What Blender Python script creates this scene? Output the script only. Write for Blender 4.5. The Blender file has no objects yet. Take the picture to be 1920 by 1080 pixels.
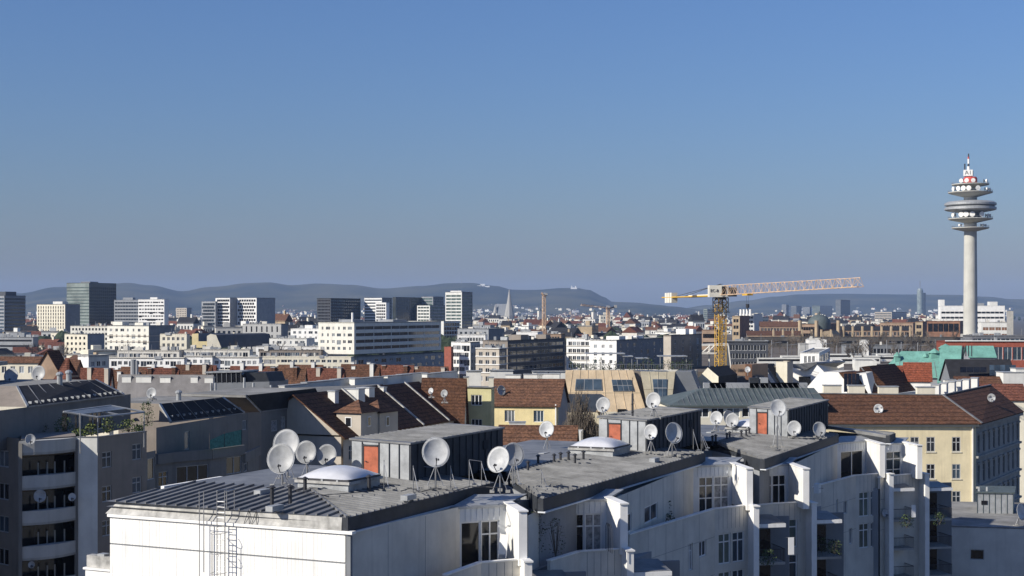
import bpy, bmesh, math, random
from mathutils import Vector, Matrix
random.seed(7)
R = math.radians
scene = bpy.context.scene
COL = scene.collection
# ------------------------------------------------------------------ camera, sky, sun, exposure
F = 2773.0; CAMZ = 36.0; HOR = 585.0          # focal length and horizon in pixels of a 1920 px wide picture
cam_data = bpy.data.cameras.new('camera'); cam = bpy.data.objects.new('camera', cam_data); COL.objects.link(cam)
cam.location = (0, 0, CAMZ); cam.rotation_euler = (R(90), 0, 0)
cam_data.sensor_width = 36.0; cam_data.lens = F/1920*36.0
cam_data.shift_y = (HOR-540)/1920
cam_data.clip_start = 1.0; cam_data.clip_end = 60000
scene.camera = cam
SUN_AZ = 60.0; SUN_EL = 30.0                   # degrees to the left of straight behind the camera, degrees up
to_sun = Vector((-math.sin(R(SUN_AZ))*math.cos(R(SUN_EL)), -math.cos(R(SUN_AZ))*math.cos(R(SUN_EL)), math.sin(R(SUN_EL))))
world = bpy.data.worlds.new('World'); scene.world = world; world.use_nodes = True
wn = world.node_tree.nodes; wl = world.node_tree.links
sky = wn.new('ShaderNodeTexSky'); sky.sky_type = 'NISHITA'; sky.sun_disc = False
sky.sun_elevation = R(SUN_EL); sky.sun_rotation = math.atan2(to_sun.x, to_sun.y)
sky.altitude = 0; sky.air_density = 1.5; sky.dust_density = 0.8; sky.ozone_density = 10.0
wbal = wn.new('ShaderNodeMix'); wbal.data_type = 'RGBA'; wbal.blend_type = 'MULTIPLY'; wbal.inputs[0].default_value = 1.0
wbal.inputs[7].default_value = (0.90, 0.875, 1.08, 1)      # white balance of the whole sky
wl.new(sky.outputs[0], wbal.inputs[6]); wl.new(wbal.outputs[2], wn['Background'].inputs[0]); wn['Background'].inputs[1].default_value = 0.079
sun_data = bpy.data.lights.new('sun', 'SUN'); sun_data.energy = 5.0; sun_data.angle = R(0.53); sun_data.color = (1.0, 0.94, 0.84)
sun = bpy.data.objects.new('sun', sun_data); COL.objects.link(sun)
sun.rotation_euler = to_sun.to_track_quat('Z', 'Y').to_euler(); sun.location = (-200, -100, 300)
vs = scene.view_settings; vs.view_transform = 'Standard'; vs.look = 'None'; vs.exposure = 0.32; vs.gamma = 1.0; vs.use_curve_mapping = False
scene.render.engine = 'CYCLES'
cy = scene.cycles; cy.max_bounces = 5; cy.diffuse_bounces = 3; cy.glossy_bounces = 2; cy.transmission_bounces = 3; cy.volume_bounces = 0
cy.transparent_max_bounces = 6; cy.use_denoising = True; cy.sample_clamp_indirect = 6.0

# ------------------------------------------------------------------ helpers
def P(x, y, d):                                # the point at distance d that a picture position stands for
    return Vector((d*(x-960)/F, d, CAMZ+d*(HOR-y)/F))
def PX(x, d): return d*(x-960)/F
def ZY(y, d): return CAMZ+d*(HOR-y)/F
def G(x, y, z):                                # the point at height z
    d = (CAMZ-z)*F/(y-HOR); return Vector((d*(x-960)/F, d, z))
def lin(c):
    return tuple(((v/255)/12.92 if v/255 <= 0.04045 else ((v/255+0.055)/1.055)**2.4) for v in c)
MATS = {}
def mat(name, col, rough=0.8, var=0.12, scale=0.6, metal=0.0, spec=0.3, bump=0.0, bscale=8.0, rand=0.0, col2=None, streak=0.0, rot=0.0):
    if name in MATS: return MATS[name]
    m = bpy.data.materials.new(name); m.use_nodes = True
    n = m.node_tree.nodes; l = m.node_tree.links; b = n['Principled BSDF']
    b.inputs['Roughness'].default_value = rough; b.inputs['Metallic'].default_value = metal
    b.inputs['Specular IOR Level'].default_value = spec
    tc = n.new('ShaderNodeNewGeometry')
    nz = n.new('ShaderNodeTexNoise'); nz.inputs['Scale'].default_value = scale; nz.inputs['Detail'].default_value = 6; nz.inputs['Roughness'].default_value = 0.65
    l.new(tc.outputs['Position'], nz.inputs['Vector'])
    mx = n.new('ShaderNodeMix'); mx.data_type = 'RGBA'
    c2 = col2 or tuple(max(0, v*(1-2*var)) for v in col)
    c1 = col if col2 else tuple(min(1, v*(1+var)) for v in col)
    mx.inputs[6].default_value = (*c1, 1); mx.inputs[7].default_value = (*c2, 1)
    rp = n.new('ShaderNodeMapRange'); rp.inputs['From Min'].default_value = 0.35; rp.inputs['From Max'].default_value = 0.68
    l.new(nz.outputs['Fac'], rp.inputs['Value']); l.new(rp.outputs[0], mx.inputs[0])
    out = mx.outputs[2]
    if streak:                                  # rain streaks running down the walls
        mp = n.new('ShaderNodeMapping'); mp.inputs['Scale'].default_value = (2.2, 2.2, 0.12)
        l.new(tc.outputs['Position'], mp.inputs['Vector'])
        n2 = n.new('ShaderNodeTexNoise'); n2.inputs['Scale'].default_value = 1.0; n2.inputs['Detail'].default_value = 4
        l.new(mp.outputs[0], n2.inputs['Vector'])
        r2 = n.new('ShaderNodeMapRange'); r2.inputs['From Min'].default_value = 0.5; r2.inputs['From Max'].default_value = 0.75
        r2.inputs['To Min'].default_value = 1.0; r2.inputs['To Max'].default_value = 1.0-streak
        l.new(n2.outputs['Fac'], r2.inputs['Value'])
        m2 = n.new('ShaderNodeMix'); m2.data_type = 'RGBA'; m2.blend_type = 'MULTIPLY'; m2.inputs[0].default_value = 1
        l.new(out, m2.inputs[6]); l.new(r2.outputs[0], m2.inputs[7]); out = m2.outputs[2]
    if rand:
        oi = n.new('ShaderNodeObjectInfo'); hs = n.new('ShaderNodeMapRange')
        hs.inputs['To Min'].default_value = 1-rand; hs.inputs['To Max'].default_value = 1+rand
        l.new(oi.outputs['Random'], hs.inputs['Value'])
        m3 = n.new('ShaderNodeMix'); m3.data_type = 'RGBA'; m3.blend_type = 'MULTIPLY'; m3.inputs[0].default_value = 1
        l.new(out, m3.inputs[6]); l.new(hs.outputs[0], m3.inputs[7]); out = m3.outputs[2]
    l.new(out, b.inputs['Base Color'])
    if bump:
        bn = n.new('ShaderNodeTexNoise'); bn.inputs['Scale'].default_value = bscale; bn.inputs['Detail'].default_value = 5
        l.new(tc.outputs['Position'], bn.inputs['Vector'])
        bp = n.new('ShaderNodeBump'); bp.inputs['Strength'].default_value = bump; bp.inputs['Distance'].default_value = 0.1
        l.new(bn.outputs['Fac'], bp.inputs['Height']); l.new(bp.outputs[0], b.inputs['Normal'])
    MATS[name] = m; return m
def tile_mat(name, col, col2, course=0.34, spec=0.15):
    """fired clay roof tiles: courses up the slope with patches of older and newer tiles"""
    if name in MATS: return MATS[name]
    m = bpy.data.materials.new(name); m.use_nodes = True
    n = m.node_tree.nodes; l = m.node_tree.links; b = n['Principled BSDF']
    b.inputs['Roughness'].default_value = 0.85; b.inputs['Specular IOR Level'].default_value = spec
    g = n.new('ShaderNodeNewGeometry')
    sx = n.new('ShaderNodeSeparateXYZ'); l.new(g.outputs['Position'], sx.inputs[0])
    nz = n.new('ShaderNodeTexNoise'); nz.inputs['Scale'].default_value = 0.9; nz.inputs['Detail'].default_value = 8; nz.inputs['Roughness'].default_value = 0.75
    l.new(g.outputs['Position'], nz.inputs['Vector'])
    vo = n.new('ShaderNodeTexVoronoi'); vo.inputs['Scale'].default_value = 4.5; l.new(g.outputs['Position'], vo.inputs['Vector'])
    mx = n.new('ShaderNodeMix'); mx.data_type = 'RGBA'; mx.inputs[6].default_value = (*col, 1); mx.inputs[7].default_value = (*col2, 1)
    rp = n.new('ShaderNodeMapRange'); rp.inputs['From Min'].default_value = 0.35; rp.inputs['From Max'].default_value = 0.65
    l.new(nz.outputs['Fac'], rp.inputs['Value']); l.new(rp.outputs[0], mx.inputs[0])
    hv = n.new('ShaderNodeHueSaturation'); sp = n.new('ShaderNodeSeparateColor'); l.new(vo.outputs['Color'], sp.inputs[0])
    vr = n.new('ShaderNodeMapRange'); vr.inputs['To Min'].default_value = 0.65; vr.inputs['To Max'].default_value = 1.3
    l.new(sp.outputs[0], vr.inputs['Value']); l.new(vr.outputs[0], hv.inputs['Value']); l.new(mx.outputs[2], hv.inputs['Color'])
    md = n.new('ShaderNodeMath'); md.operation = 'MULTIPLY'; md.inputs[1].default_value = 1.0/course*0.8; l.new(sx.outputs[2], md.inputs[0])
    fr = n.new('ShaderNodeMath'); fr.operation = 'FRACT'; l.new(md.outputs[0], fr.inputs[0])
    bp = n.new('ShaderNodeBump'); bp.inputs['Strength'].default_value = 0.8; bp.inputs['Distance'].default_value = 0.12
    lap = n.new('ShaderNodeMapRange'); lap.inputs['From Min'].default_value = .70; lap.inputs['From Max'].default_value = .95; lap.inputs['To Min'].default_value = 1.0; lap.inputs['To Max'].default_value = .45
    l.new(fr.outputs[0], lap.inputs['Value'])                    # darker lines at the laps between the courses
    lm = n.new('ShaderNodeMix'); lm.data_type = 'RGBA'; lm.blend_type = 'MULTIPLY'; lm.inputs[0].default_value = 1; l.new(hv.outputs[0], lm.inputs[6]); l.new(lap.outputs[0], lm.inputs[7]); l.new(lm.outputs[2], b.inputs['Base Color'])
    ad = n.new('ShaderNodeMath'); ad.operation = 'ADD'; l.new(fr.outputs[0], ad.inputs[0]); l.new(sp.outputs[1], ad.inputs[1])
    l.new(ad.outputs[0], bp.inputs['Height']); l.new(bp.outputs[0], b.inputs['Normal'])
    MATS[name] = m; return m
def glass_mat(name, col, rough=0.08, rand=0.6, spec=0.5):
    m = mat(name, col, rough=rough, var=0.25, scale=0.35, spec=spec, rand=rand); return m

def tag(o, label=None, cat=None, group=None, kind=None):
    if label: o['label'] = label
    if cat: o['category'] = cat
    if group: o['group'] = group
    if kind: o['kind'] = kind
    return o
def thing(name, label, cat, loc=(0, 0, 0), group=None):
    o = bpy.data.objects.new(name, None); COL.objects.link(o); o.location = loc; o.empty_display_size = 0.5
    return tag(o, label, cat, group)
def off(parent):
    v = Vector((0, 0, 0))
    while parent is not None: v += Vector(parent.location); parent = parent.parent
    return v
def obj(name, verts, faces, m, parent=None, kind=None, smooth=False, mi=None, label=None):
    """one mesh object; verts are world positions, parents are unrotated"""
    o0 = off(parent)
    me = bpy.data.meshes.new(name)
    me.from_pydata([tuple(Vector(v)-o0) for v in verts], [], faces)
    for q in (m if isinstance(m, (list, tuple)) else [m]): me.materials.append(q)
    if mi is not None: me.polygons.foreach_set('material_index', mi)
    if smooth: me.polygons.foreach_set('use_smooth', [True]*len(me.polygons))
    me.update()
    o = bpy.data.objects.new(name, me); COL.objects.link(o); o.parent = parent
    if kind: o['kind'] = kind
    if label: o['label'] = label
    return o
def inst(name, me, parent, loc, rz=0.0, scale=None, label=None):
    o = bpy.data.objects.new(name, me); COL.objects.link(o); o.parent = parent
    o.location = Vector(loc)-off(parent); o.rotation_euler = (0, 0, rz)
    if scale: o.scale = scale
    if label: o['label'] = label
    return o
class MB:
    """collects shapes into one mesh"""
    def __init__(s): s.v = []; s.f = []; s.mi = []
    def add(s, vs_, fs, mi=0):
        k = len(s.v); s.v += [Vector(q) for q in vs_]; s.f += [tuple(i+k for i in q) for q in fs]; s.mi += [mi]*len(fs); return s
    def box(s, c, ax, ay, h, mi=0):            # corner c, horizontal axes ax, ay (vectors), height h
        c = Vector(c); ax = Vector(ax); ay = Vector(ay); z = Vector((0, 0, h)) if not isinstance(h, Vector) else h
        vs_ = [c, c+ax, c+ax+ay, c+ay, c+z, c+ax+z, c+ax+ay+z, c+ay+z]
        fs = [(0, 3, 2, 1), (4, 5, 6, 7), (0, 1, 5, 4), (1, 2, 6, 5), (2, 3, 7, 6), (3, 0, 4, 7)]
        if ax.cross(ay).dot(z) < 0: fs = [tuple(reversed(q)) for q in fs]
        return s.add(vs_, fs, mi)
    def cbox(s, c, sx, sy, sz, rz=0, mi=0):     # centred on c in plan, standing on c.z
        ax = Vector((math.cos(rz), math.sin(rz), 0))*sx; ay = Vector((-math.sin(rz), math.cos(rz), 0))*sy
        return s.box(Vector(c)-ax/2-ay/2, ax, ay, sz, mi)
    def bar(s, a, b, r, n=6, r2=None, mi=0, caps=True):
        a = Vector(a); b = Vector(b); t = (b-a)
        if t.length < 1e-6: return s
        t.normalize(); u = t.orthogonal().normalized(); w = t.cross(u); r2 = r if r2 is None else r2
        vs_ = []
        for p, rr in ((a, r), (b, r2)):
            for i in range(n):
                q = 2*math.pi*i/n; vs_.append(p+(u*math.cos(q)+w*math.sin(q))*rr)
        fs = [(i, (i+1) % n, n+(i+1) % n, n+i) for i in range(n)]
        if caps: fs += [tuple(range(n-1, -1, -1)), tuple(range(n, 2*n))]
        return s.add(vs_, fs, mi)
    def lathe(s, c, prof, n=24, mi=0):          # prof: (radius, z) pairs
        c = Vector(c); vs_ = []; fs = []
        for r, z in prof:
            for i in range(n):
                q = 2*math.pi*i/n; vs_.append(c+Vector((r*math.cos(q), r*math.sin(q), z)))
        for j in range(len(prof)-1):
            for i in range(n):
                fs.append((j*n+i, j*n+(i+1) % n, (j+1)*n+(i+1) % n, (j+1)*n+i))
        return s.add(vs_, fs, mi)
    def slab(s, poly, z0, z1, mi=0):            # vertical prism over an xy polygon (any winding)
        n = len(poly); a = sum(poly[i][0]*poly[(i+1) % n][1]-poly[(i+1) % n][0]*poly[i][1] for i in range(n))
        p = list(poly) if a > 0 else list(reversed(poly))
        vs_ = [Vector((q[0], q[1], z0)) for q in p]+[Vector((q[0], q[1], z1)) for q in p]
        fs = [tuple(range(n-1, -1, -1)), tuple(range(n, 2*n))]+[(i, (i+1) % n, n+(i+1) % n, n+i) for i in range(n)]
        return s.add(vs_, fs, mi)
    def build(s, name, m, parent=None, kind=None, smooth=False, label=None):
        return obj(name, s.v, s.f, m, parent, kind, smooth, s.mi if isinstance(m, (list, tuple)) else None, label)
def xy(v): return Vector((v[0], v[1], 0))
def quadplate(a, b, c, d, t):
    """a plate of thickness t under the four corners a b c d"""
    n = (Vector(b)-Vector(a)).cross(Vector(d)-Vector(a)).normalized()
    if n.z < 0: n = -n
    top = [Vector(q) for q in (a, b, c, d)]; bot = [q-n*t for q in top]
    fs = [(0, 1, 2, 3), (7, 6, 5, 4), (0, 4, 5, 1), (1, 5, 6, 2), (2, 6, 7, 3), (3, 7, 4, 0)]
    return top+bot, fs
def wall_mesh(A, B, z0, z1, holes, depth):
    """an outer wall face from A to B with real openings; outside lies on the right-hand side going A to B"""
    A = xy(A); B = xy(B); L = (B-A).length; t = (B-A)/L; nrm = Vector((t.y, -t.x, 0))
    hs = [(max(0.02, a), min(L-0.02, b), max(z0+0.02, c), min(z1-0.02, d)) for a, b, c, d in holes]
    hs = [h for h in hs if h[1]-h[0] > 0.05 and h[3]-h[2] > 0.05]
    xs = sorted(set([0.0, L]+[round(q, 3) for h in hs for q in h[:2]])); zs = sorted(set([z0, z1]+[round(q, 3) for h in hs for q in h[2:]]))
    hs = [tuple(round(q, 3) for q in h) for h in hs]
    mb = MB(); idx = {}; V = []; Fc = []
    def vid(i, j):
        if (i, j) not in idx: idx[i, j] = len(V); V.append(A+t*xs[i]+Vector((0, 0, zs[j])))
        return idx[i, j]
    rows = {}
    for h in hs: rows.setdefault((h[2], h[3]), []).append(h)
    for j in range(len(zs)-1):
        zc = (zs[j]+zs[j+1])/2; act = sorted((h[0], h[1]) for h in hs if h[2] < zc < h[3]); cur = 0.0
        # merge cells along the row between the openings
        for a, b in act+[(L, L)]:
            if a > cur+1e-6: Fc.append((vid(xs.index(cur), j), vid(xs.index(a), j), vid(xs.index(a), j+1), vid(xs.index(cur), j+1)))
            cur = max(cur, b)
    mb.add(V, Fc)
    for a, b, c, d in hs:
        p = [A+t*a+Vector((0, 0, c)), A+t*b+Vector((0, 0, c)), A+t*b+Vector((0, 0, d)), A+t*a+Vector((0, 0, d))]
        q = [v-nrm*depth for v in p]
        mb.add(p+q, [(0, 1, 5, 4), (1, 2, 6, 5), (2, 3, 7, 6), (3, 0, 4, 7)])
    return mb, t, nrm
WIN = {}
def win_mesh(w, h, style, fm, gm):
    """frame and panes, sill at z=0, standing in the xz plane, facing -y"""
    key = (round(w, 2), round(h, 2), style, fm.name, gm.name)
    if key in WIN: return WIN[key]
    fr = MB(); gl = MB(); b = 0.09 if w > 1.0 else 0.07; dpt = 0.07
    X = Vector((1, 0, 0)); Y = Vector((0, 1, 0))
    def bx(mb, x0, x1, y0, y1, z0, z1, mi=0): mb.box((x0, y0, z0), X*(x1-x0), Y*(y1-y0), z1-z0, mi)
    bx(fr, -w/2, w/2, -dpt, 0, 0, b); bx(fr, -w/2, w/2, -dpt, 0, h-b, h)
    bx(fr, -w/2, -w/2+b, -dpt, 0, b, h-b); bx(fr, w/2-b, w/2, -dpt, 0, b, h-b)
    cols = {'plain': 1, 'double': 2, 'cross': 2, 'triple': 3, 'transom': 2, 'grid': 2}[style]
    for i in range(1, cols): bx(fr, -w/2+w*i/cols-b/2, -w/2+w*i/cols+b/2, -dpt-0.005, 0, b, h-b)
    if style in ('cross',): bx(fr, -w/2+b, w/2-b, -dpt+0.004, 0, h*0.64-b/2, h*0.64+b/2)
    if style == 'transom': bx(fr, -w/2+b, w/2-b, -dpt+0.004, 0, h*0.72-b/2, h*0.72+b/2)
    if style == 'grid':
        for k in (0.42, 0.76): bx(fr, -w/2+b, w/2-b, -dpt+0.004, 0, h*k-b/2, h*k+b/2)
    fr2 = bpy.data.meshes.new('window'); fr2.from_pydata([tuple(v) for v in fr.v], [], fr.f); fr2.materials.append(fm)
    gp = bpy.data.meshes.new('pane'); gp.from_pydata([(-w/2+.02, -0.02, .02), (w/2-.02, -0.02, .02), (w/2-.02, -0.02, h-.02), (-w/2+.02, -0.02, h-.02)], [], [(0, 1, 2, 3)]); gp.materials.append(gm)
    # one mesh for distant windows: frame and pane together
    al = bpy.data.meshes.new('window'); k = len(fr.v)
    al.from_pydata([tuple(v) for v in fr.v]+[tuple(v.co) for v in gp.vertices], [], list(fr.f)+[(k, k+1, k+2, k+3)])
    al.materials.append(fm); al.materials.append(gm); al.polygons[len(fr.f)].material_index = 1
    WIN[key] = (fr2, gp, al); return WIN[key]
def wall(parent, A, B, z0, z1, m, wins=(), depth=0.2, fm=None, gm=None, style='double', near=False, name='wall', join=False, fill=True):
    """a wall with openings and a window object in every opening. wins: (x0, x1, z0, z1[, style[, glass]])"""
    mb, t, nrm = wall_mesh(A, B, z0, z1, [w[:4] for w in wins], depth)
    o = mb.build(name, m, parent)
    if not fill: return o
    rz = math.atan2(t.y, t.x); A0 = xy(A); jm = MB(); wr = random.Random(int(abs(A.x)*13+abs(B.y)*7)); plain = gm is M['glass']
    for w in wins:
        st = w[4] if len(w) > 4 and w[4] else style; g_ = w[5] if len(w) > 5 and w[5] else gm
        ww, hh = w[1]-w[0], w[3]-w[2]
        if plain and g_ is gm: g_ = wr.choice((gm, gm, gm, gm, M['glass_dark'], M['glass_pale'], M['curtain'], M['glass_blue']))   # blinds, curtains, other glass tones
        if ww < 0.1 or hh < 0.1: continue
        pos = A0+t*((w[0]+w[1])/2)-nrm*(depth-0.03)+Vector((0, 0, w[2]))
        if join:
            a = A0+t*w[0]-nrm*(depth-0.02); b = A0+t*w[1]-nrm*(depth-0.02); z_ = Vector((0, 0, 1))
            jm.add([a+z_*w[2], b+z_*w[2], b+z_*w[3], a+z_*w[3]], [(0, 1, 2, 3)], 0)
            continue
        fr, gp, al = win_mesh(ww, hh, st, fm, g_)
        if near:
            wo = inst('window', fr, parent, pos, rz); p = bpy.data.objects.new('pane', gp); COL.objects.link(p); p.parent = wo
        else: inst('window', al, parent, pos, rz)
    if join and jm.v: jm.build('glazing', gm, parent, kind='stuff')
    return o
def grid(L, z0, nf, fh, w, h, n, sill=0.9, m0=1.0, m1=None, style=None):
    """regular window openings: nf storeys of n windows"""
    m1 = m0 if m1 is None else m1; out = []
    for f_ in range(nf):
        for i in range(n):
            c = m0+(L-m0-m1)*(i+0.5)/n
            out.append((c-w/2, c+w/2, z0+f_*fh+sill, z0+f_*fh+sill+h)+((style,) if style else ()))
    return out
def solve(xc, d, ang, xe):
    """length from the corner (picture x xc, distance d) along ang until picture x xe"""
    dx, dy = math.cos(ang), math.sin(ang); k = (xe-960)/F; X0 = PX(xc, d)
    return (k*d-X0)/(dx-k*dy)
def gable(parent, A, B, W, z0, zr, m, over=0.4, thick=0.18, hipA=0.0, hipB=0.0, gm=None, name='roof'):
    """gable or hip roof over the rectangle that starts with the eave A-B and runs W to the left-hand side"""
    A = xy(A); B = xy(B); t = (B-A).normalized(); n = Vector((-t.y, t.x, 0)); zz = Vector((0, 0, 1))
    a = A-t*over-n*over; b = B+t*over-n*over; c = B+t*over+n*(W+over); d = A-t*over+n*(W+over)
    sl = (zr-z0)/(W/2); ze = z0-over*sl
    ra = A-t*over+n*W/2+t*(hipA+(over if hipA else 0)); rb = B+t*over+n*W/2-t*(hipB+(over if hipB else 0))
    mb = MB(); V = [a+zz*ze, b+zz*ze, c+zz*ze, d+zz*ze, ra+zz*zr, rb+zz*zr]
    lo = [v-zz*thick for v in V]
    fs = [(0, 1, 5, 4), (2, 3, 4, 5)]
    if hipA: fs.append((3, 0, 4))
    if hipB: fs.append((1, 2, 5))
    mb.add(V, fs); mb.add(lo, [tuple(reversed(f_)) for f_ in fs])
    k = V+lo
    ed = [(0, 1), (2, 3)]+([(3, 0)] if hipA else [(3, 4), (4, 0)])+([(1, 2)] if hipB else [(1, 5), (5, 2)])
    for i, j in ed: mb.add([V[i], lo[i], lo[j], V[j]], [(0, 1, 2, 3)])
    o = mb.build(name, m, parent)
    if gm:
        for p0, p1, hip in ((A, A+n*W, hipA), (B, B+n*W, hipB)):
            if not hip: obj('gable_wall', [p0+zz*z0, p1+zz*z0, (p0+p1)/2+zz*(zr-thick*1.3)], [(0, 1, 2)], gm, parent)
    return o
def chimney(parent, p, w, l, h, rz, m, cap, pots=0):
    mb = MB(); mb.cbox(p, w, l, h, rz); o = mb.build('chimney', m, parent)
    c = MB(); c.cbox(Vector(p)+Vector((0, 0, h)), w+.16, l+.16, 0.12, rz); c.build('chimney_cap', cap, o)
    ax = Vector((-math.sin(rz), math.cos(rz), 0))
    for i in range(pots):
        q = MB(); q.bar(Vector(p)+ax*(l*((i+.5)/pots-.5))+Vector((0, 0, h+.12)), Vector(p)+ax*(l*((i+.5)/pots-.5))+Vector((0, 0, h+.6)), .12, 6); q.build('chimney_pot', M['clay'], o)
    return o
# ------------------------------------------------------------------ materials
M = {}
def dm(k, *a, **kw): M[k] = mat(k, *a, **kw)
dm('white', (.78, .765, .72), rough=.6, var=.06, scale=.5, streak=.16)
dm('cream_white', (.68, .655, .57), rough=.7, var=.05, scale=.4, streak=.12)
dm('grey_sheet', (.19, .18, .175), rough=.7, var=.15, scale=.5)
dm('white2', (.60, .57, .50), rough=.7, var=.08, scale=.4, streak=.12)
dm('ribbed', (.62, .64, .65), rough=.55, var=.06, scale=.6, streak=.12)
dm('offwhite', (.66, .65, .60), var=.08, scale=.3, streak=.12)
dm('cream', (.72, .62, .40), var=.07, scale=.4, streak=.18)
dm('cream2', (.68, .63, .50), var=.06, scale=.3, streak=.10)
dm('pale_yellow', (.74, .62, .33), var=.06, scale=.4, streak=.1)
dm('yellow_green', (.50, .46, .25), var=.08, scale=.4, streak=.1)
dm('beige', (.45, .40, .33), var=.08, scale=.3, streak=.1)
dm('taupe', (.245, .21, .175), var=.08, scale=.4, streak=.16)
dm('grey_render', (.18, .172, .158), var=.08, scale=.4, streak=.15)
dm('balcony', (.43, .425, .40), var=.06, scale=.5, streak=.15)
dm('grey', (.28, .29, .30), var=.08, scale=.3, streak=.1)
dm('midgrey', (.19, .20, .21), var=.08, scale=.3)
dm('darkgrey', (.07, .075, .085), var=.1, scale=.3)
dm('black', (.02, .022, .025), var=.1, scale=.3)
dm('concrete', (.34, .33, .30), var=.10, scale=.5, streak=.22, bump=.15)
dm('tower_concrete', (.46, .45, .40), var=.06, scale=.12, streak=.12)
dm('zinc', (.20, .20, .197), rough=.5, var=.2, scale=.55, metal=.2, spec=.4, bump=.05, bscale=2.5)
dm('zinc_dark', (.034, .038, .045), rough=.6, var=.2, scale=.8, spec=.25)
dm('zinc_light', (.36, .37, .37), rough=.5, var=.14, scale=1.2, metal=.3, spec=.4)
dm('bitumen', (.16, .16, .155), rough=.95, var=.22, scale=.7, bump=.2, bscale=14)
dm('gravel_roof', (.24, .235, .22), rough=.95, var=.22, scale=.25, bump=.3, bscale=10)
dm('flashing', (.40, .39, .36), rough=.6, var=.22, scale=1.3, streak=.3)
dm('slate', (.022, .022, .025), rough=.85, var=.2, scale=.9, bump=.25, bscale=5)
dm('copper', (.15, .33, .27), rough=.7, var=.14, scale=.35, streak=.25)
dm('patina', (.09, .11, .107), rough=.6, var=.12, scale=.6, streak=.15)
dm('tan_metal', (.58, .45, .29), rough=.5, var=.10, scale=.5, metal=.1, streak=.12)
dm('tan_dark', (.42, .37, .26), rough=.5, var=.10, scale=.5, metal=.1, streak=.12)
dm('brick', (.24, .125, .075), var=.2, scale=.25, bump=.1)
dm('brick_light', (.30, .21, .145), var=.16, scale=.2)
dm('brick_pale', (.40, .31, .20), var=.14, scale=.2)
dm('red_paint', (.50, .07, .05), rough=.5, var=.08)
dm('red_facade', (.27, .075, .045), rough=.6, var=.12, rand=.2)
dm('door_orange', (.40, .115, .06), rough=.6, var=.18, scale=1.6)
dm('steel', (.33, .33, .33), rough=.4, var=.12, metal=.6, scale=2)
dm('steel_dark', (.06, .06, .065), rough=.5, var=.15, metal=.4)
dm('rust', (.17, .085, .05), rough=.9, var=.3, scale=4)
dm('dish', (.40, .405, .40), rough=.45, var=.12, scale=1.6, streak=.2, rand=.28)
dm('dish_back', (.30, .31, .32), rough=.6, var=.1, scale=2)
dm('acrylic', (.56, .56, .57), rough=.22, var=.05, scale=1.2, spec=.5)
dm('crane_yellow', (.60, .36, .05), rough=.5, var=.12, scale=.8)
dm('crane_pale', (.62, .44, .29), rough=.5, var=.12, scale=.8)
dm('crane_white', (.64, .61, .52), rough=.5, var=.05)
dm('clay', (.42, .16, .09), var=.2, scale=2)
dm('soil', (.05, .04, .03), rough=1, var=.3, scale=2)
dm('bark', (.115, .095, .075), rough=.95, var=.25, scale=3)
dm('twig', (.15, .125, .10), rough=.95, var=.25, scale=3)
dm('leaf', (.055, .085, .028), rough=.7, var=.35, scale=3, rand=.25)
dm('leaf_light', (.16, .19, .045), rough=.7, var=.35, scale=3)
dm('conifer', (.03, .045, .022), rough=.9, var=.3, scale=.6)
dm('ground', (.11, .105, .10), rough=.95, var=.3, scale=.02, col2=(.075, .07, .062))
dm('depot_wall', (.085, .08, .072), var=.2, scale=.1)
dm('rail_ground', (.12, .10, .08), rough=1, var=.2, scale=.05)
dm('asphalt', (.055, .055, .056), rough=.9, var=.15, scale=.1)
dm('interior', (.012, .012, .014), rough=.9, var=.1)
dm('curtain', (.30, .30, .30), rough=.9, var=.3, scale=3)
dm('frame_white', (.72, .72, .70), rough=.5, var=.04)
dm('frame_brown', (.16, .08, .04), rough=.6, var=.1)
dm('frame_dull', (.40, .40, .39), rough=.6, var=.1)
dm('frame_grey', (.22, .23, .24), rough=.5, var=.06)
dm('net', (.06, .20, .17), rough=.8, var=.25, scale=4)
M['glass'] = glass_mat('glass', (.022, .026, .032))
M['glass_blue'] = glass_mat('glass_blue', (.045, .065, .085), rand=.4)
M['glass_green'] = glass_mat('glass_green', (.09, .13, .12), rough=.12, rand=.3)
M['glass_dark'] = glass_mat('glass_dark', (.012, .013, .016), rand=.4)
M['glass_pale'] = glass_mat('glass_pale', (.20, .22, .23), rough=.15, rand=.5)
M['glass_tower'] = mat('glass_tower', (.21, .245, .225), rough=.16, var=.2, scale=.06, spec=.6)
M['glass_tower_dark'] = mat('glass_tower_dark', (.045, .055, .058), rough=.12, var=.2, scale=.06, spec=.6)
M['tile_red'] = tile_mat('tile_red', (.19, .075, .048), (.12, .05, .036))
M['tile_brown'] = tile_mat('tile_brown', (.135, .065, .038), (.085, .045, .03))
M['tile_old'] = tile_mat('tile_old', (.17, .085, .05), (.10, .055, .038))
M['tile_bright'] = tile_mat('tile_bright', (.27, .075, .038), (.19, .06, .035))

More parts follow.
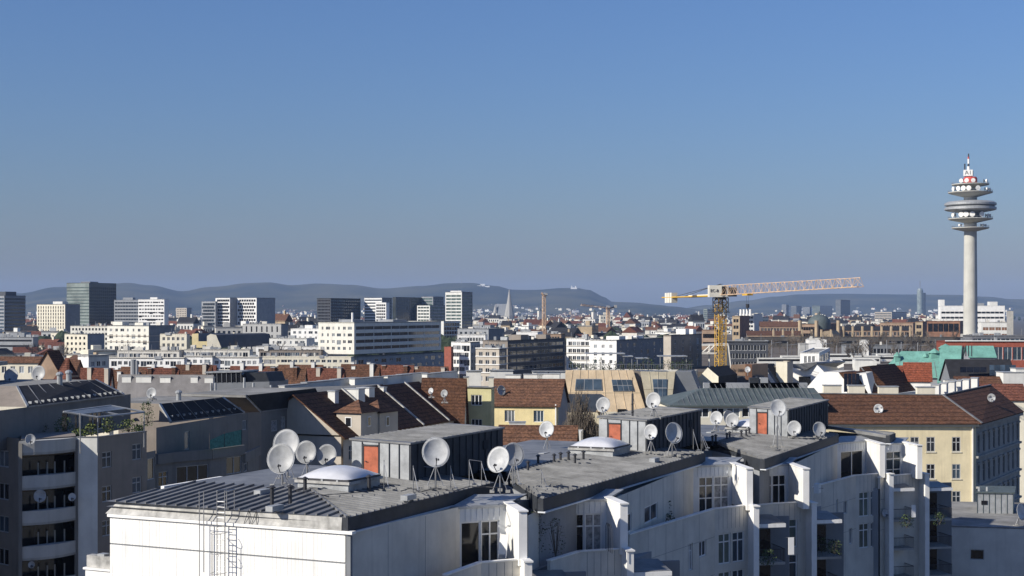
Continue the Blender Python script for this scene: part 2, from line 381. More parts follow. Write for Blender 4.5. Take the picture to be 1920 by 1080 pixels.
# ------------------------------------------------------------------ ground, hills
def sheet(name, pts, z, m, kind='structure'):
    return tag(obj(name, [(p[0], p[1], z) for p in pts], [tuple(range(len(pts)))], m), kind=kind)
sheet('ground', [(-13800, -260), (13800, -260), (13800, 18600), (-13800, 18600)], 0.0, M['ground'])
def hill_mat():
    m = bpy.data.materials.new('woodland'); m.use_nodes = True; n = m.node_tree.nodes; l = m.node_tree.links; b = n['Principled BSDF']
    b.inputs['Roughness'].default_value = 1; b.inputs['Specular IOR Level'].default_value = 0
    g = n.new('ShaderNodeNewGeometry')
    nz = n.new('ShaderNodeTexNoise'); nz.inputs['Scale'].default_value = .0016; nz.inputs['Detail'].default_value = 7; l.new(g.outputs['Position'], nz.inputs['Vector'])
    cr = n.new('ShaderNodeValToRGB'); e = cr.color_ramp.elements
    e[0].position = .38; e[0].color = (.030, .036, .024, 1); e[1].position = .62; e[1].color = (.085, .08, .045, 1)
    l.new(nz.outputs['Fac'], cr.inputs[0])
    l.new(cr.outputs[0], b.inputs['Base Color'])
    return m
M['woodland'] = hill_mat()
def smooth_profile(pts, x):
    for (x0, y0), (x1, y1) in zip(pts, pts[1:]):
        if x0 <= x <= x1:
            k = (x-x0)/(x1-x0); k = k*k*(3-2*k); return y0+(y1-y0)*k
    return pts[0][1] if x < pts[0][0] else pts[-1][1]
def noise2(x, y, s):
    from mathutils import noise
    return noise.fractal(Vector((x/s, y/s, s*0.001)), 0.8, 2.1, 5)
def hill(name, pts, d, front, back, seed):
    """a ridge whose crest is pts (picture x, picture y) at distance d; slopes fall away on both sides"""
    V = []; Fc = []; xs = [pts[0][0]+(pts[-1][0]-pts[0][0])*i/160 for i in range(161)]
    rows = [(-1.0, 0.0), (-.8, .10), (-.6, .26), (-.42, .46), (-.27, .66), (-.14, .84), (-.05, .965), (0, 1), (.1, .95), (.3, .75), (.6, .4), (1, .0)]
    for t, k in rows:
        dd = d+(t*front if t < 0 else t*back)
        for x in xs:
            X = PX(x, d); z = (ZY(smooth_profile(pts, x), d))
            n_ = noise2(X+seed*999, dd, 900)*26*(1-abs(k*2-1)*.2)*(0 if k == 0 else 1)
            V.append((X*(dd/d) if t < 0 else X, dd+noise2(X, dd+seed*77, 700)*120, max(-5, z*k+n_*(.22 if k > .9 else 1))))
    w = len(xs)
    for j in range(len(rows)-1):
        for i in range(w-1): Fc.append((j*w+i, j*w+i+1, (j+1)*w+i+1, (j+1)*w+i))
    return tag(obj(name, V, Fc, M['woodland'], smooth=True), kind='structure')
hill('hills_far', [(-260, 575), (-60, 562), (40, 550), (110, 538), (200, 532), (240, 530), (285, 535), (345, 546), (400, 538), (470, 531), (505, 530), (545, 535), (600, 532), (660, 535), (715, 541), (790, 536), (840, 531), (880, 530),
     (930, 536), (960, 543), (1005, 543), (1050, 540), (1080, 540), (1105, 544), (1130, 555), (1150, 566), (1190, 567), (1230, 571), (1300, 580), (1360, 586)], 12000, 3600, 2000, 1)
hill('hills_river', [(1080, 590), (1150, 577), (1200, 572), (1250, 574), (1330, 581), (1400, 588)], 10400, 1500, 1200, 2)
hill('hills_east', [(1250, 583), (1330, 572), (1400, 563), (1450, 556), (1500, 552), (1600, 551), (1700, 552), (1800, 553), (1850, 556), (1900, 560), (2000, 563), (2160, 570)], 13500, 3000, 2000, 3)
# haze: one closed box of thin air round the camera and the whole scene
def haze():
    m = bpy.data.materials.new('haze'); m.use_nodes = True; n = m.node_tree.nodes; l = m.node_tree.links
    n.remove(n['Principled BSDF']); v = n.new('ShaderNodeVolumePrincipled')
    v.inputs['Color'].default_value = (.44, .62, .96, 1); v.inputs['Density'].default_value = HAZE; v.inputs['Anisotropy'].default_value = 0.0
    l.new(v.outputs[0], n['Material Output'].inputs['Volume'])
    b = MB(); b.box((-13900, -280, -7), (27800, 0, 0), (0, 19000, 0), 7+392)
    o = b.build('haze', m); tag(o, 'thin blue haze lying over the whole city', 'haze', kind='stuff')
HAZE = 4.4e-5
haze()
# ------------------------------------------------------------------ the white terraced apartment building in front
UA = R(25); U = Vector((math.sin(UA), math.cos(UA), 0)); V_ = Vector((math.cos(UA), -math.sin(UA), 0)); O_ = Vector((-9.1, 79.2, 0))
RZU = math.atan2(U.y, U.x); RZV = math.atan2(V_.y, V_.x); Z = Vector((0, 0, 1))
def L(u, v, z): return O_+U*u+V_*v+Z*z
def UV(p): q = xy(p)-O_; return q.dot(U), q.dot(V_)
nb = thing('apartment_building', 'white terraced apartment building with grey metal roof and stepped balconies', 'building', L(0, 0, 0))
SEC = []
for z, near, far in ((25.0, (638, 970), (940, 905)), (24.6, (975, 937), (1345, 850)), (24.2, (1384, 869), (1590, 815)), (23.9, (1628, 831), (1680, 812))):
    a = UV(G(*near, z)); b = UV(G(*far, z)); SEC.append((z, a[0], b[0], (a[1]+b[1])/2))
SEC[0] = (25.0, 0.0, SEC[0][2], 0.3)
for k_, q_ in ((1, (948, 945, 24.2)), (2, (1372, 870, 23.75)), (3, (1624, 826, 23.35))): SEC[k_] = (SEC[k_][0], UV(G(*q_))[0]+.35, SEC[k_][2], SEC[k_][3])
print('SEC', [tuple(round(q, 1) for q in s) for s in SEC])
SL, RISE = 6.6, 0.5
def seam(parent, a, b, w=.08, h=.11, name='seam'):
    a = Vector(a); b = Vector(b); t = (b-a); s = Vector((t.y, -t.x, 0)).normalized()*w; n = s.cross(t).normalized()
    if n.z < 0: n = -n
    vs_ = [a-s/2, a+s/2, b+s/2, b-s/2]; vs_ = vs_+[q+n*h for q in vs_]
    return obj(name, vs_, [(4, 5, 6, 7), (0, 1, 5, 4), (1, 2, 6, 5), (2, 3, 7, 6), (3, 0, 4, 7)], M['zinc'], parent)
for k, (z, u0, u1, vr) in enumerate(SEC):
    vl = vr-16.3; near = SL if k == 0 else SL*1.35; zp = z+RISE
    A, B = L(u0, vr, z), L(u1, vr, z); A2, B2 = L(min(u1-.2, u0+near), vr-SL, zp), L(u1, vr-SL, zp)
    C, D = L(u1, vl+1, zp), L(min(u1-.2, u0+near), vl+1.2, zp); C0 = L(u0, vl, z)
    if k == 0: fcs = [(0, 1, 3, 2), (2, 3, 4, 5), (6, 0, 2, 5)]
    else: fcs = [(0, 1, 3, 2), (2, 3, 4, 5)]
    vs_ = [A, B, A2, B2, C, D, C0]; n = len(vs_); low = [v-Z*.3 for v in vs_]
    ro = obj('roof', vs_+low, fcs+[tuple(reversed([i+n for i in f_])) for f_ in fcs]+[(1, 1+n, 3+n, 3), (3, 3+n, 4+n, 4), (0, 2, 2+n, n)], M['zinc'], nb)
    s_ = u0+.35
    while s_ < u1-.1:
        t0 = vr-.02
        t1 = vr-SL if s_ > u0+near else vr-(s_-u0)/max(near, .01)*SL
        zz_ = z+RISE*(vr-t1)/SL
        seam(ro, L(s_, t0, z), L(s_, t1, zz_)); s_ += .64
    if k == 0:
        s_ = vr-.5
        while s_ > vl+.3:
            dd = min(SL, (vr-s_)); dd = min(dd, (s_-vl)*5.5)
            seam(ro, L(u0+.02, s_, z), L(u0+dd, s_, z+RISE*dd/SL)); s_ -= .72
        seam(ro, L(u0, vr, z), L(u0+SL, vr-SL, zp), .12, .1, 'hip_cap')
    # fascia, gutter line and the wall below
    f_ = MB(); f_.box(L(u0, vr-.3, z-.78), U*(u1-u0), V_*.36, .775); f_.build('fascia', M['zinc_dark'], nb)
    f_ = MB(); f_.box(L(u0-.02, vr-.3, z-.87), U*(u1-u0), V_*.5, .09); f_.build('gutter', M['ribbed'], nb)
    if k == 0:
        f_ = MB(); f_.add([L(-.06, vr-.31, z-.70), L(-.06, vl, z-.70), L(.35, vl+.6, z-.005), L(.0, vr-.31, z-.005), L(.4, vr-.31, z-.70), L(.4, vl, z-.7)], [(0, 3, 2, 1), (0, 4, 3), (1, 2, 5), (2, 3, 4, 5)]); f_.build('flashing', M['flashing'], nb)
    if k == 0: cp = [L(.3, vl+.3, 0), L(.3, vr-.6, 0), L(u1, vr-.6, 0), L(u1, vl+.3, 0)]
    else: cp = [L(u0+.9, vr-.6, 0), L(u1, vr-.6, 0), L(u1, vl+.3, 0), L(min(u1-.3, u0+near), vl+.3, 0), L(min(u1-.2, u0+near)+.5, vr-SL-.6, 0)]
    core = MB(); core.slab([(v.x, v.y) for v in cp], 0, z-.4); core.build('core', M['grey'], nb)
    if k:
        q = MB(); a_ = L(u0+.1, vr-.12, 0); b_ = L(min(u1-.2, u0+near), vr-SL, 0); t = (b_-a_).normalized(); q.box(a_+Z*(z-3.6), t*(b_-a_).length, Vector((t.y, -t.x, 0))*.12, 3.5) if k < 0 else q.box(a_+Z*(z-1.0), t*(b_-a_).length, Vector((t.y, -t.x, 0))*.1, .95); q.build('step_wall', M['zinc_dark'], nb)
# lit end wall: ribbed white sheet in two courses with a cap
z = 25.0; zt = z-.75; vl = SEC[0][3]-16.0
def ribbed_wall(parent, a, b, z0, z1, m, pitch=.24, depth=.010, name='wall'):
    """corrugated sheet from a to b, outside on the right-hand side"""
    a = xy(a); b = xy(b); Lw = (b-a).length; t = (b-a)/Lw; n = Vector((t.y, -t.x, 0)); k = max(1, int(Lw/pitch)); vs_ = []
    for i in range(k):
        for fr, dp in ((0, 0), (.76, 0), (.82, -depth), (.94, -depth)): vs_.append(a+t*(Lw*(i+fr)/k)+n*dp)
    vs_.append(b); m_ = len(vs_)
    return obj(name, [q+Z*z0 for q in vs_]+[q+Z*z1 for q in vs_], [(i, i+1, m_+i+1, m_+i) for i in range(m_-1)], m, parent)
ribbed_wall(nb, L(0, vl, 0), L(0, .2, 0), 22.6, zt-.12, M['white'])
ribbed_wall(nb, L(0, vl, 0), L(0, .2, 0), 8, 22.52, M['white'])
mb = MB(); mb.box(L(.04, vl, 8), U*.2, V_*(16.2), 16); mb.build('backing', M['midgrey'], nb)
mb = MB(); mb.box(L(-.14, vl-.1, zt-.12), U*.42, V_*16.5, .16); mb.build('wall_cap', M['white'], nb)
mb = MB(); mb.box(L(.05, .2, 8), U*.3, V_*.10, zt-8-.12); mb.build('corner_post', M['white'], nb)
# lower annex at the far end of the lit wall
mb = MB(); a = L(0, vl, 0); mb.box(L(.2, vl-2.0, 0), U*5, V_*1.9, 20.9); mb.build('annex', M['white'], nb)
mb = MB(); mb.box(L(.1, vl-2.1, 20.9), U*5.1, V_*2.0, .12); mb.build('annex_cap', M['white'], nb)
mb = MB(); mb.box(L(.25, vl-1.95, 21.03), U*.5, V_*1.75, .7); mb.build('annex_planter', M['flashing'], nb)
mb = MB(); mb.cbox(L(.5, vl-.9, 21.73), .5, .5, .12, RZU); mb.build('planter_cap', M['zinc_light'], nb)
mb = MB(); mb.box(L(5.0, vl-.3, 24.2), U*6.0, V_*.25, 1.15); mb.build('side_parapet', M['white'], nb)
# roof ladder with safety cage
lp = G(405, 985, zt); lu, lv = UV(lp); ld = MB()
rails = []
for s_ in (-.26, .26):
    q = MB(); p0 = L(-.55, lv+s_, 8); p1 = L(-.55, lv+s_, 26.1); q.bar(p0, p1, .03); q.bar(p1, L(.35, lv+s_, 26.1), .03); q.bar(L(.35, lv+s_, 26.1), L(.35, lv+s_, 25.0), .03); rails.append(q)
lad = rails[0].build('ladder', M['steel'], nb); rails[1].build('rail', M['steel'], lad)
for i in range(34):
    zz_ = 15.6+i*.3
    q = MB(); q.bar(L(-.55, lv-.26, zz_), L(-.55, lv+.26, zz_), .022, 5); q.build('rung', M['steel'], lad)
for i in range(7):
    zz_ = 17.2+i*1.1
    if zz_ > 24: break
    q = MB(); pts = [L(-.55-.72*math.sin(math.pi*t/10), lv+.26+.36-.36*math.cos(math.pi*t/10)*1.0-.36, zz_) for t in range(11)]
    pts = [L(-.55-.75*math.sin(math.pi*t/10), lv+.38*-math.cos(math.pi*t/10), zz_) for t in range(11)]
    for a_, b_ in zip(pts, pts[1:]): q.bar(a_, b_, .018, 5)
    q.build('cage_hoop', M['steel'], lad)
for t in (2, 5, 8):
    q = MB(); q.bar(L(-.55-.75*math.sin(math.pi*t/10), lv-.38*math.cos(math.pi*t/10), 17.2), L(-.55-.75*math.sin(math.pi*t/10), lv-.38*math.cos(math.pi*t/10), 23.8), .015, 5); q.build('cage_bar', M['steel'], lad)
q = MB(); q.bar(L(-.5, lv-1.5, 26), L(-.5, lv-1.5, 20.5), .03); q.bar(L(-.5, lv-1.2, 26), L(-.5, lv-1.2, 21.5), .03); q.bar(L(-.5, lv-1.5, 20.9), L(-.5, lv, 20.9), .02); q.bar(L(-.5, lv-1.5, 24.1), L(-.5, lv, 24.1), .02); q.build('guide_rail', M['steel'], nb)
for du in (1.4, 1.9):
    q = MB(); q.bar(L(-.1, lv+du-.18, 24.3), L(.1, lv+du, 25.05), .02, 5); q.bar(L(-.1, lv+du+.18, 24.3), L(.1, lv+du, 25.05), .02, 5); q.build('rope_anchor', M['steel_dark'], nb)

# stair houses on the roof
def stair_house(near, left, far, zb, ztop, door_px, tidy):
    n_ = G(*near, ztop); l_ = G(*left, ztop); f_ = G(*far, ztop)
    un, vn = UV(n_); wl_ = solve(near[0], n_.y, math.atan2(-V_.y, -V_.x), left[0]); ln = solve(near[0], n_.y, math.atan2(U.y, U.x), far[0])
    A = L(un, vn, 0); h = ztop-zb
    body = MB(); body.box(L(un+.02, vn-wl_+.02, zb-.6), U*(ln-.04), V_*(wl_-.04), h+.5); b = body.build('stair_house', M['zinc_light'], nb)
    # cladding sheets with standing joints between them: front pale, side coloured dark as shade
    npan = 5; ds = door_px
    edges = [0, .19, .48, .66, .83, 1.0]
    for i in range(npan):
        a_, c_ = edges[i]*wl_+.02, edges[i+1]*wl_-.02
        q = MB(); z0 = zb-.5 if i != 1 else zb+2.02
        q.box(L(un-.05, vn-wl_+a_, z0), U*.05, V_*(c_-a_), ztop-.04-z0); q.build('cladding_sheet', M['zinc_light'], b)
        if i: q = MB(); q.box(L(un-.11, vn-wl_+edges[i]*wl_-.025, zb-.5), U*.09, V_*.05, h+.42); q.build('cladding_joint', M['zinc_dark'], b)
    dw = (edges[2]-edges[1])*wl_-.14
    q = MB(); q.box(L(un-.06, vn-wl_+edges[1]*wl_+.07, zb-.5), U*.05, V_*dw, 2.5); d_ = q.build('door', M['door_orange'], b)
    q = MB(); q.box(L(un-.10, vn-wl_+edges[1]*wl_+.02, zb-.5), U*.14, V_*.09, 2.55); q.build('door_frame', M['steel_dark'], b)
    q = MB(); q.box(L(un-.12, vn-wl_+edges[1]*wl_+.06, zb+1.93), U*.16, V_*dw, .07); q.build('door_head', M['steel_dark'], b)
    q = MB(); q.bar(L(un-.09, vn-wl_+edges[1]*wl_+.26, zb+.95), L(un-.15, vn-wl_+edges[1]*wl_+.26, zb+.95), .03); q.bar(L(un-.15, vn-wl_+edges[1]*wl_+.24, zb+.95), L(un-.15, vn-wl_+edges[1]*wl_+.40, zb+.95), .02); q.build('door_handle', M['steel_dark'], b)
    ns = int(ln/.95)
    for i in range(ns):
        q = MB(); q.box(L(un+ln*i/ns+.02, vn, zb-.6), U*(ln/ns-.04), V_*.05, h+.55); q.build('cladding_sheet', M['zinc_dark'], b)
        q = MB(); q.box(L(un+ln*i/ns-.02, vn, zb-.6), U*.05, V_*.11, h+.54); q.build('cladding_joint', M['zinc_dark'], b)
    q = MB(); q.box(L(un+ln*.76, vn+.02, zb+h*.42), U*.75, V_*.10, .62); q.build('vent_opening', M['black'], b)
    # shallow sheet roof with its own seams
    q = MB(); vs_, fs = quadplate(L(un-.14, vn+.14, ztop), L(un+ln+.14, vn+.14, ztop+.02), L(un+ln+.14, vn-wl_-.14, ztop+.16), L(un-.14, vn-wl_-.14, ztop+.14), .12); q.add(vs_, fs); q.build('roof_sheet', M['zinc'], b)
    for i in range(1, int(ln/.62)):
        seam(b, L(un+i*.62, vn+.14, ztop+.005), L(un+i*.62, vn-wl_-.14, ztop+.145), .06, .05)
    return un, vn, wl_, ln
SH = [stair_house((768, 830), (660, 820), (942, 800), 25.5, 27.75, None, 0),
      stair_house((1211, 787), (1123, 781), (1313, 768), 25.1, 27.45, None, 0),
      stair_house((1477, 767), (1405, 758), (1552, 750), 24.7, 27.05, None, 0)]
print('SH', SH)
# dome rooflights
def rooflight(l, c, r, zb):
    a, b_, d_ = G(*l, zb), G(*c, zb), G(*r, zb); ua, va = UV(a); ub, vb = UV(b_)
    w = vb-va; ln = w*1.05; u0, v0 = ub, vb
    q = MB(); q.box(L(u0, v0-w, zb-.55), U*ln, V_*w, .95); k = q.build('rooflight', M['zinc_light'], nb)
    q = MB(); q.box(L(u0-.14, v0-w-.14, zb+.4), U*(ln+.28), V_*(w+.28), .16); q.build('kerb', M['flashing'], k)
    q = MB(); q.box(L(u0-.04, v0-w-.04, zb+.56), U*(ln+.08), V_*(w+.08), .12); q.build('dome_frame', M['steel_dark'], k)
    n = 14; vs_ = []; fs = []
    for i in range(n+1):
        for j in range(n+1):
            x, y = i/n*2-1, j/n*2-1
            zz_ = .62*(1-x*x)**.6*(1-y*y)**.6
            vs_.append(L(u0+ln*(i/n), v0-w+w*(j/n), zb+.68+zz_))
    for i in range(n):
        for j in range(n): fs.append((i*(n+1)+j, (i+1)*(n+1)+j, (i+1)*(n+1)+j+1, i*(n+1)+j+1))
    obj('dome', vs_, fs, M['acrylic'], k, smooth=True)
    for s_ in (.2, .5, .8):
        q = MB(); q.cbox(L(u0-.08, v0-w+w*s_, zb+.56), .06, .14, .1, RZU); q.build('clamp', M['zinc_light'], k)
rooflight((570, 914), (653, 922), (700, 897), 25.4)
rooflight((1080, 850), (1149, 856), (1175, 840), 25.0)
rooflight((1375, 809), (1441, 815), (1460, 806), 24.6)
# vents and small boxes on the roof
def vent(px, py, z, h=.5, r=.09, hat=True):
    p = G(px, py, z); q = MB(); q.bar(p-Z*.3, p+Z*h, r, 8)
    o = q.build('vent_pipe', M['steel_dark'], nb)
    if hat: q = MB(); q.lathe(p+Z*h, [(r*1.9, 0), (r*1.9, .05), (.01, .16)], 8); q.build('vent_cowl', M['steel_dark'], o)
for px, py in ((990, 882), (1009, 870), (1039, 868), (1051, 865), (1066, 863), (1078, 868), (1094, 862)): vent(px, py, 25.05, .55)
for px, py in ((1336, 830), (1342, 828), (1363, 825), (1368, 822), (1390, 820), (1399, 818), (1405, 815)): vent(px, py, 24.65, .5)
for px, py in ((510, 940), (544, 938), (572, 922), (692, 918)): vent(px, py, 25.4, .75, .11)
def roof_box(px, py, z, a=1.1, b=.45, h=.14):
    p = G(px, py, z); q = MB(); q.cbox(p-Z*.15, a, b, h+.15, RZU); q.build('roof_hatch', M['zinc_light'], nb)
for px, py, z in ((492, 922, 25.45), (515, 952, 25.3), (766, 932, 25.3), (1227, 862, 24.9), (1020, 852, 25.0), (1438, 812, 24.6), (1332, 812, 24.65)): roof_box(px, py, z)
def antenna_mast(px, py, z, top, r=.09, m='steel_dark'):
    p = G(px, py, z); h = ZY(top, p.y)-z; q = MB(); q.bar(p-Z*.2, p+Z*h, r, 8); o = q.build('antenna_mast', M[m], nb)
    for s_ in (.35, .5, .65, .8):
        q = MB(); q.box(p+Z*(h*s_)-U*.35-V_*.02, U*.7, V_*.04, .04); q.build('rung', M[m], o)
    q = MB(); q.bar(p+Z*(h*.97), p+Z*(h+1.3), .025, 5); q.build('whip', M[m], o)
antenna_mast(1186, 838, 25.05, 738)
# wire fence posts round the dishes: struts with guy bars
for px, py, tp, z in ((965, 905, 850, 25.3), (720, 912, 862, 25.45), (775, 917, 873, 25.4), (845, 912, 873, 25.35), (880, 905, 862, 25.35), (903, 900, 865, 25.4), (1015, 910, 880, 24.8), (1300, 842, 805, 24.9), (1315, 842, 812, 24.9), (1318, 838, 815, 24.9)):
    p = G(px, py, z); h = ZY(tp, p.y)-z; q = MB(); q.bar(p-Z*.2, p+Z*h, .028, 5); o = q.build('guy_post', M['steel'], nb)
    q = MB(); q.bar(p+Z*(h*.9), p+V_*.6-U*.5, .022, 5); q.build('strut', M['steel'], o)
    q = MB(); q.cbox(p+V_*.6-U*.5-Z*.05, .25, .25, .08); q.build('foot_plate', M['steel'], o)
for a_, b_ in (((720, 862), (775, 873)), ((775, 873), (817, 877)), ((880, 862), (903, 865))):
    p0 = P(*a_, 95); p1 = P(*b_, 95); q = MB(); q.bar(p0, p1, .02, 5); q.build('stay_wire', M['steel'], nb)

# terraces: every bay has a lit front with a glazed door, a flared white fin, a parapet below and a canopied balcony
FD = Vector((.2, -.98, 0)).normalized(); FN = Vector((.98, .2, 0))
def slab_wall(parent, a, b, z0, z1, t, m, name, cap=None):
    a = xy(a); b = xy(b); d_ = (b-a).normalized(); n = Vector((d_.y, -d_.x, 0))
    q = MB(); q.box(a+Z*z0-n*t, d_*(b-a).length, n*t, z1-z0); o = q.build(name, m, parent)
    if cap: q = MB(); q.box(a+Z*z1-n*(t+.05)-d_*.05, d_*((b-a).length+.1), n*(t+.1), .07); q.build('coping', cap, o)
    return o
def bay(zt_, inner, outer, cpt, E, Fp, Gp, glaz, lower, canopy, upper=None, k=0):
    zp = zt_-2.9                                          # parapet top of the terrace below
    A = G(*inner, zt_); B = G(*outer, zt_); C = G(*cpt, zt_)
    # front with a glazed opening, ribbed band above
    Lw = (xy(B)-xy(A)).length
    wall(nb, A, B, zp-1.2, zt_-.02, M['ribbed'], [(Lw*g[0], Lw*g[1], zp-1.0, zt_-g[2], g[3], M[g[4]]) for g in glaz], fm=M['frame_white'], gm=M['glass'], near=True, depth=.16, name='bay_wall')
    t_ = (xy(B)-xy(A)).normalized()
    n_r = int(Lw/.35)
    for i in range(1, n_r):
        q = MB(); x = Lw*i/n_r; q.box(xy(A)+t_*(x-.02)+Vector((t_.y, -t_.x, 0))*.0+Z*(zt_-glaz[0][2]+.06), t_*.04, Vector((t_.y, -t_.x, 0))*.03, glaz[0][2]-.1); q.build('panel_joint', M['ribbed'], nb)
    # bay roof, falling from the fascia to the front
    q = MB(); vs_, fs = quadplate(xy(A)-t_*.6+Z*(zt_+.02), xy(B)+t_*.1+Z*(zt_+.02), xy(B)+U*3.2+Z*(zt_+.28), xy(A)+U*3.2-t_*.6+Z*(zt_+.42), .1); q.add(vs_, fs); ro = q.build('bay_roof', M['zinc_light'], nb)
    q = MB(); q.box(xy(A)-t_*.1+Z*(zt_-.14), t_*(Lw+.1), Vector((t_.y, -t_.x, 0))*.12, .14); q.build('bay_gutter', M['zinc_light'], ro)
    core = MB(); core.box(xy(A)+U*.25+Z*6, t_*Lw, U*3.2, zt_-6.1); core.build('bay_core', M['grey'], nb)
    # fin
    fl = (xy(C)-xy(B)).length; fd = (xy(C)-xy(B)).normalized(); fn = Vector((-fd.y, fd.x, 0))
    if fn.x < 0: fn = -fn
    q = MB(); q.box(xy(B)-fd*1.6+Z*(zp-.3), fd*(fl+1.6), fn*.5, zt_-zp+.3); fo = q.build('fin_wall', M['white'], nb)
    q = MB(); q.box(xy(B)-fd*1.0+Z*(zt_)-fn*.06, fd*(fl+1.08), fn*.62, .09); q.build('fin_cap', M['white'], fo)
    # lower block under the terrace with its parapet
    Ew, Fw, Gw = G(*E, zp), G(*Fp, zp), G(*Gp, zp)
    L1 = (xy(Fw)-xy(Ew)).length; L2 = (xy(Gw)-xy(Fw)).length
    ww = [(L1-a_, L1-b_, zp-c_, zp-d_, s_) for a_, b_, c_, d_, s_ in lower.get('side', ())]
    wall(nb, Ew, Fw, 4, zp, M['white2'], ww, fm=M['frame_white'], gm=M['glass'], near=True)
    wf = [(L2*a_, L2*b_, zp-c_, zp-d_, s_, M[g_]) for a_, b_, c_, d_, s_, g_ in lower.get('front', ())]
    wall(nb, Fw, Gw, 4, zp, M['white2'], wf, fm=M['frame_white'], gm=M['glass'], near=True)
    d1 = (xy(Fw)-xy(Ew)).normalized(); d2 = (xy(Gw)-xy(Fw)).normalized(); n1 = Vector((d1.y, -d1.x, 0)); n2 = Vector((d2.y, -d2.x, 0))
    for a_, b_, n_ in ((Ew, Fw, n1), (Fw, Gw, n2)):
        dd = (xy(b_)-xy(a_)).normalized()
        q = MB(); q.box(xy(a_)-n_*.22+Z*(zp-1.05), dd*(xy(b_)-xy(a_)).length, n_*.2, 1.05); po = q.build('parapet', M['white2'], nb)
        q = MB(); q.box(xy(a_)-n_*.27+Z*zp-dd*.05, dd*((xy(b_)-xy(a_)).length+.1), n_*.33, .08); q.build('coping', M['white'], po)
    q = MB(); poly = [xy(Ew)-n1*.2, xy(Fw)-n1*.2-n2*.05+n2*-.15, xy(Gw)-n2*.2, xy(Gw)+U*6-n2*.2, xy(Ew)-V_*3]
    q.slab([(p[0], p[1]) for p in poly], 4, zp-1.03); q.build('terrace', M['grey'], nb)
    # lower fin
    q = MB(); q.box(xy(Gw)-FD*.2+Z*4, FD*1.5, FN*.45, zp-4+.06); lf = q.build('fin_wall', M['white'], nb)
    q = MB(); q.box(xy(Gw)-FD*.2-FN*.06+Z*(zp+.06), FD*1.6, FN*.57, .09); q.build('fin_cap', M['white'], lf)
    # canopy and balconies beside the lower fin
    if canopy:
        ws, zc = canopy; c0 = xy(Gw)+FN*.45
        q = MB(); vs_, fs = quadplate(c0+FD*.9+Z*(zp-1.25), c0+FD*.9+FN*ws+Z*(zp-1.32), c0-FD*2.0+FN*ws+Z*(zp-1.02), c0-FD*2.0+Z*(zp-.95), .2); q.add(vs_, fs); cn = q.build('canopy', M['zinc'], nb)
        q = MB(); q.box(c0+FD*.9+Z*(zp-1.62), FN*ws, FD*.12, .28); q.build('canopy_edge', M['white'], cn)
        q = MB(); q.box(c0-FD*2.2+Z*4, FN*(ws+1.5), FD*.2, zp-4-1.2); q.build('loggia_wall', M['midgrey'], nb)
        for lev in range(3):
            zb_ = zp-1.6-2.75*(lev+1)
            q = MB(); q.box(c0-FD*2.0+Z*(zb_-.2), FN*ws, FD*2.9, .2); bo = q.build('balcony', M['concrete'], nb)
            q = MB(); q.box(c0-FD*1.98+FN*.35*ws+Z*(zb_+.02), FN*ws*.6, FD*.05, 2.15); q.build('loggia_door', M['glass_dark'], bo)
            nbars = int(ws/.13)
            q = MB(); q.bar(c0+FD*.86+Z*(zb_+1.0), c0+FD*.86+FN*ws+Z*(zb_+1.0), .03); q.bar(c0+FD*.86+FN*ws+Z*(zb_+1.0), c0-FD*1.9+FN*ws+Z*(zb_+1.0), .03)
            for i in range(nbars+1): q.bar(c0+FD*.86+FN*(ws*i/nbars)+Z*zb_, c0+FD*.86+FN*(ws*i/nbars)+Z*(zb_+1.0), .014, 4, caps=False)
            for i in range(20): q.bar(c0+FD*(.86-2.7*i/20)+FN*ws+Z*zb_, c0+FD*(.86-2.7*i/20)+FN*ws+Z*(zb_+1.0), .014, 4, caps=False)
            q.build('railing', M['steel_dark'], bo, kind='stuff')
            for zz_ in (.35, 1.35): 
                q = MB(); q.box(c0-FD*1.95+Z*(zb_+zz_), FN*ws*.34, FD*.06, .85); q.build('privacy_panel', M['white2'], bo)
    return A, B, C, Ew, Fw, Gw, zp
def joints(a, b, z0, z1, step=2.6, rows=()):
    a = xy(a); b = xy(b); Lw = (b-a).length; t = (b-a)/Lw; n = Vector((t.y, -t.x, 0)); k = max(1, int(Lw/step))
    for i in range(1, k):
        q = MB(); q.box(a+t*(Lw*i/k-.012)+Z*z0, t*.025, n*.008, z1-z0); q.build('panel_joint', M['midgrey'], nb)
    for zz_ in rows: q = MB(); q.box(a+t*.02+Z*(zz_-.012), t*(Lw-.04), n*.008, .025); q.build('panel_joint', M['midgrey'], nb)
dd_ = ('double',)
fr_std = [(.08, .46, 1.2, 3.55 if 0 else .35, 'transom', 'glass_green')]
def fronts(lv):                                           # big window pairs per storey on the lower front
    out = []
    for z_ in lv: out += [(.12, .48, z_+2.35, z_, 'transom', 'glass_green'), (.54, .90, z_+2.35, z_, 'transom', 'glass_blue')]
    return out
B1 = bay(24.2, (862, 950), (948, 945), (973, 960), (838, 1079), (902, 1056), (975, 1050),
         [(.02, .45, .95, 'plain', 'glass_dark'), (.46, .86, .95, 'transom', 'glass')], {'front': []}, (2.6, 1))
B2 = bay(23.75, (1054, 937), (1137, 935), (1163, 946), (1032, 1052), (1088, 1035), (1165, 1030),
         [(.10, .50, .95, 'transom', 'glass_dark'), (.51, .90, .95, 'transom', 'curtain')], {'front': []}, (2.6, 1))
B3 = bay(23.75, (1300, 873), (1372, 870), (1400, 880), (1180, 1003), (1340, 955), (1402, 948),
         [(.14, .52, .95, 'grid', 'glass'), (.53, .93, .95, 'grid', 'glass')], {'front': fronts((1.95, 4.9)), 'side': [(5.0, 4.2, 4.0, 2.0, 'transom'), (3.0, 1.6, 3.3, 2.1, 'double')]}, (2.3, 1))
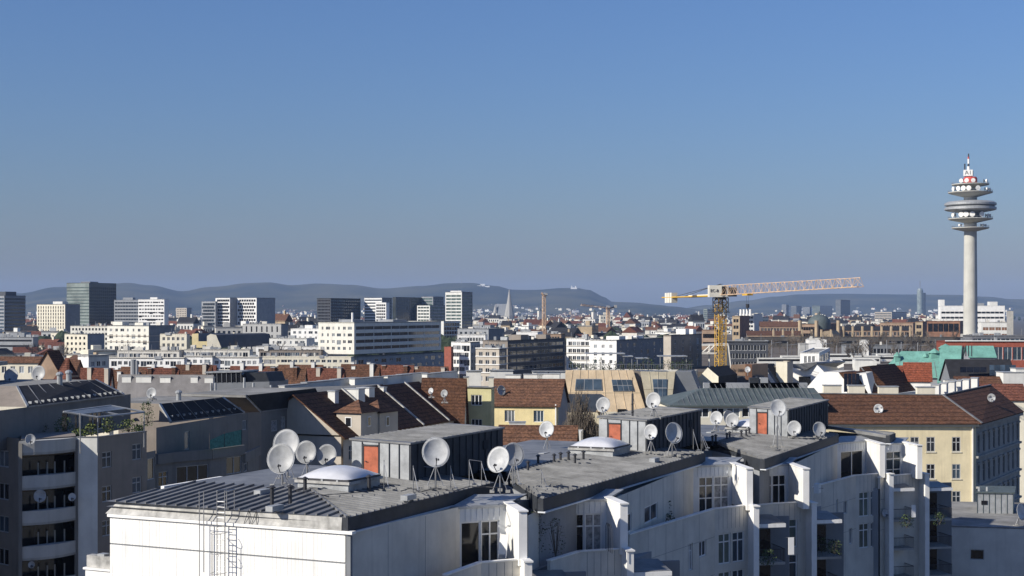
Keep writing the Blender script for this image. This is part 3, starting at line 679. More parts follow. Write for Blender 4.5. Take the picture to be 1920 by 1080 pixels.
B4 = bay(23.35, (1424, 873), (1478, 870), (1506, 880), (1420, 948), (1450, 945), (1510, 942),
         [(.0, .44, .85, 'transom', 'glass_dark'), (.45, .92, .85, 'transom', 'glass')], {'front': [(.25, .75, 3.6, 1.3, 'transom', 'glass_green'), (.25, .75, 6.6, 4.2, 'transom', 'glass_blue')]}, (2.3, 1))
B5 = bay(23.35, (1570, 830), (1624, 826), (1650, 833), (1518, 915), (1605, 892), (1656, 888),
         [(.12, .9, .9, 'double', 'glass_dark')], {'front': fronts((1.6, 4.6)), 'side': [(3.3, 2.3, 3.3, 2.1, 'double'), (5.3, 4.7, 3.2, 1.7, 'transom'), (1.9, 1.0, 6.3, 4.8, 'double')]}, (2.3, 1))
B6 = bay(23.05, (1660, 832), (1693, 830), (1720, 836), (1650, 896), (1668, 893), (1723, 888),
         [(.05, .9, .8, 'grid', 'glass')], {'front': []}, (2.6, 1))
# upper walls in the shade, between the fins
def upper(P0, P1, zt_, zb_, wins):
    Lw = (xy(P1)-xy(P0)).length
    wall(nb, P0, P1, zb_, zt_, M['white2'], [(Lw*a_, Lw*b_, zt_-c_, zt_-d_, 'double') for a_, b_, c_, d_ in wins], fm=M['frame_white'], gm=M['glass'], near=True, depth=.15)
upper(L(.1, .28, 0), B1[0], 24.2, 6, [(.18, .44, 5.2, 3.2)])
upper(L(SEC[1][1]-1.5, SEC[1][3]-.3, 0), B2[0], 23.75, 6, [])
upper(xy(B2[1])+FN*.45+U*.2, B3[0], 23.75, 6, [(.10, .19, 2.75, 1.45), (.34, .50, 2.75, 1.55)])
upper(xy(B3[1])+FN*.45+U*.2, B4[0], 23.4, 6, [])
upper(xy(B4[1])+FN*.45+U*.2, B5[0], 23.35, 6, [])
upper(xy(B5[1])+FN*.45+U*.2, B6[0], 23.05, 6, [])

for b_ in (B1, B2, B3, B4, B5, B6):
    joints(b_[3], b_[4], 8, b_[6]-.06, 2.7, (b_[6]-2.1, b_[6]-5.0)); joints(b_[4], b_[5], b_[6]-1.6, b_[6]-.06, .45)
joints(L(.1, .28, 0), B1[0], 18, 24.1, 3.2, ()); joints(xy(B2[1])+FN*.45+U*.2, B3[0], 20, 23.7, 2.9, ()); joints(xy(B4[1])+FN*.45+U*.2, B5[0], 20, 23.3, 2.9, ())
# ------------------------------------------------------------------ satellite dishes
def dish(px, py, diam, base_y, zroof, label, yaw=10, tilt=16, group='satellite dishes on the white building', d=None, legs=True, dark=False, wall_arm=False):
    if d is None: d = G(px, base_y, zroof).y
    c = P(px, py, d); r = diam/2*d/F; base = Vector((c.x+.05, c.y+.25, zroof))
    t = thing('satellite_dish', label, 'dish', base, group)
    a = R(yaw); e = R(tilt); ax = Vector((-math.sin(a)*math.cos(e), -math.cos(a)*math.cos(e), math.sin(e)))   # boresight
    sx = Vector((math.cos(a), -math.sin(a), 0)); sy = ax.cross(sx)
    if sy.z < 0: sy = -sy
    n, m_ = 28, 6; vs_ = []; fs = []
    dep = r*.26
    def pt(i, j, o): q = 2*math.pi*i/n; rr = r*j/m_; return c+sx*(rr*math.cos(q)*.95)+sy*(rr*math.sin(q)*1.04)+ax*(dep*((rr/r)**2-.6)+o)
    for o in (0, -.045):
        k0 = len(vs_); vs_.append(c+ax*(-dep*.6+o))
        for j in range(1, m_+1):
            for i in range(n): vs_.append(pt(i, j, o))
        for i in range(n):
            f_ = [(k0, k0+1+i, k0+1+(i+1) % n)]
            for j in range(m_-1): f_.append((k0+1+j*n+i, k0+1+(j+1)*n+i, k0+1+(j+1)*n+(i+1) % n, k0+1+j*n+(i+1) % n))
            fs += f_ if o == 0 else [tuple(reversed(q)) for q in f_]
    k1 = 1+n*m_
    mi = [0]*(n*m_)+[1]*(n*m_)
    for i in range(n):
        a0 = 1+(m_-1)*n+i; a1 = 1+(m_-1)*n+(i+1) % n; fs.append((a0, k1+a0, k1+a1, a1)); mi.append(0)
    obj('reflector', vs_, fs, [M['dish_back'] if dark else M['dish'], M['dish_back']], t, smooth=True, mi=mi)
    q = MB(); pr = [pt(i, m_, -.015) for i in range(n)]
    for i in range(n): q.bar(pr[i], pr[(i+1) % n], .02*max(1, r), 5, caps=False)
    q.build('rim', M['dish'], t)
    low = c-sy*(r*1.0)-ax*dep*.2; feed = c-sy*(r*.62)+ax*(r*.62)
    q = MB(); q.bar(low, feed, .028, 5); q.build('feed_arm', M['steel_dark'], t)
    q = MB(); q.bar(feed, feed+(c-feed).normalized()*.16, .06, 6); q.bar(feed+sx*.12, feed+sx*.12+(c-feed).normalized()*.12, .045, 6); q.build('feed_horn', M['steel_dark'], t)
    bk = c-ax*(dep*.6+.08)-sy*r*.1
    if wall_arm:
        q = MB(); q.bar(bk, bk-ax*.5, .04); q.bar(bk-ax*.5, bk-ax*.5-Z*.4, .04); q.build('bracket', M['steel_dark'], t); return t
    mt = Vector((bk.x, bk.y+.12, bk.z+.1))
    q = MB(); q.bar((mt.x, mt.y, zroof-.25), mt, .055, 8); q.build('mast', M['steel'], t)
    q = MB(); q.bar(bk, mt-Z*.1, .06, 6); q.cbox(mt-Z*.45, .22, .22, .4, a); q.build('bracket', M['rust'] if diam > 45 else M['steel_dark'], t)
    if legs:
        hh = (mt.z-zroof)*.62
        for s_ in (-1, 1, 0):
            f0 = Vector((mt.x+s_*.62*r, mt.y-(.35 if s_ else -.6)*r, zroof-.12))
            q = MB(); q.bar(f0, (mt.x, mt.y, zroof+hh), .026, 5); q.build('leg', M['steel'], t)
            q = MB(); q.cbox(f0, .28, .28, .16, 0); q.build('ballast', M['concrete'], t)
    return t
dish(537, 832, 52, 897, 25.5, 'large pale dish partly hidden behind the big dish at the end of its cluster', 4, 14)
dish(527, 860, 55, 909, 25.5, 'biggest dish of the four-dish cluster, nearest the lit end wall of the white building', 6, 14)
dish(574, 848, 41, 899, 25.5, 'third dish of the four-dish cluster behind the domed rooflight', 8, 12)
dish(613, 853, 38, 895, 25.5, 'smallest dish of the four-dish cluster, closest to the orange door', 6, 14)
dish(817, 848, 54, 912, 25.4, 'large grey dish on a rusty mast, alone before the first stair house', -8, 12)
dish(963, 852, 42, 905, 25.2, 'grey dish showing only its edge behind a bright white dish', -20, 10, dark=True)
dish(935, 862, 48, 920, 25.15, 'bright white dish at the edge of the first roof section', 28, 18)
dish(1025, 805, 30, 846, 24.9, 'white dish standing alone before the brick red roof and the bare tree', 18, 16)
dish(1131, 759, 28, 780, 27.5, 'white dish on the corner of the middle stair house beside the bare tree', 18, 16)
dish(1225, 751, 30, 783, 27.45, 'speckled white dish on top of the middle stair house before the tan mansard roof', 24, 16)
dish(1220, 810, 28, 848, 25.05, 'small white dish before the dark wall of the middle stair house', 22, 12)
dish(1263, 812, 38, 853, 24.9, 'deep grey dish on a tripod before the dark wall of the middle stair house', -26, 10)
dish(1366, 783, 26, 808, 24.7, 'dark dish seen between two white dishes near the third stair house', -30, 10, dark=True)
dish(1343, 784, 25, 808, 24.7, 'white dish at the end of the trio before the long cream wall', 22, 14)
dish(1373, 788, 26, 811, 24.7, 'white dish next to the rooflight of the third stair house', 20, 14)
dish(1459, 765, 32, 806, 24.7, 'grey dish on a tall mast beside the third stair house', -4, 14, d=124.5)
dish(1489, 803, 27, 819, 24.6, 'white dish low on the roof before the dark wall of the third stair house', 14, 10)
dish(1536, 805, 27, 818, 24.6, 'grey dish at the far corner of the third stair house', -14, 12)
# ------------------------------------------------------------------ the shaded apartment row on the left
lr = thing('apartment_row', 'shaded grey-brown apartment row with curved balconies and dark steep roofs', 'building', (-40, 140, 0))
FG, GD = M['frame_dull'], M['glass']
def mid(a, b, k): return xy(a)+(xy(b)-xy(a))*k
def face(a, b, z0, z1, m, wins=(), near=True, depth=.18, parent=None, fm=None, gm=None):
    """wins: (start fraction, end fraction, z0, z1, style, glass)"""
    Lw = (xy(b)-xy(a)).length
    return wall(parent or lr, a, b, z0, z1, m, [(w[0]*Lw, w[1]*Lw)+tuple(w[2:]) for w in wins], fm=fm or FG, gm=gm or GD, near=near, depth=depth)
def steep_roof(p, el, er, ze, tl, tr, zt, depth_back, parent, snow=True):
    a, b = G(*el, ze), G(*er, ze); c, d = G(*tr, zt), G(*tl, zt)
    q = MB(); vs_, fs = quadplate(a, b, c, d, .15); q.add(vs_, fs); ro = q.build('roof_slope', M['slate'], parent)
    n = (xy(b)-xy(a)).normalized(); bk = Vector((-n.y, n.x, 0))
    # flat roof behind the slope
    q = MB(); vs_, fs = quadplate(d, c, c+bk*depth_back, d+bk*depth_back, .25); q.add([v-Z*.02 for v in vs_], fs); q.build('flat_roof', M['gravel_roof'], parent)
    # end walls of the slope with a pale edge
    for p0, p1 in ((a, d), (b, c)):
        q = MB(); q.add([p0-Z*.1, p0+bk*depth_back-Z*.1, p1+bk*(depth_back*.8), p1], [(0, 1, 2, 3)]); q.build('gable_wall', M['taupe'], parent)
        q = MB(); t = (p1-p0); s_ = n*.18; q.add([p0-s_+Z*.06, p0+s_+Z*.06, p1+s_+Z*.06, p1-s_+Z*.06, p0-s_-Z*.2, p0+s_-Z*.2, p1+s_-Z*.2, p1-s_-Z*.2], [(0, 1, 2, 3), (0, 4, 5, 1), (1, 5, 6, 2), (3, 2, 6, 7), (0, 3, 7, 4)]); q.build('verge', M['zinc_light'], ro)
    # sheet joints and snow guards
    k = int((xy(b)-xy(a)).length/2.4)
    for i in range(1, k):
        s0 = a+(b-a)*i/k; s1 = d+(c-d)*i/k; seam(ro, s0+Z*.02, s1+Z*.02, .08, .05, 'sheet_joint')
    if snow:
        m_ = int((xy(b)-xy(a)).length/1.1)
        for i in range(m_):
            s0 = a+(b-a)*(i+.5)/m_; up = ((d-a).normalized())
            q = MB(); q.cbox(s0+up*.45+Z*.02, .07, .3, .22, math.atan2(n.y, n.x)); q.build('snow_guard', M['zinc_light'], ro)
    q = MB(); q.box(a-Z*.16-bk*-.0, b-a, -bk*.14, .13); q.build('gutter', M['zinc'], parent)
    return a, b, c, d
zt = 25.1
p0, p1, p2, p3, p4, p5 = G(-60, 812, zt), G(36, 822, zt), G(38, 827, zt), G(143, 820, zt), G(183, 820, zt), G(275, 809, zt)
ST = 3.0
lev = [zt-.9-ST*i for i in range(1, 8)]
# outer wall strip at the picture edge
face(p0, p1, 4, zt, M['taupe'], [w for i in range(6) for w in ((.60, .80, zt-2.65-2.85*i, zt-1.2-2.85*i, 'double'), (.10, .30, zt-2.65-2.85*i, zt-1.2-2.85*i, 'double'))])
# loggias with curved parapets
def arc(a, b, bul, n=10):
    a, b = xy(a), xy(b); t = (b-a); m_ = Vector((t.y, -t.x, 0)).normalized(); return [a+t*(i/n)+m_*(bul*4*(i/n)*(1-i/n)) for i in range(n+1)]
ar = arc(p2, p3, .75); inn = [q for q in arc(p2, p3, -.15)]
bkv = Vector((-.30, .954, 0))
q = MB(); q.slab([(v.x, v.y) for v in (xy(p2)+bkv*2.2, xy(p3)+bkv*2.2, xy(p3)+bkv*8, xy(p2)+bkv*8)], 4, zt-.05); q.build('loggia_core', M['taupe'], lr)
for i in range(7):
    ztop = zt-2.98*i; zb_ = ztop-1.02
    q = MB(); n = len(ar)
    vs_ = [v+Z*zb_ for v in ar]+[v+Z*ztop for v in ar]+[v+Z*zb_ for v in inn]+[v+Z*ztop for v in inn]
    fs = []
    for k in range(n-1): fs += [(k, k+1, n+k+1, n+k), (2*n+k+1, 2*n+k, 3*n+k, 3*n+k+1), (n+k, n+k+1, 3*n+k+1, 3*n+k), (k+1, k, 2*n+k, 2*n+k+1)]
    fs += [(0, n, 3*n, 2*n), (n-1, 3*n-1, 4*n-1, 2*n-1)]
    q.add(vs_, fs); bp_ = q.build('balcony', M['balcony'], lr)
    sl = MB(); sl.slab([(v.x, v.y) for v in ar]+[(v.x, v.y) for v in (xy(p3)+bkv*2.3, xy(p2)+bkv*2.3)], zb_-.18, zb_+.02); sl.build('floor_slab', M['concrete'], bp_)
    if i:
        for k in range(4):
            a = mid(p2, p3, k/4)+bkv*2.1; b = mid(p2, p3, (k+1)/4)+bkv*2.1; t = (b-a).normalized(); nn = Vector((t.y, -t.x, 0))
            g = MB(); g.add([a+nn*.05+Z*(zb_+.05), b+nn*.05+Z*(zb_+.05), b+nn*.05+Z*(zb_+2.4), a+nn*.05+Z*(zb_+2.4)], [(0, 1, 2, 3)]); g.build('pane', M['glass_dark'] if k % 2 else M['glass'], bp_)
        for k in (1.25, 1.9, 2.45, 3.15):
            a = mid(p2, p3, k/4)+bkv*1.2; g = MB(); g.cbox(a+Z*(zb_+.04), .1, .1, 1.9); g.build('mullion', M['balcony'], bp_)
for a in (p2, p3):
    q = MB(); q.box(xy(a)-bkv*.1-Vector((.15, 0, 0))+Z*4, (.3, .0, 0), bkv*3, zt-4.2); q.build('party_wall', M['grey_render'], lr)
# projecting block with windows, its end wall catches the sun at the top
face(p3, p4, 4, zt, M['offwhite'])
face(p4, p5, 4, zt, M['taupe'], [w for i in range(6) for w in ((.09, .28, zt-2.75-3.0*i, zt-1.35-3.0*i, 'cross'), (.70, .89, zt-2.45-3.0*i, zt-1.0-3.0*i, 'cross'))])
q = MB(); q.slab([(v.x, v.y) for v in (xy(p3)+bkv*.25, xy(p4)+bkv*.25+Vector((-.2, 0, 0)), xy(p5)+Vector((-.4, 0, 0)), xy(p5)+bkv*9+Vector((-3, 0, 0)), xy(p3)+bkv*9)], 4, zt-1.0); q.build('core', M['taupe'], lr)
q = MB(); q.slab([(v.x, v.y) for v in (xy(p0)+bkv*.25, xy(p1)+bkv*.25, xy(p1)+bkv*9, xy(p0)+bkv*9)], 4, zt-.3); q.build('core', M['taupe'], lr)
for a, b in ((p3, p4), (p4, p5)):
    t = (xy(b)-xy(a)).normalized(); nn = Vector((t.y, -t.x, 0)); q = MB(); q.box(xy(a)-nn*.24+Z*(zt-1.0), t*(xy(b)-xy(a)).length, nn*.22, 1.0); q.build('parapet', M['taupe'], lr)
    q = MB(); q.box(xy(a)-nn*.28+Z*zt, t*(xy(b)-xy(a)).length, nn*.34, .06); q.build('coping', M['zinc'], lr)
# set-back top storey, unit by unit
ua = steep_roof(None, (52, 761), (232, 739), 27.6, (32, 724), (180, 712), 29.1, 9, lr)
face(G(-20, 772, 27.5), ua[0], 24, 27.5, M['grey_render'])
face(ua[0], G(245, 737, 27.6), 24, 27.5, M['grey_render'], [(.30, .37, 24.4, 26.6, 'plain'), (.42, .5, 24.4, 26.6, 'double'), (.56, .7, 24.4, 26.5, 'triple')])
ub = steep_roof(None, (320, 790), (458, 773), 24.6, (300, 757), (418, 745), 26.4, 9, lr)
za, zb_ = 24.6, 21.6
c0, c1 = G(293, 800, za), G(465, 772, za)
face(c0, c1, 10, za-.1, M['grey_render'], [(.28, .335, 21.7, 23.6, 'plain', M['glass_pale']), (.93, .985, 22.6, 23.7, 'plain')])
uc = steep_roof(None, (490, 770), (604, 756), 24.6, (462, 741), (590, 728), 26.6, 9, lr)
face(G(465, 772, za), uc[0], 10, za-.1, M['taupe'])
face(uc[0], G(606, 756, za), 10, za-.1, M['grey_render'], [(.15, .25, 22.0, 23.3, 'plain'), (.30, .37, 22.0, 23.6, 'double'), (.52, .68, 22.2, 23.4, 'double'), (.84, .90, 22.3, 24.0, 'plain')])
# lower storeys of the far units: terrace, loggias, windows
d0, d1, d2, d3 = G(276, 822, 23.6), G(322, 848, 21.9), G(395, 842, 21.9), G(456, 834, 21.9)
face(p5, G(292, 806, zt), 6, 23.2, M['grey_render'], [(.1, .9, 20.6-3*i, 22.6-3*i, 'plain', M['glass_dark']) for i in range(4)])
def loggia(a, b, zt_, k, parent):
    face(a, b, 6, zt_-.9, M['grey_render'], k)
    t = (xy(b)-xy(a)).normalized(); nn = Vector((t.y, -t.x, 0)); q = MB(); q.box(xy(a)+Z*(zt_-1.0), t*(xy(b)-xy(a)).length, nn*.25, 1.0); q.build('parapet', M['grey_render'], parent)
    q = MB(); q.slab([(v.x, v.y) for v in (xy(a)-nn*.3, xy(b)-nn*.3, xy(b)-nn*9, xy(a)-nn*9)], 6, zt_-1.05); q.build('core', M['taupe'], parent)
loggia(G(293, 852, 21.9), d1, 21.9, [(.15, .75, 18.6-3*i, 20.1-3*i, 'cross') for i in range(4)], lr)
loggia(d1, d2, 21.9, [(.12, .95, 18.6-3*i, 20.4-3*i, 'triple', M['glass_dark']) for i in range(4)], lr)
loggia(d2, d3, 21.9, [(.48, .95, 19.0-3*i, 20.8-3*i, 'double', M['glass_dark']) for i in range(4)], lr)
loggia(d3, G(485, 846, 20.4), 21.0, [(.06, .28, 18.9-3*i, 20.2-3*i, 'cross') for i in range(4)], lr)
loggia(G(485, 820, 21.4), G(606, 803, 21.4), 21.4, [(.16, .24, 18.4-3*i, 20.2-3*i, 'double') for i in range(4)]+[(.62, .70, 18.4-3*i, 20.2-3*i, 'double') for i in range(4)], lr)
# net over a terrace corner
na, nb_ = G(393, 842, 22.0), G(453, 834, 22.0)
q = MB(); t = xy(nb_)-xy(na); q.add([xy(na)+Z*22.0, xy(nb_)+Z*22.0, xy(nb_)+Z*23.6, mid(na, nb_, .45)+Z*23.4, xy(na)+Z*22.9], [(0, 1, 2, 3, 4)]); q.build('windbreak', M['net'], lr)
for k in (0, .45, 1): q = MB(); q.bar(mid(na, nb_, k)+Z*22, mid(na, nb_, k)+Z*23.6, .04); q.build('windbreak_post', M['steel_dark'], lr)
# unseen wing added beyond the picture edge, shaped to throw shade on the loggias
q = MB(); q.slab([(-86, 100), (-58, 100), (-52, 122), (-52, 150), (-86, 150)], 0, 30.6); q.build('shade_wing', M['taupe'], lr)
q = MB(); q.slab([(-87, 99.5), (-57.5, 99.5), (-51.5, 122), (-51.5, 151), (-87, 151)], 30.6, 31.0); q.build('shade_wing_roof', M['zinc'], lr)
# chimneys, vents on the flat roofs
for px, py, zz_ in ((112, 716, 29.1), (335, 748, 26.4), (129, 712, 29.1)):
    p = G(px, py+2, zz_); q = MB(); q.bar(p-Z*.2, p+Z*.75, .27, 10); v = q.build('roof_vent', M['zinc_light'], lr); q = MB(); q.lathe(p+Z*.75, [(.38, 0), (.38, .15), (.25, .28), (.01, .36)], 10); q.build('vent_cowl', M['zinc_light'], v)
# pergola with awning arms on the terrace
pg = thing('pergola', 'flat white pergola frame over the planted corner terrace', 'pergola', G(183, 822, zt))
A1, A2, A3, A4 = [v+Vector((-.3, 1.6, .1)) for v in (G(115, 777, 27.5), G(205, 765, 27.7), G(268, 777, 27.1), G(180, 787, 27.0))]
for a, b in ((A1, A2), (A2, A3), (A3, A4), (A4, A1), (mid(A1, A2, .55)+Z*27.6, mid(A4, A3, .55)+Z*27.05)):
    q = MB(); q.bar(Vector(a), Vector(b), .09, 6); q.build('beam', M['zinc_light'], pg)
for a in (A3, A4, Vector((A1.x+1.4, A1.y, A1.z-.1))):
    q = MB(); q.bar(Vector((a.x, a.y, zt-1)), Vector(a), .06, 6); q.build('post', M['steel'], pg)
q = MB(); vs_, fs = quadplate(A1+Z*.03, A2+Z*.03, (A2+A3)/2+Z*.03, (A1+A4)/2+Z*.03, .05); q.add(vs_, fs); q.build('glass_panel', M['glass_pale'], pg)
# terrace plants
def leafy(name, label, p, w, d_, h, n, mats, group='plants on the corner terrace', cat='plant', leaf=.16, stems=5, seed=1):
    rnd = random.Random(seed); t = thing(name, label, cat, p, group)
    s = MB()
    for i in range(stems):
        e = Vector((p[0]+rnd.uniform(-w, w)*.7, p[1]+rnd.uniform(-d_, d_)*.7, p[2]+h*rnd.uniform(.6, 1))); s.bar(p, e, .03, 4, .01)
    s.build('stem', M['bark'], t)
    m = MB()
    for i in range(n):
        a = rnd.uniform(0, 6.28); rr = rnd.random()**.5; zz_ = rnd.random(); env = (1-abs(zz_*1.6-.7)**2*.7)
        c = Vector((p[0]+math.cos(a)*w*rr*env, p[1]+math.sin(a)*d_*rr*env, p[2]+.05+h*zz_)); u = Vector((rnd.uniform(-1, 1), rnd.uniform(-1, 1), rnd.uniform(-.5, 1))).normalized(); v = u.orthogonal().normalized()
        l_ = leaf*rnd.uniform(.6, 1.5); m.add([c, c+u*l_*.5+v*l_*.3, c+u*l_, c+u*l_*.5-v*l_*.3], [(0, 1, 2, 3)], rnd.randrange(len(mats)))
    m.build('foliage', mats, t, kind='stuff'); return t
tp = [(70, 812, 'dark bush at the back of the corner terrace behind the wall dish', 1.0, 1.5), (150, 815, 'low green plants at the front corner of the pergola terrace', .8, .7), (172, 812, 'pale flowering plant beside the pergola post', .7, 1.0), (205, 808, 'fan-leaved plant in the middle of the pergola terrace', .7, 1.5),
      (243, 806, 'yellow-green sunlit plant under the pergola', 1.0, 1.1), (262, 806, 'low plant at the far end of the pergola terrace parapet', .5, .6), (277, 795, 'tall dark shrub just past the pergola', .8, 2.4), (120, 812, 'dark green shrub in the shade behind the pergola post', 1.0, 1.6)]
for i, (px, py, lb, w, h) in enumerate(tp):
    p = G(px, py+6, zt-.4)+Vector((-.3, .9, 0)); leafy('terrace_plant', lb, p, w, .6, h, 260, [M['leaf'], M['leaf_light']] if px in (243, 205, 172, 150) else [M['leaf']], seed=i+3)
LD = 'dishes on the shaded row and the roofs around'
dish(21, 705, 28, 714, 29.1, 'white dish at the picture edge on the highest flat roof', 4, 14, LD)
dish(72, 700, 28, 712, 29.1, 'white dish beside another on the highest flat roof of the shaded row', 6, 14, LD)
dish(284, 737, 19, 748, 27.0, 'small pale dish alone before the grey metal roofs behind the row', 6, 14, LD)
dish(57, 824, 19, 830, 25.0, 'pale dish on the parapet corner above the curved balconies', -20, 10, LD, d=124.5, legs=False)
dish(75, 930, 23, 945, 20.2, 'round dish fixed to the second curved balcony front', -10, 12, LD, d=124, legs=False, wall_arm=True)
dish(135, 932, 14, 940, 20.2, 'small dish at the corner of the second curved balcony', -10, 12, LD, d=127.2, legs=False, wall_arm=True)
dish(59, 1059, 12, 1070, 14.5, 'small dish on the lowest curved balcony in view', -10, 12, LD, d=124, legs=False, wall_arm=True)
# ------------------------------------------------------------------ generic city building seen corner-on
def pat(L_, zt_, rows, kind, n=6, fh=3.2, w=1.2, h=1.5, top=1.0, m=.8):
    """openings for a facade of length L_, counted down from the top zt_"""
    out = []
    for r_ in range(rows):
        z1 = zt_-top-r_*fh; z0 = z1-h
        if z0 < 0.3: break
        if kind == 'band': out.append((m, L_-m, z0, z1))
        elif kind == 'bands':
            for i in range(n): out.append((m+(L_-2*m)*i/n+.15, m+(L_-2*m)*(i+1)/n-.15, z0, z1))
        elif kind == 'checker':
            for i in range(n):
                c = m+(L_-2*m)*(i+.5+(.22 if r_ % 2 else -.22))/n; out.append((c-w/2, c+w/2, z0, z1))
        elif kind == 'mixed':
            rnd = random.Random(r_*31+n)
            for i in range(n):
                c = m+(L_-2*m)*(i+.5)/n; ww = w*rnd.choice((.6, 1, 1, 1.5)); out.append((c-ww/2, c+ww/2, z0-(.7 if ww > w and rnd.random() < .5 else 0), z1))
        else:
            for i in range(n):
                c = m+(L_-2*m)*(i+.5)/n; out.append((c-w/2, c+w/2, z0, z1))
    return out
def fit(L_, holes): return [h for h in holes if h[0] > .02 and h[1] < L_-.02]
def block(name, label, cat, xl, xc, xr, ytop, d, th=25, ml='offwhite', mr=None, pl=None, pr=None, roof='gravel_roof', fm='frame_white', gm='glass', gr=None, join=False, base=0.0, parapet=.6, group=None, top_box=None, style='double', min_l=9.0, bands=None, bandm='white2', depth=.22, kind_top=True):
    """xl, xc, xr: picture x of the far left edge, the near corner and the far right edge; pl, pr: keyword dicts for pat()"""
    M_ = lambda k: M[k] if isinstance(k, str) else k
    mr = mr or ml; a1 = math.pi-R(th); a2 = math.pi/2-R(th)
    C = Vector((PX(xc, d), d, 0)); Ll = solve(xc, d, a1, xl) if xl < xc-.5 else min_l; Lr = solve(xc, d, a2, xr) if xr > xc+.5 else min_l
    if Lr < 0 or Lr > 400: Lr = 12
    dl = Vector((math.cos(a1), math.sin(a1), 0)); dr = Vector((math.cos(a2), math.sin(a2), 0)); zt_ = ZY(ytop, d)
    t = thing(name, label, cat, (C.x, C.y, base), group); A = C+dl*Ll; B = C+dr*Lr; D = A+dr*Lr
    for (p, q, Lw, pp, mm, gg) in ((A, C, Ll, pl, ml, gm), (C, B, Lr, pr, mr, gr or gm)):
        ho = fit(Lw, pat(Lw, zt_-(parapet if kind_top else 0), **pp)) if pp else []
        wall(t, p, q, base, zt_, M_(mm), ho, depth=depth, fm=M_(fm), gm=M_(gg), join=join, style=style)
    bk = MB(); bk.add([B+Z*base, D+Z*base, D+Z*zt_, B+Z*zt_], [(0, 1, 2, 3)]); bk.add([D+Z*base, A+Z*base, A+Z*zt_, D+Z*zt_], [(0, 1, 2, 3)]); bk.build('rear_wall', M_(mr), t)
    ins = .25
    ro = MB(); ro.slab([(v.x, v.y) for v in (C+dl*ins+dr*ins, B+dl*ins-dr*ins, D-dl*ins-dr*ins, A-dl*ins+dr*ins)], zt_-parapet-.3, zt_-parapet); r_ = ro.build('roof', M[roof], t)
    inn = MB()
    for p, q in ((C, B), (B, D), (D, A), (A, C)):
        e = (q-p).normalized(); nn = Vector((-e.y, e.x, 0)); inn.box(p+Z*(zt_-parapet)+e*.01, (q-p)-e*.02, nn*ins, parapet)
    inn.build('parapet', M_(mr if not isinstance(mr, str) else mr), r_)
    for fz in (bands or ()):
        for p, q in ((A, C), (C, B)):
            e = (q-p).normalized(); nn = Vector((e.y, -e.x, 0)); s_ = MB(); s_.box(p+Z*(zt_-fz), q-p, nn*.35, .35); s_.build('floor_band', M[bandm], t)
    for k, tb in enumerate(top_box or ()):
        fx, fy, sx, sy, h = tb[:5]; mm = tb[5] if len(tb) > 5 else ml
        q = MB(); q.box(C+dl*(Ll*fx)+dr*(Lr*fy)+Z*(zt_-parapet), dl*sx, dr*sy, h+parapet); q.build('roof_box', M[mm], t)
    return dict(t=t, A=A, B=B, C=C, D=D, Ll=Ll, Lr=Lr, dl=dl, dr=dr, z=zt_)
def house(name, label, xl, xc, xr, y_eave, d, th, rise, wm, rm, pl=None, pr=None, ridge='left', hip=(0, 0), group=None, cat='house', wallr=None, fm='frame_white', gm='glass', chim=(), min_l=10.0, over=.35, near=False, style='double', capm='zinc_light', chm='offwhite', base=0.0):
    """pitched roof house; ridge 'left' runs along the left-hand face, 'right' along the right-hand face"""
    a1 = math.pi-R(th); a2 = math.pi/2-R(th); C = Vector((PX(xc, d), d, 0))
    Ll = solve(xc, d, a1, xl) if xl < xc-.5 else min_l; Lr = solve(xc, d, a2, xr) if xr > xc+.5 else min_l
    if Lr < 0 or Lr > 300: Lr = min_l
    dl = Vector((math.cos(a1), math.sin(a1), 0)); dr = Vector((math.cos(a2), math.sin(a2), 0)); z = ZY(y_eave, d); A = C+dl*Ll; B = C+dr*Lr
    t = thing(name, label, cat, (C.x, C.y, base), group)
    for (p, q, Lw, pp, mm) in ((A, C, Ll, pl, wm), (C, B, Lr, pr, wallr or wm)):
        wall(t, p, q, base, z, M[mm], fit(Lw, pat(Lw, z, **pp)) if pp else [], depth=.2, fm=M[fm], gm=M[gm], style=style, near=near)
    bk = MB(); D = A+dr*Lr; bk.add([B+Z*base, D+Z*base, D+Z*z, B+Z*z], [(0, 1, 2, 3)]); bk.add([D+Z*base, A+Z*base, A+Z*z, D+Z*z], [(0, 1, 2, 3)]); bk.build('rear_wall', M[wm], t)
    if ridge == 'left': ro = gable(t, A, C, Lr, z, z+rise, M[rm], over, hipA=hip[0], hipB=hip[1], gm=M[wallr or wm])
    else: ro = gable(t, C, B, Ll, z, z+rise, M[rm], over, hipA=hip[0], hipB=hip[1], gm=M[wm])
    for fx, fy, w, l, h, pots in chim:                       # position along left and right faces, footprint, height above the ridge
        p = C+dl*(Ll*fx)+dr*(Lr*fy); chimney(t, Vector((p.x, p.y, z+.2)), w, l, rise+h, math.atan2(dr.y, dr.x)-math.pi/2, M[chm], M[capm], pots)
    return dict(t=t, A=A, B=B, C=C, D=D, Ll=Ll, Lr=Lr, dl=dl, dr=dr, z=z)
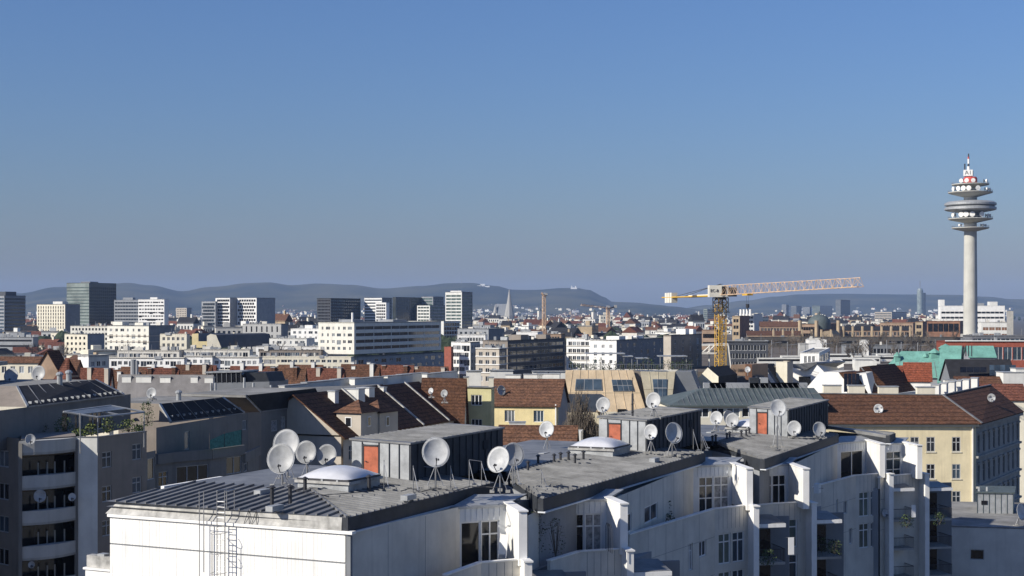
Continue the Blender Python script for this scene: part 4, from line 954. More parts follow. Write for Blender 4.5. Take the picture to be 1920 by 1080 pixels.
def ext(name, parent, poly, d, back, m, ms=None, yaw=0):
    """a solid with the outline poly (picture positions at distance d), running back along the vector back"""
    ya = R(yaw); xm = sum(p[0] for p in poly)/len(poly); X0 = PX(xm, d); dd = lambda x: (math.sin(ya)*X0+math.cos(ya)*d)/(math.sin(ya)*(x-960)/F+math.cos(ya))
    f_ = [P(x, y, dd(x)) for x, y in poly]; n = len(f_); b = [p+Vector(back) for p in f_]
    ar = sum((poly[i][0]*poly[(i+1) % n][1]-poly[(i+1) % n][0]*poly[i][1]) for i in range(n))
    fs = [tuple(range(n)), tuple(range(2*n-1, n-1, -1))]+[(i, n+i, n+(i+1) % n, (i+1) % n) for i in range(n)]
    if ar > 0: fs = [tuple(reversed(q)) for q in fs]
    return obj(name, f_+b, fs, [m, ms or m], parent, mi=[0]+[1]*(n+1))

# ------------------------------------------------------------------ roofs between the white building and the blocks behind
# long brown tiled roof in raking light
lh = thing('tiled_house', 'long house with dark brown tiled roof and a row of white chimneys', 'house', (-15, 195, 0))
rn, rf = G(556, 739, 26.2), G(786, 715, 26.2); W2 = 13.0
A = xy(rn)+V_*(W2/2); B = xy(rf)+V_*(W2/2)
gable(lh, A, B, W2, 21.5, 26.2, M['tile_brown'], .4, gm=M['beige'])
face(A, B, 5, 21.45, M['beige'], [(i/9+.04, i/9+.075, 18.4, 20.2, 'cross') for i in range(9)], parent=lh)
mb = MB(); mb.slab([(v.x, v.y) for v in (A-V_*.3, B-V_*.3, B-V_*12.7, A-V_*12.7)], 0, 21.3); mb.build('core', M['beige'], lh)
Lr_ = (B-A).length
for k in (.33, .62, .86):
    p = A+(B-A)*k; q = MB(); q.add([xy(p)+V_*.45+Z*21.35, xy(p)+V_*.45+U*.3+Z*21.35, xy(p)-V_*6.5+U*.3+Z*26.4, xy(p)-V_*6.5+Z*26.4, xy(p)+V_*.45+Z*21.1, xy(p)-V_*6.5+Z*26.1, xy(p)+V_*.45+U*.3+Z*21.1, xy(p)-V_*6.5+U*.3+Z*26.1], [(0, 1, 2, 3), (0, 3, 5, 4), (1, 6, 7, 2), (0, 4, 6, 1)]); q.build('verge', M['flashing'], lh)
for px, py, w, l, h in ((625, 757, 1.0, .9, 1.5), (663, 765, 2.4, 1.6, 2.4), (686, 752, 1.8, 1.4, 1.7), (716, 748, 1.0, .8, 1.5)):
    d = 178+(px-600)*.16; p = P(px, py, d); chimney(lh, p-Z*.8, w, l, h+.8, RZU-math.pi/2, M['offwhite'], M['zinc_light'])
# dormer with hipped cap
for px, w in ((672, 3.4), (708, 3.2)):
    d = 176+(px-640)*.1; c = P(px, 800, d); z1 = ZY(772, d)
    mb = MB(); mb.cbox(Vector((c.x, c.y, 17)), w, 4.5, z1-17, RZU-math.pi/2); do = mb.build('dormer', M['beige'], lh)
    q = MB(); a = U*2.6; b = V_*(w/2+.3); cc = xy(c); q.add([cc-a-b+Z*z1, cc-a+b+Z*z1, cc+a+b+Z*z1, cc+a-b+Z*z1, cc+Z*(z1+1.5)], [(0, 1, 4), (1, 2, 4), (2, 3, 4), (3, 0, 4), (3, 2, 1, 0)]); q.build('dormer_roof', M['tile_old'], do)
    q = MB(); pos = cc+V_*(w/2+.02)-U*.8; q.box(pos+Z*(z1-1.7), U*.8, V_*.05, 1.2); q.build('dormer_window', M['frame_white'], do); q = MB(); q.box(pos+U*.1+V_*.05+Z*(z1-1.6), U*.6, V_*.02, 1.0); q.build('pane', M['glass_dark'], do)
    q = MB(); pos = cc-U*2.27-V_*.5; q.box(pos+Z*(z1-1.7), V_*.9, U*.05, 1.2); q.build('dormer_window', M['frame_white'], do); q = MB(); q.box(pos-U*.02+V_*.1+Z*(z1-1.6), V_*.7, U*.02, 1.0); q.build('pane', M['glass_dark'], do)
# firewall chimneys behind its ridge, on a second roof
fb = thing('firewall_house', 'dark-roofed house whose long grey firewalls end in white chimney heads', 'house', (-10, 232, 0))
rn2, rf2 = G(500, 737, 24.6), G(845, 712, 24.6)
A = xy(rn2)+V_*5.5; B = xy(rf2)+V_*5.5; gable(fb, A, B, 11, 20.5, 24.3, M['slate'], .3, gm=M['beige'])
mb = MB(); mb.slab([(v.x, v.y) for v in (A-V_*.3, B-V_*.3, B-V_*10.7, A-V_*10.7)], 0, 20.4); mb.build('core', M['beige'], fb)
for px, py, l in ((528, 724, 6), (570, 718, 8), (600, 715, 5), (624, 712, 7), (660, 711, 9), (722, 706, 8), (748, 703, 9), (796, 702, 5), (813, 700, 8)):
    d = G(px, py+14, 24.4).y; p = P(px, py+14, d); hh = 14*d/F
    chimney(fb, p+U*(l/2)-Z*.6, 1.0, l, hh+.6, RZU-math.pi/2, M['offwhite'], M['grey'])
# yellow stair tower and yellow house
yt = block('yellow_tower', 'narrow yellow-green tower house with one triple window beside the brown roofs', 'house', 866, 921, 927, 727, 208, th=22, ml='yellow_green', pl=dict(rows=3, kind='punch', n=1, fh=3.4, w=1.7, h=1.5, top=.9), style='triple', parapet=.15, roof='zinc_light', depth=.2)
for fx in (.05, .9):
    p = yt['C']+yt['dl']*yt['Ll']*fx+yt['dr']*.5; chimney(yt['t'], Vector((p.x, p.y, yt['z']-.3)), .7, .7, 1.7, 0, M['cream2'], M['zinc_light'])
q = MB(); q.box(yt['C']+yt['dr']*-.3+yt['dl']*-.3+Z*yt['z'], yt['dl']*(yt['Ll']+.6), yt['dr']*(yt['Lr']+.6), .12); q.build('roof_cap', M['zinc'], yt['t'])
house('yellow_annex', 'pale yellow house with brown roof joined to the narrow tower house', 792, 868, 874, 768, 204, 20, 4.3, 'cream2', 'tile_brown', pl=dict(rows=2, kind='punch', n=4, fh=3.2, w=.9, h=1.5, top=.9), min_l=12)
yh = house('yellow_house', 'pale yellow house with brown tiled roof behind the bare tree', 919, 1047, 1064, 758, 228, 10, 3.7, 'pale_yellow', 'tile_old', pl=dict(rows=3, kind='punch', n=2, fh=3.3, w=1.6, h=1.8, top=1.0), wallr='grey', chim=[(.22, .55, 3.6, .8, .5, 0), (.45, .55, 3.0, .8, .4, 0), (.75, .55, 2.4, .8, .3, 0)], style='triple', hip=(0, 0))  # grey right gable: shade put into the wall colour
mb = MB(); mb.box(yh['C']+yh['dl']*.35+Vector((0, -.15, 0))+Z*8, yh['dl']*.18, Vector((0, -.12, 0)), yh['z']-8); mb.build('drainpipe', M['white'], yh['t'])
dish(940, 732, 18, 742, 24.0, 'grey dish on the brown roof of the yellow house, turned away', -30, 10, LD, d=231, dark=True)
dish(808, 733, 11, 745, 24.5, 'narrow white dish on the brown tiled roof, first of a pair', 30, 14, LD, d=200)
dish(833, 738, 14, 750, 23.8, 'round white dish on the brown tiled roof, second of a pair', 20, 14, LD, d=200)
lt = house('low_tiled_house', 'low house with red-brown tiled roof under the yellow house', 935, 1075, 1082, 852, 172, 8, 3.2, 'offwhite', 'tile_old', min_l=13)
lc = thing('courtyard_house', 'white chimney block and terrace wall below the yellow house', 'house', P(970, 830, 200))
chimney(lc, P(970, 816, 200)-Z*3, 2.2, 1.4, 3+ (816-792)*200/F, 0, M['offwhite'], M['zinc_light']); mb = MB(); mb.cbox(P(1010, 825, 203)-Z*12, 12, 4, 13.4, R(-8)); mb.build('wall', M['offwhite'], lc)

for x0, x1, y0, y1, lb in ((874, 902, 696, 712, 'white double chimney slab behind the yellow tower'), (918, 962, 695, 712, 'wide white chimney slab above the roof of the yellow house'), (998, 1027, 697, 714, 'white chimney slab left of a joint beside the tan mansard'), (1029, 1060, 697, 714, 'white chimney slab touching the tan mansard')):
    q = thing('chimney_slab', lb, 'chimney', P((x0+x1)/2, 730, 243)); ext('stack', q, [(x0, y0), (x1, y0), (x1, y1+40), (x0, y1+40)], 243, (0, 1, 0), M['offwhite']); ext('cap', q, [(x0-1, y0-1.5), (x1+1, y0-1.5), (x1+1, y0), (x0-1, y0)], 242.8, (0, 1.4, 0), M['zinc_light'])
# tan metal mansard with big roof windows
tm = thing('mansard_building', 'tan metal mansard building with slanted windows and a planted roof terrace', 'building', P(1160, 775, 246))
def mans(poly, dt, db, m, wins, seams, ht=True):
    (x0, y0), (x1, y1), (x2, y2), (x3, y3) = poly                      # top left, top right, bottom right, bottom left
    a, b, c, d = P(x0, y0, dt), P(x1, y1, dt), P(x2, y2, db), P(x3, y3, db)
    vs_, fs = quadplate(a, b, c, d, .25); q = MB(); q.add(vs_, fs); s = q.build('mansard_slope', M[m], tm)
    at = lambda u, v: (a+(b-a)*u)*(1-v)+(d+(c-d)*u)*v
    n = (b-a).cross(d-a).normalized(); n = n if n.y < 0 else -n
    for i in range(1, seams):
        p, r = at(i/seams, 0), at(i/seams, 1); q = MB(); q.bar(p+n*.03, r+n*.03, .05, 4); q.build('seam', M[m], s)
    for vv in (.55,):
        q = MB(); q.bar(at(0, vv)+n*.02, at(1, vv)+n*.02, .05, 4); q.build('seam', M['tan_dark'], s)
    for u0, u1, v0, v1, nc, nr in wins:
        q = MB(); p = [at(u0, v0), at(u1, v0), at(u1, v1), at(u0, v1)]; q.add([v+n*.14 for v in p]+p, [(0, 3, 2, 1), (0, 1, 5, 4), (1, 2, 6, 5), (2, 3, 7, 6), (3, 0, 4, 7)]); w = q.build('roof_window', M['frame_grey'], s)
        for i in range(nc):
            for j in range(nr):
                e = .06; ua = u0+(u1-u0)*(i+e)/nc; ub = u0+(u1-u0)*(i+1-e)/nc; va = v0+(v1-v0)*(j+e)/nr; vb = v0+(v1-v0)*(j+1-e)/nr
                q = MB(); q.add([at(ua, va)+n*.18, at(ub, va)+n*.18, at(ub, vb)+n*.18, at(ua, vb)+n*.18], [(0, 3, 2, 1)]); q.build('pane', M['glass_blue'], w)
    return s
mans(((1060, 694), (1187, 694), (1212, 772), (1045, 772)), 250, 246, 'tan_metal', [(.17, .52, .22, .50, 3, 1), (.66, .93, .24, .52, 4, 2)], 9)
mans(((1201, 697), (1266, 697), (1259, 758), (1213, 758)), 247, 243, 'tan_dark', [(.32, .78, .24, .80, 3, 2)], 4)
ext('gable_wall', tm, [(1266, 697), (1296, 697), (1318, 752), (1256, 775)], 247, (2, 12, 0), M['midgrey'])
ext('recess_wall', tm, [(1187, 694), (1203, 697), (1216, 772), (1205, 772)], 250.5, (0, 3, 0), M['taupe'])
ext('core', tm, [(1058, 696), (1290, 698), (1300, 860), (1050, 860)], 252, (3, 11, 0), M['cream2'])
ext('wall', tm, [(1130, 772), (1262, 772), (1262, 860), (1130, 860)], 246, (0, 4, 0), M['cream2'])
for x0, x1, y0, y1 in ((1158, 1174, 767, 778), (1196, 1212, 768, 780)): ext('window', tm, [(x0, y0), (x1, y0), (x1, y1), (x0, y1)], 245.8, (0, .3, 0), M['glass_dark'])
zt2 = ZY(694, 252)
for x0, x1, h in ((1100, 1170, 31), (1170, 1185, 26), (1238, 1287, 26), (1195, 1215, 22)):
    for x in (x0, x1):
        q = MB(); q.bar(P(x, 694, 253), P(x, 694-h, 253), .06, 5); q.bar(P(x, 694, 256), P(x, 694-h, 256), .06, 5); q.build('pergola_post', M['zinc_light'], tm)
    q = MB(); q.box(P(x0-2, 694-h+1, 252.6), (PX(x1-x0+964, 253), 0, 0), (0, 4, 0), .16); q.build('pergola_roof', M['zinc_light'], tm)
q = MB()
for i in range(56): x = 1066+i*4.2; q.bar(P(x, 694, 251), P(x, 683, 251), .025, 4, caps=False)
q.bar(P(1066, 683, 251), P(1301, 683, 251), .04, 4); q.build('railing', M['steel'], tm, kind='stuff')
for i in range(26):
    px = 1072+i*9; leafy('terrace_shrub', 'grey-green potted shrub in the row along the tan mansard terrace', P(px+random.uniform(-3, 3), 694, 252.5), random.uniform(.3, .6), .4, random.uniform(.7, 2.2), 60, [M['leaf']], 'shrubs on the tan mansard terrace', 'shrub', .2, 4, seed=i+50)

# green-grey sheet metal roof with cream walls
gm_ = house('sheet_roof_house', 'cream house with blue-green standing seam roof behind the third stair house', 1262, 1545, 1560, 757, 192, -3, 1.7, 'cream2', 'patina', pl=dict(rows=2, kind='bands', n=9, fh=3.2, w=1.5, h=1.2, top=.5), hip=(5, 0), min_l=14, over=.5)
a = gm_['A']; b = gm_['C']; t = (b-a).normalized(); n = Vector((-t.y, t.x, 0)); k = int((b-a).length/.75)
for i in range(k):
    x = i*.75; p0 = a+t*x-n*.5+Z*(gm_['z']-.15); ux = max(0, min(1, x/5)); p1 = a+t*x+n*(7*ux)+Z*(gm_['z']+2.2*ux)
    seam(gm_['t'], p0, p1, .05, .03)
for px, w in ((1330, 1.6), (1345, 2.2), (1378, 5.5), (1413, 1.2), (1455, 6), (1478, 5), (1432, 1.0)):
    p = P(px, 733, 199.5); mb = MB(); mb.cbox(p-Z*.6, w, 1.0, 1.7 if w > 1.5 else 2.4, 0); mb.build('roof_duct', M['zinc_dark'] if px % 2 else M['grey'], gm_['t'])
# cream corner house on the right with the brown hipped roof
cz = ZY(793, 190); cc = thing('corner_house', 'cream corner house with brown hipped tile roof and grey side facade', 'house', (PX(1830, 190), 190, 0))
cA, cC = Vector((PX(1500, 190), 190, 0)), Vector((PX(1830, 190), 190, 0)); cB = G(1912, 771, cz); cB = xy(cB)
LwA = (cC-cA).length; LwB = (cB-cC).length
wA = []
sx_ = lambda x: (x-1500)*190/F
for r_ in range(5):
    for x in (1604, 1660, 1715, 1745, 1793): wA.append((sx_(x)-.55, sx_(x)+.55, cz-3.7-3.48*r_, cz-1.8-3.48*r_, 'cross'))
wall(cc, cA, cC, 0, cz, M['cream'], wA, fm=FG, gm=GD, near=True, depth=.12)
for w in wA:
    q = MB(); q.box(cA+Vector((w[0]-.12, 0, w[2]-.12)), Vector((w[1]-w[0]+.24, 0, 0)), Vector((0, -.1, 0)), .1); q.build('sill', M['cream2'], cc)
wB = []
for r_ in range(5):
    for i in range(9): x = LwB*(i+.5)/9; wB.append((x-.6, x+.6, cz-4.0-3.9*r_, cz-1.7-3.9*r_))
wall(cc, cC, cB, 0, cz, M['concrete'], wB, fm=M['frame_grey'], gm=GD, depth=.25, style='cross')
tB = (cB-cC).normalized(); nB = Vector((tB.y, -tB.x, 0))
for r_ in range(5):
    q = MB(); q.box(cC+Z*(cz-4.55-3.9*r_), tB*LwB, nB*.3, .28); q.build('cornice', M['concrete'], cc)
    for i in range(9):
        x = LwB*(i+.5)/9; q = MB(); q.box(cC+tB*(x-.85)+Z*(cz-1.55-3.9*r_), tB*1.7, nB*.25, .25); q.build('window_hood', M['concrete'], cc)
q = MB(); q.box(cA+Vector((0, -.35, cz-.45)), cC-cA+Vector((.3, 0, 0)), Vector((0, .35, 0)), .4); q.build('eaves', M['cream2'], cc)
q = MB(); q.box(cC+nB*.001+Z*(cz-.55), tB*LwB, nB*.5, .5); q.build('eaves', M['concrete'], cc)
mb = MB(); mb.bar(cC+Vector((-.45, -.12, 8)), cC+Vector((-.45, -.12, cz-.4)), .14, 8); mb.build('drainpipe', M['white2'], cc)
r0, r1, r2 = P(1515, 738, 196.5), P(1768, 741, 197.5), P(1858, 722, 219)
o1 = cA+Vector((-.3, -.6, cz-.02)); o2 = cC+Vector((.3, -.6, cz-.02))+nB*.3; o3 = cB+nB*.6+Z*(cz-.02)
obj('roof', [o1, o2, o3, r0, r1, r2, o1-Z*.12, o2-Z*.12, o3-Z*.12, r0+Vector((0, 9, -4)), r1+Vector((-3, 9, -4)), r2+Vector((-9, 3, -4)), cB+Vector((-2, 12, cz-.02))], [(0, 1, 4, 3), (1, 2, 5, 4), (6, 7, 1, 0), (7, 8, 2, 1), (3, 4, 10, 9), (4, 5, 11, 10), (2, 12, 5)], M['tile_brown'], cc)
seam(cc, o2+Z*.02, r1+Z*.02, .25, .12, 'hip_cap'); seam(cc, r0, r1, .25, .12, 'ridge_cap'); seam(cc, r1, r2, .25, .12, 'ridge_cap')
mb = MB(); mb.slab([(v.x, v.y) for v in (cA+Vector((.2, .4, 0)), cC+Vector((-.3, .4, 0)), cB-nB*.4, cB-nB*14, cA+Vector((.2, 12, 0)))], 0, cz-.2); mb.build('core', M['beige'], cc)
for px, py, w, h in ((1560, 741, 2.4, 1.1), (1605, 740, 2.2, 1.0), (1665, 742, 2.6, 1.0), (1735, 743, 2.4, 1.0)): chimney(cc, P(px, py, 199)-Z*1.2, w, .8, h+1.4, 0, M['cream2'], M['zinc_light'])
for px, py in ((1756, 741), (1770, 738), (1785, 735), (1797, 733), (1812, 730), (1828, 727)): chimney(cc, P(px, py, 203+(px-1756)*.2)-Z*.8, .9, 1.6, 2.2, RZU-math.pi/2, M['offwhite'], M['zinc_light'])
dish(1647, 767, 18, 779, 23.6, 'grey dish in the middle of the brown hipped roof', 10, 14, LD, d=192.5)
dish(1859, 746, 15, 757, 24.4, 'small dish on the far end of the brown hipped roof', 10, 14, LD, d=205)
# low building with a sheet metal box, lower right
lb = thing('annex_building', 'low shaded annex with a pale sheet-clad box on its roof', 'building', P(1850, 1000, 140))
zq = 13.2; q1, q2, q3 = G(1782, 988, zq), G(1935, 1000, zq), G(1850, 930, zq)
face(q1, xy(q1)+Vector((14, -3, 0)), 0, zq, M['white2'], [(.14, .24, zq-3.4, zq-2.3, 'plain')], parent=lb)
mb = MB(); mb.slab([(v.x, v.y) for v in (xy(q1)+Vector((.1, .3, 0)), xy(q1)+Vector((14, -2.7, 0)), xy(q1)+Vector((18, 20, 0)), xy(q1)+Vector((3, 22, 0)))], 0, zq-.05); mb.build('roof', M['gravel_roof'], lb)
mb = MB(); mb.box(xy(q1)+Vector((0, 0, zq-.04)), Vector((14, -3, 0)), Vector((.06, .3, 0)), .18); mb.build('coping', M['zinc'], lb)
bx0 = P(1832, 964, 168); mb = MB(); mb.box(bx0-Z*.6, Vector((3.9, -.5, 0)), Vector((2.2, 6, 0)), 3.0); bo = mb.build('roof_box', M['zinc_light'], lb)
for i in range(7): mb = MB(); mb.box(bx0+Vector((3.9*i/6-.02, -.5*i/6-.06, -.6)), Vector((.05, 0, 0)), Vector((0, .05, 0)), 2.98); mb.build('cladding_joint', M['patina'], bo)
mb = MB(); mb.box(bx0+Vector((.45, -.14, 1.1)), Vector((.65, -.08, 0)), Vector((0, .1, 0)), .45); mb.build('hatch', M['glass_dark'], bo)
mb = MB(); mb.box(bx0+Vector((-.15, -.15, 2.4)), Vector((4.2, -.54, 0)), Vector((2.3, 6.3, 0)), .12); mb.build('box_roof', M['patina'], bo)
for k in (.5, 1.4): mb = MB(); mb.bar(bx0+Vector((k, .8, 2.4)), bx0+Vector((k, .8, 3.0)), .14, 8); mb.build('vent_pipe', M['zinc_light'], bo)
dish(1914, 960, 30, 985, 13.2, 'dish cut by the picture edge beside the sheet-clad box', -40, 12, LD, d=158)
# ------------------------------------------------------------------ red roofed rows and houses behind the near roofs
OCC = []                                                      # picture rectangles already covered: x0, x1, y top, distance
def occ(x0, x1, yt, d): OCC.append((x0, x1, yt, d))
def hidden(x, y, d): return any(a-2 <= x <= b+2 and y > t-1 and dd < d for a, b, t, dd in OCC)
rr = random.Random(21)
RT = ['tile_red', 'tile_old', 'tile_red', 'tile_brown', 'tile_bright']
row = [(150, 205, 728, 300, 'dark red hipped roof at the start of the red-roofed row'), (200, 268, 726, 330, 'red roof behind the grey metal roof, nearest the row start'), (266, 330, 722, 345, 'red roof with two pale chimneys above the grey metal roof'), (328, 392, 720, 350, 'red roof beside the dark glass roof house'),
       (452, 512, 732, 300, 'red roof just past the dark glass roof house'), (500, 568, 728, 315, 'red roof with brick chimneys in the middle of the row'), (566, 640, 724, 330, 'long red roof with small dishes below the cream wing'), (638, 706, 721, 340, 'red roof below the corner of the white slab block'),
       (704, 770, 719, 345, 'red roof in front of the grey ground floors of the slab block'), (768, 834, 717, 350, 'last red roof of the row before the red-striped block')]
for i, (x0, x1, ye, d, lb) in enumerate(row):
    ch = [(rr.uniform(.05, .3), .45, .9, rr.uniform(1, 2.2), rr.uniform(-.8, -.1), 0), (rr.uniform(.55, .9), .55, .9, rr.uniform(1, 1.8), rr.uniform(-.8, -.1), 0)]
    house('red_roof_house', lb, x0, x1, x1+8, ye, d, 12+rr.uniform(-4, 6), rr.uniform(3.6, 4.6), 'cream2', RT[i % 4], group='red-roofed houses in a row', chim=ch, min_l=11, chm=('beige', 'offwhite', 'tile_old')[i % 3], pl=dict(rows=1, kind='punch', n=4, fh=3.2, w=1, h=1.5, top=1)); occ(x0, x1, ye-28, d)
back = [(225, 300, 712, 395, 'small red roof peeping between white terraces and the row'), (330, 400, 709, 400, 'narrow red ridge below the long white terraces'), (430, 500, 711, 390, 'red ridge below the cream wing, far end'), (520, 600, 708, 400, 'red ridge directly below the cream wing'), (640, 700, 708, 410, 'thin red ridge under the grey ground floors')]
for i, (x0, x1, ye, d, lb) in enumerate(back):
    house('red_roof_house', lb, x0, x1, x1+8, ye, d, 10, 3.4, 'cream2', RT[(i+1) % 3], group='red-roofed houses in a row', chim=[(.2, .5, .9, 1.4, .5, 0), (.7, .5, .9, 1.4, .6, 0)], min_l=10)
gh = house('grey_roof_house', 'house with a broad grey sheet roof and a row of white chimneys', 222, 392, 400, 752, 205, 6, 3.6, 'taupe', 'grey_sheet', min_l=14, chim=[(.02, .55, 1.2, .8, -.6, 0), (.18, .55, 1.0, .8, -.5, 0), (.50, .55, 1.5, .8, -.6, 0), (.74, .55, 2.2, .8, -.5, 0), (.93, .55, 1.3, .8, -.5, 0)])
gg = thing('glass_roof_house', 'dark glazed roof structure standing among the red roofs', 'house', P(425, 735, 255))
ext('glass_box', gg, [(386, 699), (452, 697), (458, 716), (386, 718)], 250, (2, 5, 0), M['glass_dark']); ext('base', gg, [(380, 718), (505, 716), (505, 790), (380, 790)], 250, (2, 8, 0), M['midgrey']); ext('edge', gg, [(384, 697), (454, 695), (454, 698), (384, 700)], 249.8, (2, 5, 0), M['zinc_light'])
ext('side_box', gg, [(460, 699), (498, 698), (505, 716), (458, 716)], 251, (2, 5, 0), M['zinc_dark'])
for i in range(8): ext('glazing_bar', gg, [(388+i*9, 700), (389+i*9, 700), (389.5+i*9, 717), (388.5+i*9, 717)], 249.9, (0, .1, 0), M['steel'])
for px, tp in ((396, 718), (404, 718), (458, 708), (475, 718), (508, 722)):
    p = P(px, 745, 190); mb = MB(); mb.bar(p-Z*1, P(px, tp, 190), .16, 8); mb.build('flue', M['zinc_light'], gg)
lr2 = thing('low_roof_house', 'flat pale roof with flues and pipes between the shaded row and the brown roofs', 'house', P(470, 750, 188))
ext('roof', lr2, [(400, 744), (600, 736), (600, 760), (400, 766)], 186, (6, 22, 0), M['bitumen']); ext('wall', lr2, [(400, 766), (600, 760), (600, 900), (400, 900)], 187, (6, 20, 0), M['taupe'])
# left edge: cream facade, brick-red pyramid roof, white cube, antenna tower
house('cream_facade_house', 'cream house with attic windows behind the two rooftop dishes', -40, 72, 80, 677, 330, 6, 1.0, 'cream2', 'tile_old', pl=dict(rows=3, kind='punch', n=6, fh=3.2, w=1.1, h=1.5, top=1.2), min_l=10)
house('dark_gable_house', 'house with dark roof and orange firewall next to the cream facade', 70, 108, 128, 690, 300, 20, 3.5, 'brick_light', 'tile_brown', min_l=8, ridge='right')
house('pyramid_roof_house', 'small house with a brick-red pyramid roof beside the white cube', 104, 130, 148, 704, 290, 28, 3.4, 'brick_light', 'tile_red', hip=(2.4, 2.4), min_l=6)
house('steep_red_house', 'steep dark red roof behind the pyramid roof', 118, 140, 158, 700, 350, 25, 3.2, 'brick', 'tile_brown', min_l=8)
block('white_cube_house', 'white cube house with grey side and small windows', 'house', 146, 166, 204, 666, 420, 25, 'white', 'white2', pr=dict(rows=2, kind='punch', n=3, fh=3.2, w=1.6, h=1.5, top=1.2))
an = thing('antenna_tower', 'grey cylindrical antenna tower on the roof ridge before the long white terraces', 'antenna', P(252, 725, 225))
mb = MB(); mb.bar(P(252, 728, 225), P(252, 690, 225), .18, 8); mb.build('mast', M['steel_dark'], an); mb = MB(); mb.bar(P(250, 712, 225), P(250, 674, 225), .42, 10); mb.build('radome', M['grey'], an); mb = MB(); mb.bar(P(257, 710, 224.6), P(257, 676, 224.6), .22, 8); mb.build('panel_antenna', M['grey'], an)
mb = MB(); mb.cbox(P(252, 714, 225), 1.6, 1.6, .15); mb.build('platform', M['steel_dark'], an)

# ------------------------------------------------------------------ middle-distance blocks
W = dict
def bl(label, xl, xc, xr, yt, d, th=25, *a, **k):
    k.setdefault('name', 'city_block'); k.setdefault('cat', 'building'); n = k.pop('name'); c = k.pop('cat'); occ(xl, max(xr, xc), yt, d)
    r_ = block(n, label, c, xl, xc, xr, yt, d, th, *a, **k)
    if d < 1300 and r_['Ll'] > 8:                              # lift heads, air units and flues on the roof
        g = random.Random(int(xl*7+yt))
        for i in range(g.randint(3, 7)):
            fx, fy = g.uniform(.08, .9), g.uniform(.06, .7); p = r_['C']+r_['dl']*r_['Ll']*fx+r_['dr']*r_['Lr']*fy; q = MB(); w_ = g.choice((.8, 1.2, 2.0, 3.2)); q.cbox(Vector((p.x, p.y, r_['z']-.6)), w_, g.uniform(.8, 2.2), g.uniform(1.2, 2.4), R(-th)); q.build('roof_unit', M[g.choice(('white2', 'grey', 'zinc_light', 'midgrey'))], r_['t'])
        for i in range(g.randint(1, 3)):
            fx, fy = g.uniform(.08, .9), g.uniform(.06, .5); p = r_['C']+r_['dl']*r_['Ll']*fx+r_['dr']*r_['Lr']*fy; q = MB(); q.bar(Vector((p.x, p.y, r_['z']-.6)), Vector((p.x, p.y, r_['z']+g.uniform(1.5, 3.5))), .09*d/700, 5); q.build('roof_mast', M['steel'], r_['t'])
    return r_
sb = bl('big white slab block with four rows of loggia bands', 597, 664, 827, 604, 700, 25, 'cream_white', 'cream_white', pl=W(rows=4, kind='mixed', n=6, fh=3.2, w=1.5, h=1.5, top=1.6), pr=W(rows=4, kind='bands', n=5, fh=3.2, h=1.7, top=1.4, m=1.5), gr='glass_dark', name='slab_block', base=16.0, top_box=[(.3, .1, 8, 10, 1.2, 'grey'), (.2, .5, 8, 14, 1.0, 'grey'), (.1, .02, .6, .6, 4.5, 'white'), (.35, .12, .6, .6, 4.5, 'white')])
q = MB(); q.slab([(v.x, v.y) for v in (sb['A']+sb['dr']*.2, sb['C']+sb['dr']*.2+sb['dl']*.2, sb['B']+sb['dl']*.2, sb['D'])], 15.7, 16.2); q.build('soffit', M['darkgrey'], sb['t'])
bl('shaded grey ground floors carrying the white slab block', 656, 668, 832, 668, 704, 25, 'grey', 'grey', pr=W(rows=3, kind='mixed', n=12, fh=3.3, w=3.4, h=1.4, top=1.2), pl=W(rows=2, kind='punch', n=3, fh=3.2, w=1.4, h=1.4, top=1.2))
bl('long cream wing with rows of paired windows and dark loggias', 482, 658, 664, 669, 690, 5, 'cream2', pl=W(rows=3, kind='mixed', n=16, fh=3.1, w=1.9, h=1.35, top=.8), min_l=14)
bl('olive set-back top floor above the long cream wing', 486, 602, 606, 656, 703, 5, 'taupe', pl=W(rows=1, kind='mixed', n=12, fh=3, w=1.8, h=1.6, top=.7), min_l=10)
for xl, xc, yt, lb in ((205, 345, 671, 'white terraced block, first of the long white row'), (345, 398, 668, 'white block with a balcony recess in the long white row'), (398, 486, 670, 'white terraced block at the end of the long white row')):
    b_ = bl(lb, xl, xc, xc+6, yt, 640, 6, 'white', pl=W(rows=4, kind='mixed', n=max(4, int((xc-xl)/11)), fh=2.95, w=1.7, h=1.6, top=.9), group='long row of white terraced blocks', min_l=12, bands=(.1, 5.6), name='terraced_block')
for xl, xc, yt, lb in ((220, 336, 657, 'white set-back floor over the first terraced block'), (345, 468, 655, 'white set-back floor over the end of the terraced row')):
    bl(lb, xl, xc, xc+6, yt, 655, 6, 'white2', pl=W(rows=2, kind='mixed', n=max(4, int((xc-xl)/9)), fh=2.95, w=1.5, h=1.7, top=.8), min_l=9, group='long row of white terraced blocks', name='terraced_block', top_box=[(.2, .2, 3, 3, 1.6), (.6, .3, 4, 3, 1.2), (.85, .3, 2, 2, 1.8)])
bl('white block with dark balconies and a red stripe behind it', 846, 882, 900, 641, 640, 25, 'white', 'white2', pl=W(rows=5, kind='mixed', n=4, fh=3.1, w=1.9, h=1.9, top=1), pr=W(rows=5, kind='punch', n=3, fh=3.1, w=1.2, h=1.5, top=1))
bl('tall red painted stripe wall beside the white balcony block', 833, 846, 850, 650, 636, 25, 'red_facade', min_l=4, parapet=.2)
bb = bl('brown block with white balcony slabs at the corner of the dark block', 892, 936, 950, 653, 600, 25, 'beige', 'taupe', pl=W(rows=4, kind='punch', n=3, fh=3.3, w=1.7, h=2.0, top=1), pr=W(rows=4, kind='band', fh=3.3, h=2.0, top=1), bands=(.2, 3.5, 6.8, 10.1), bandm='white')
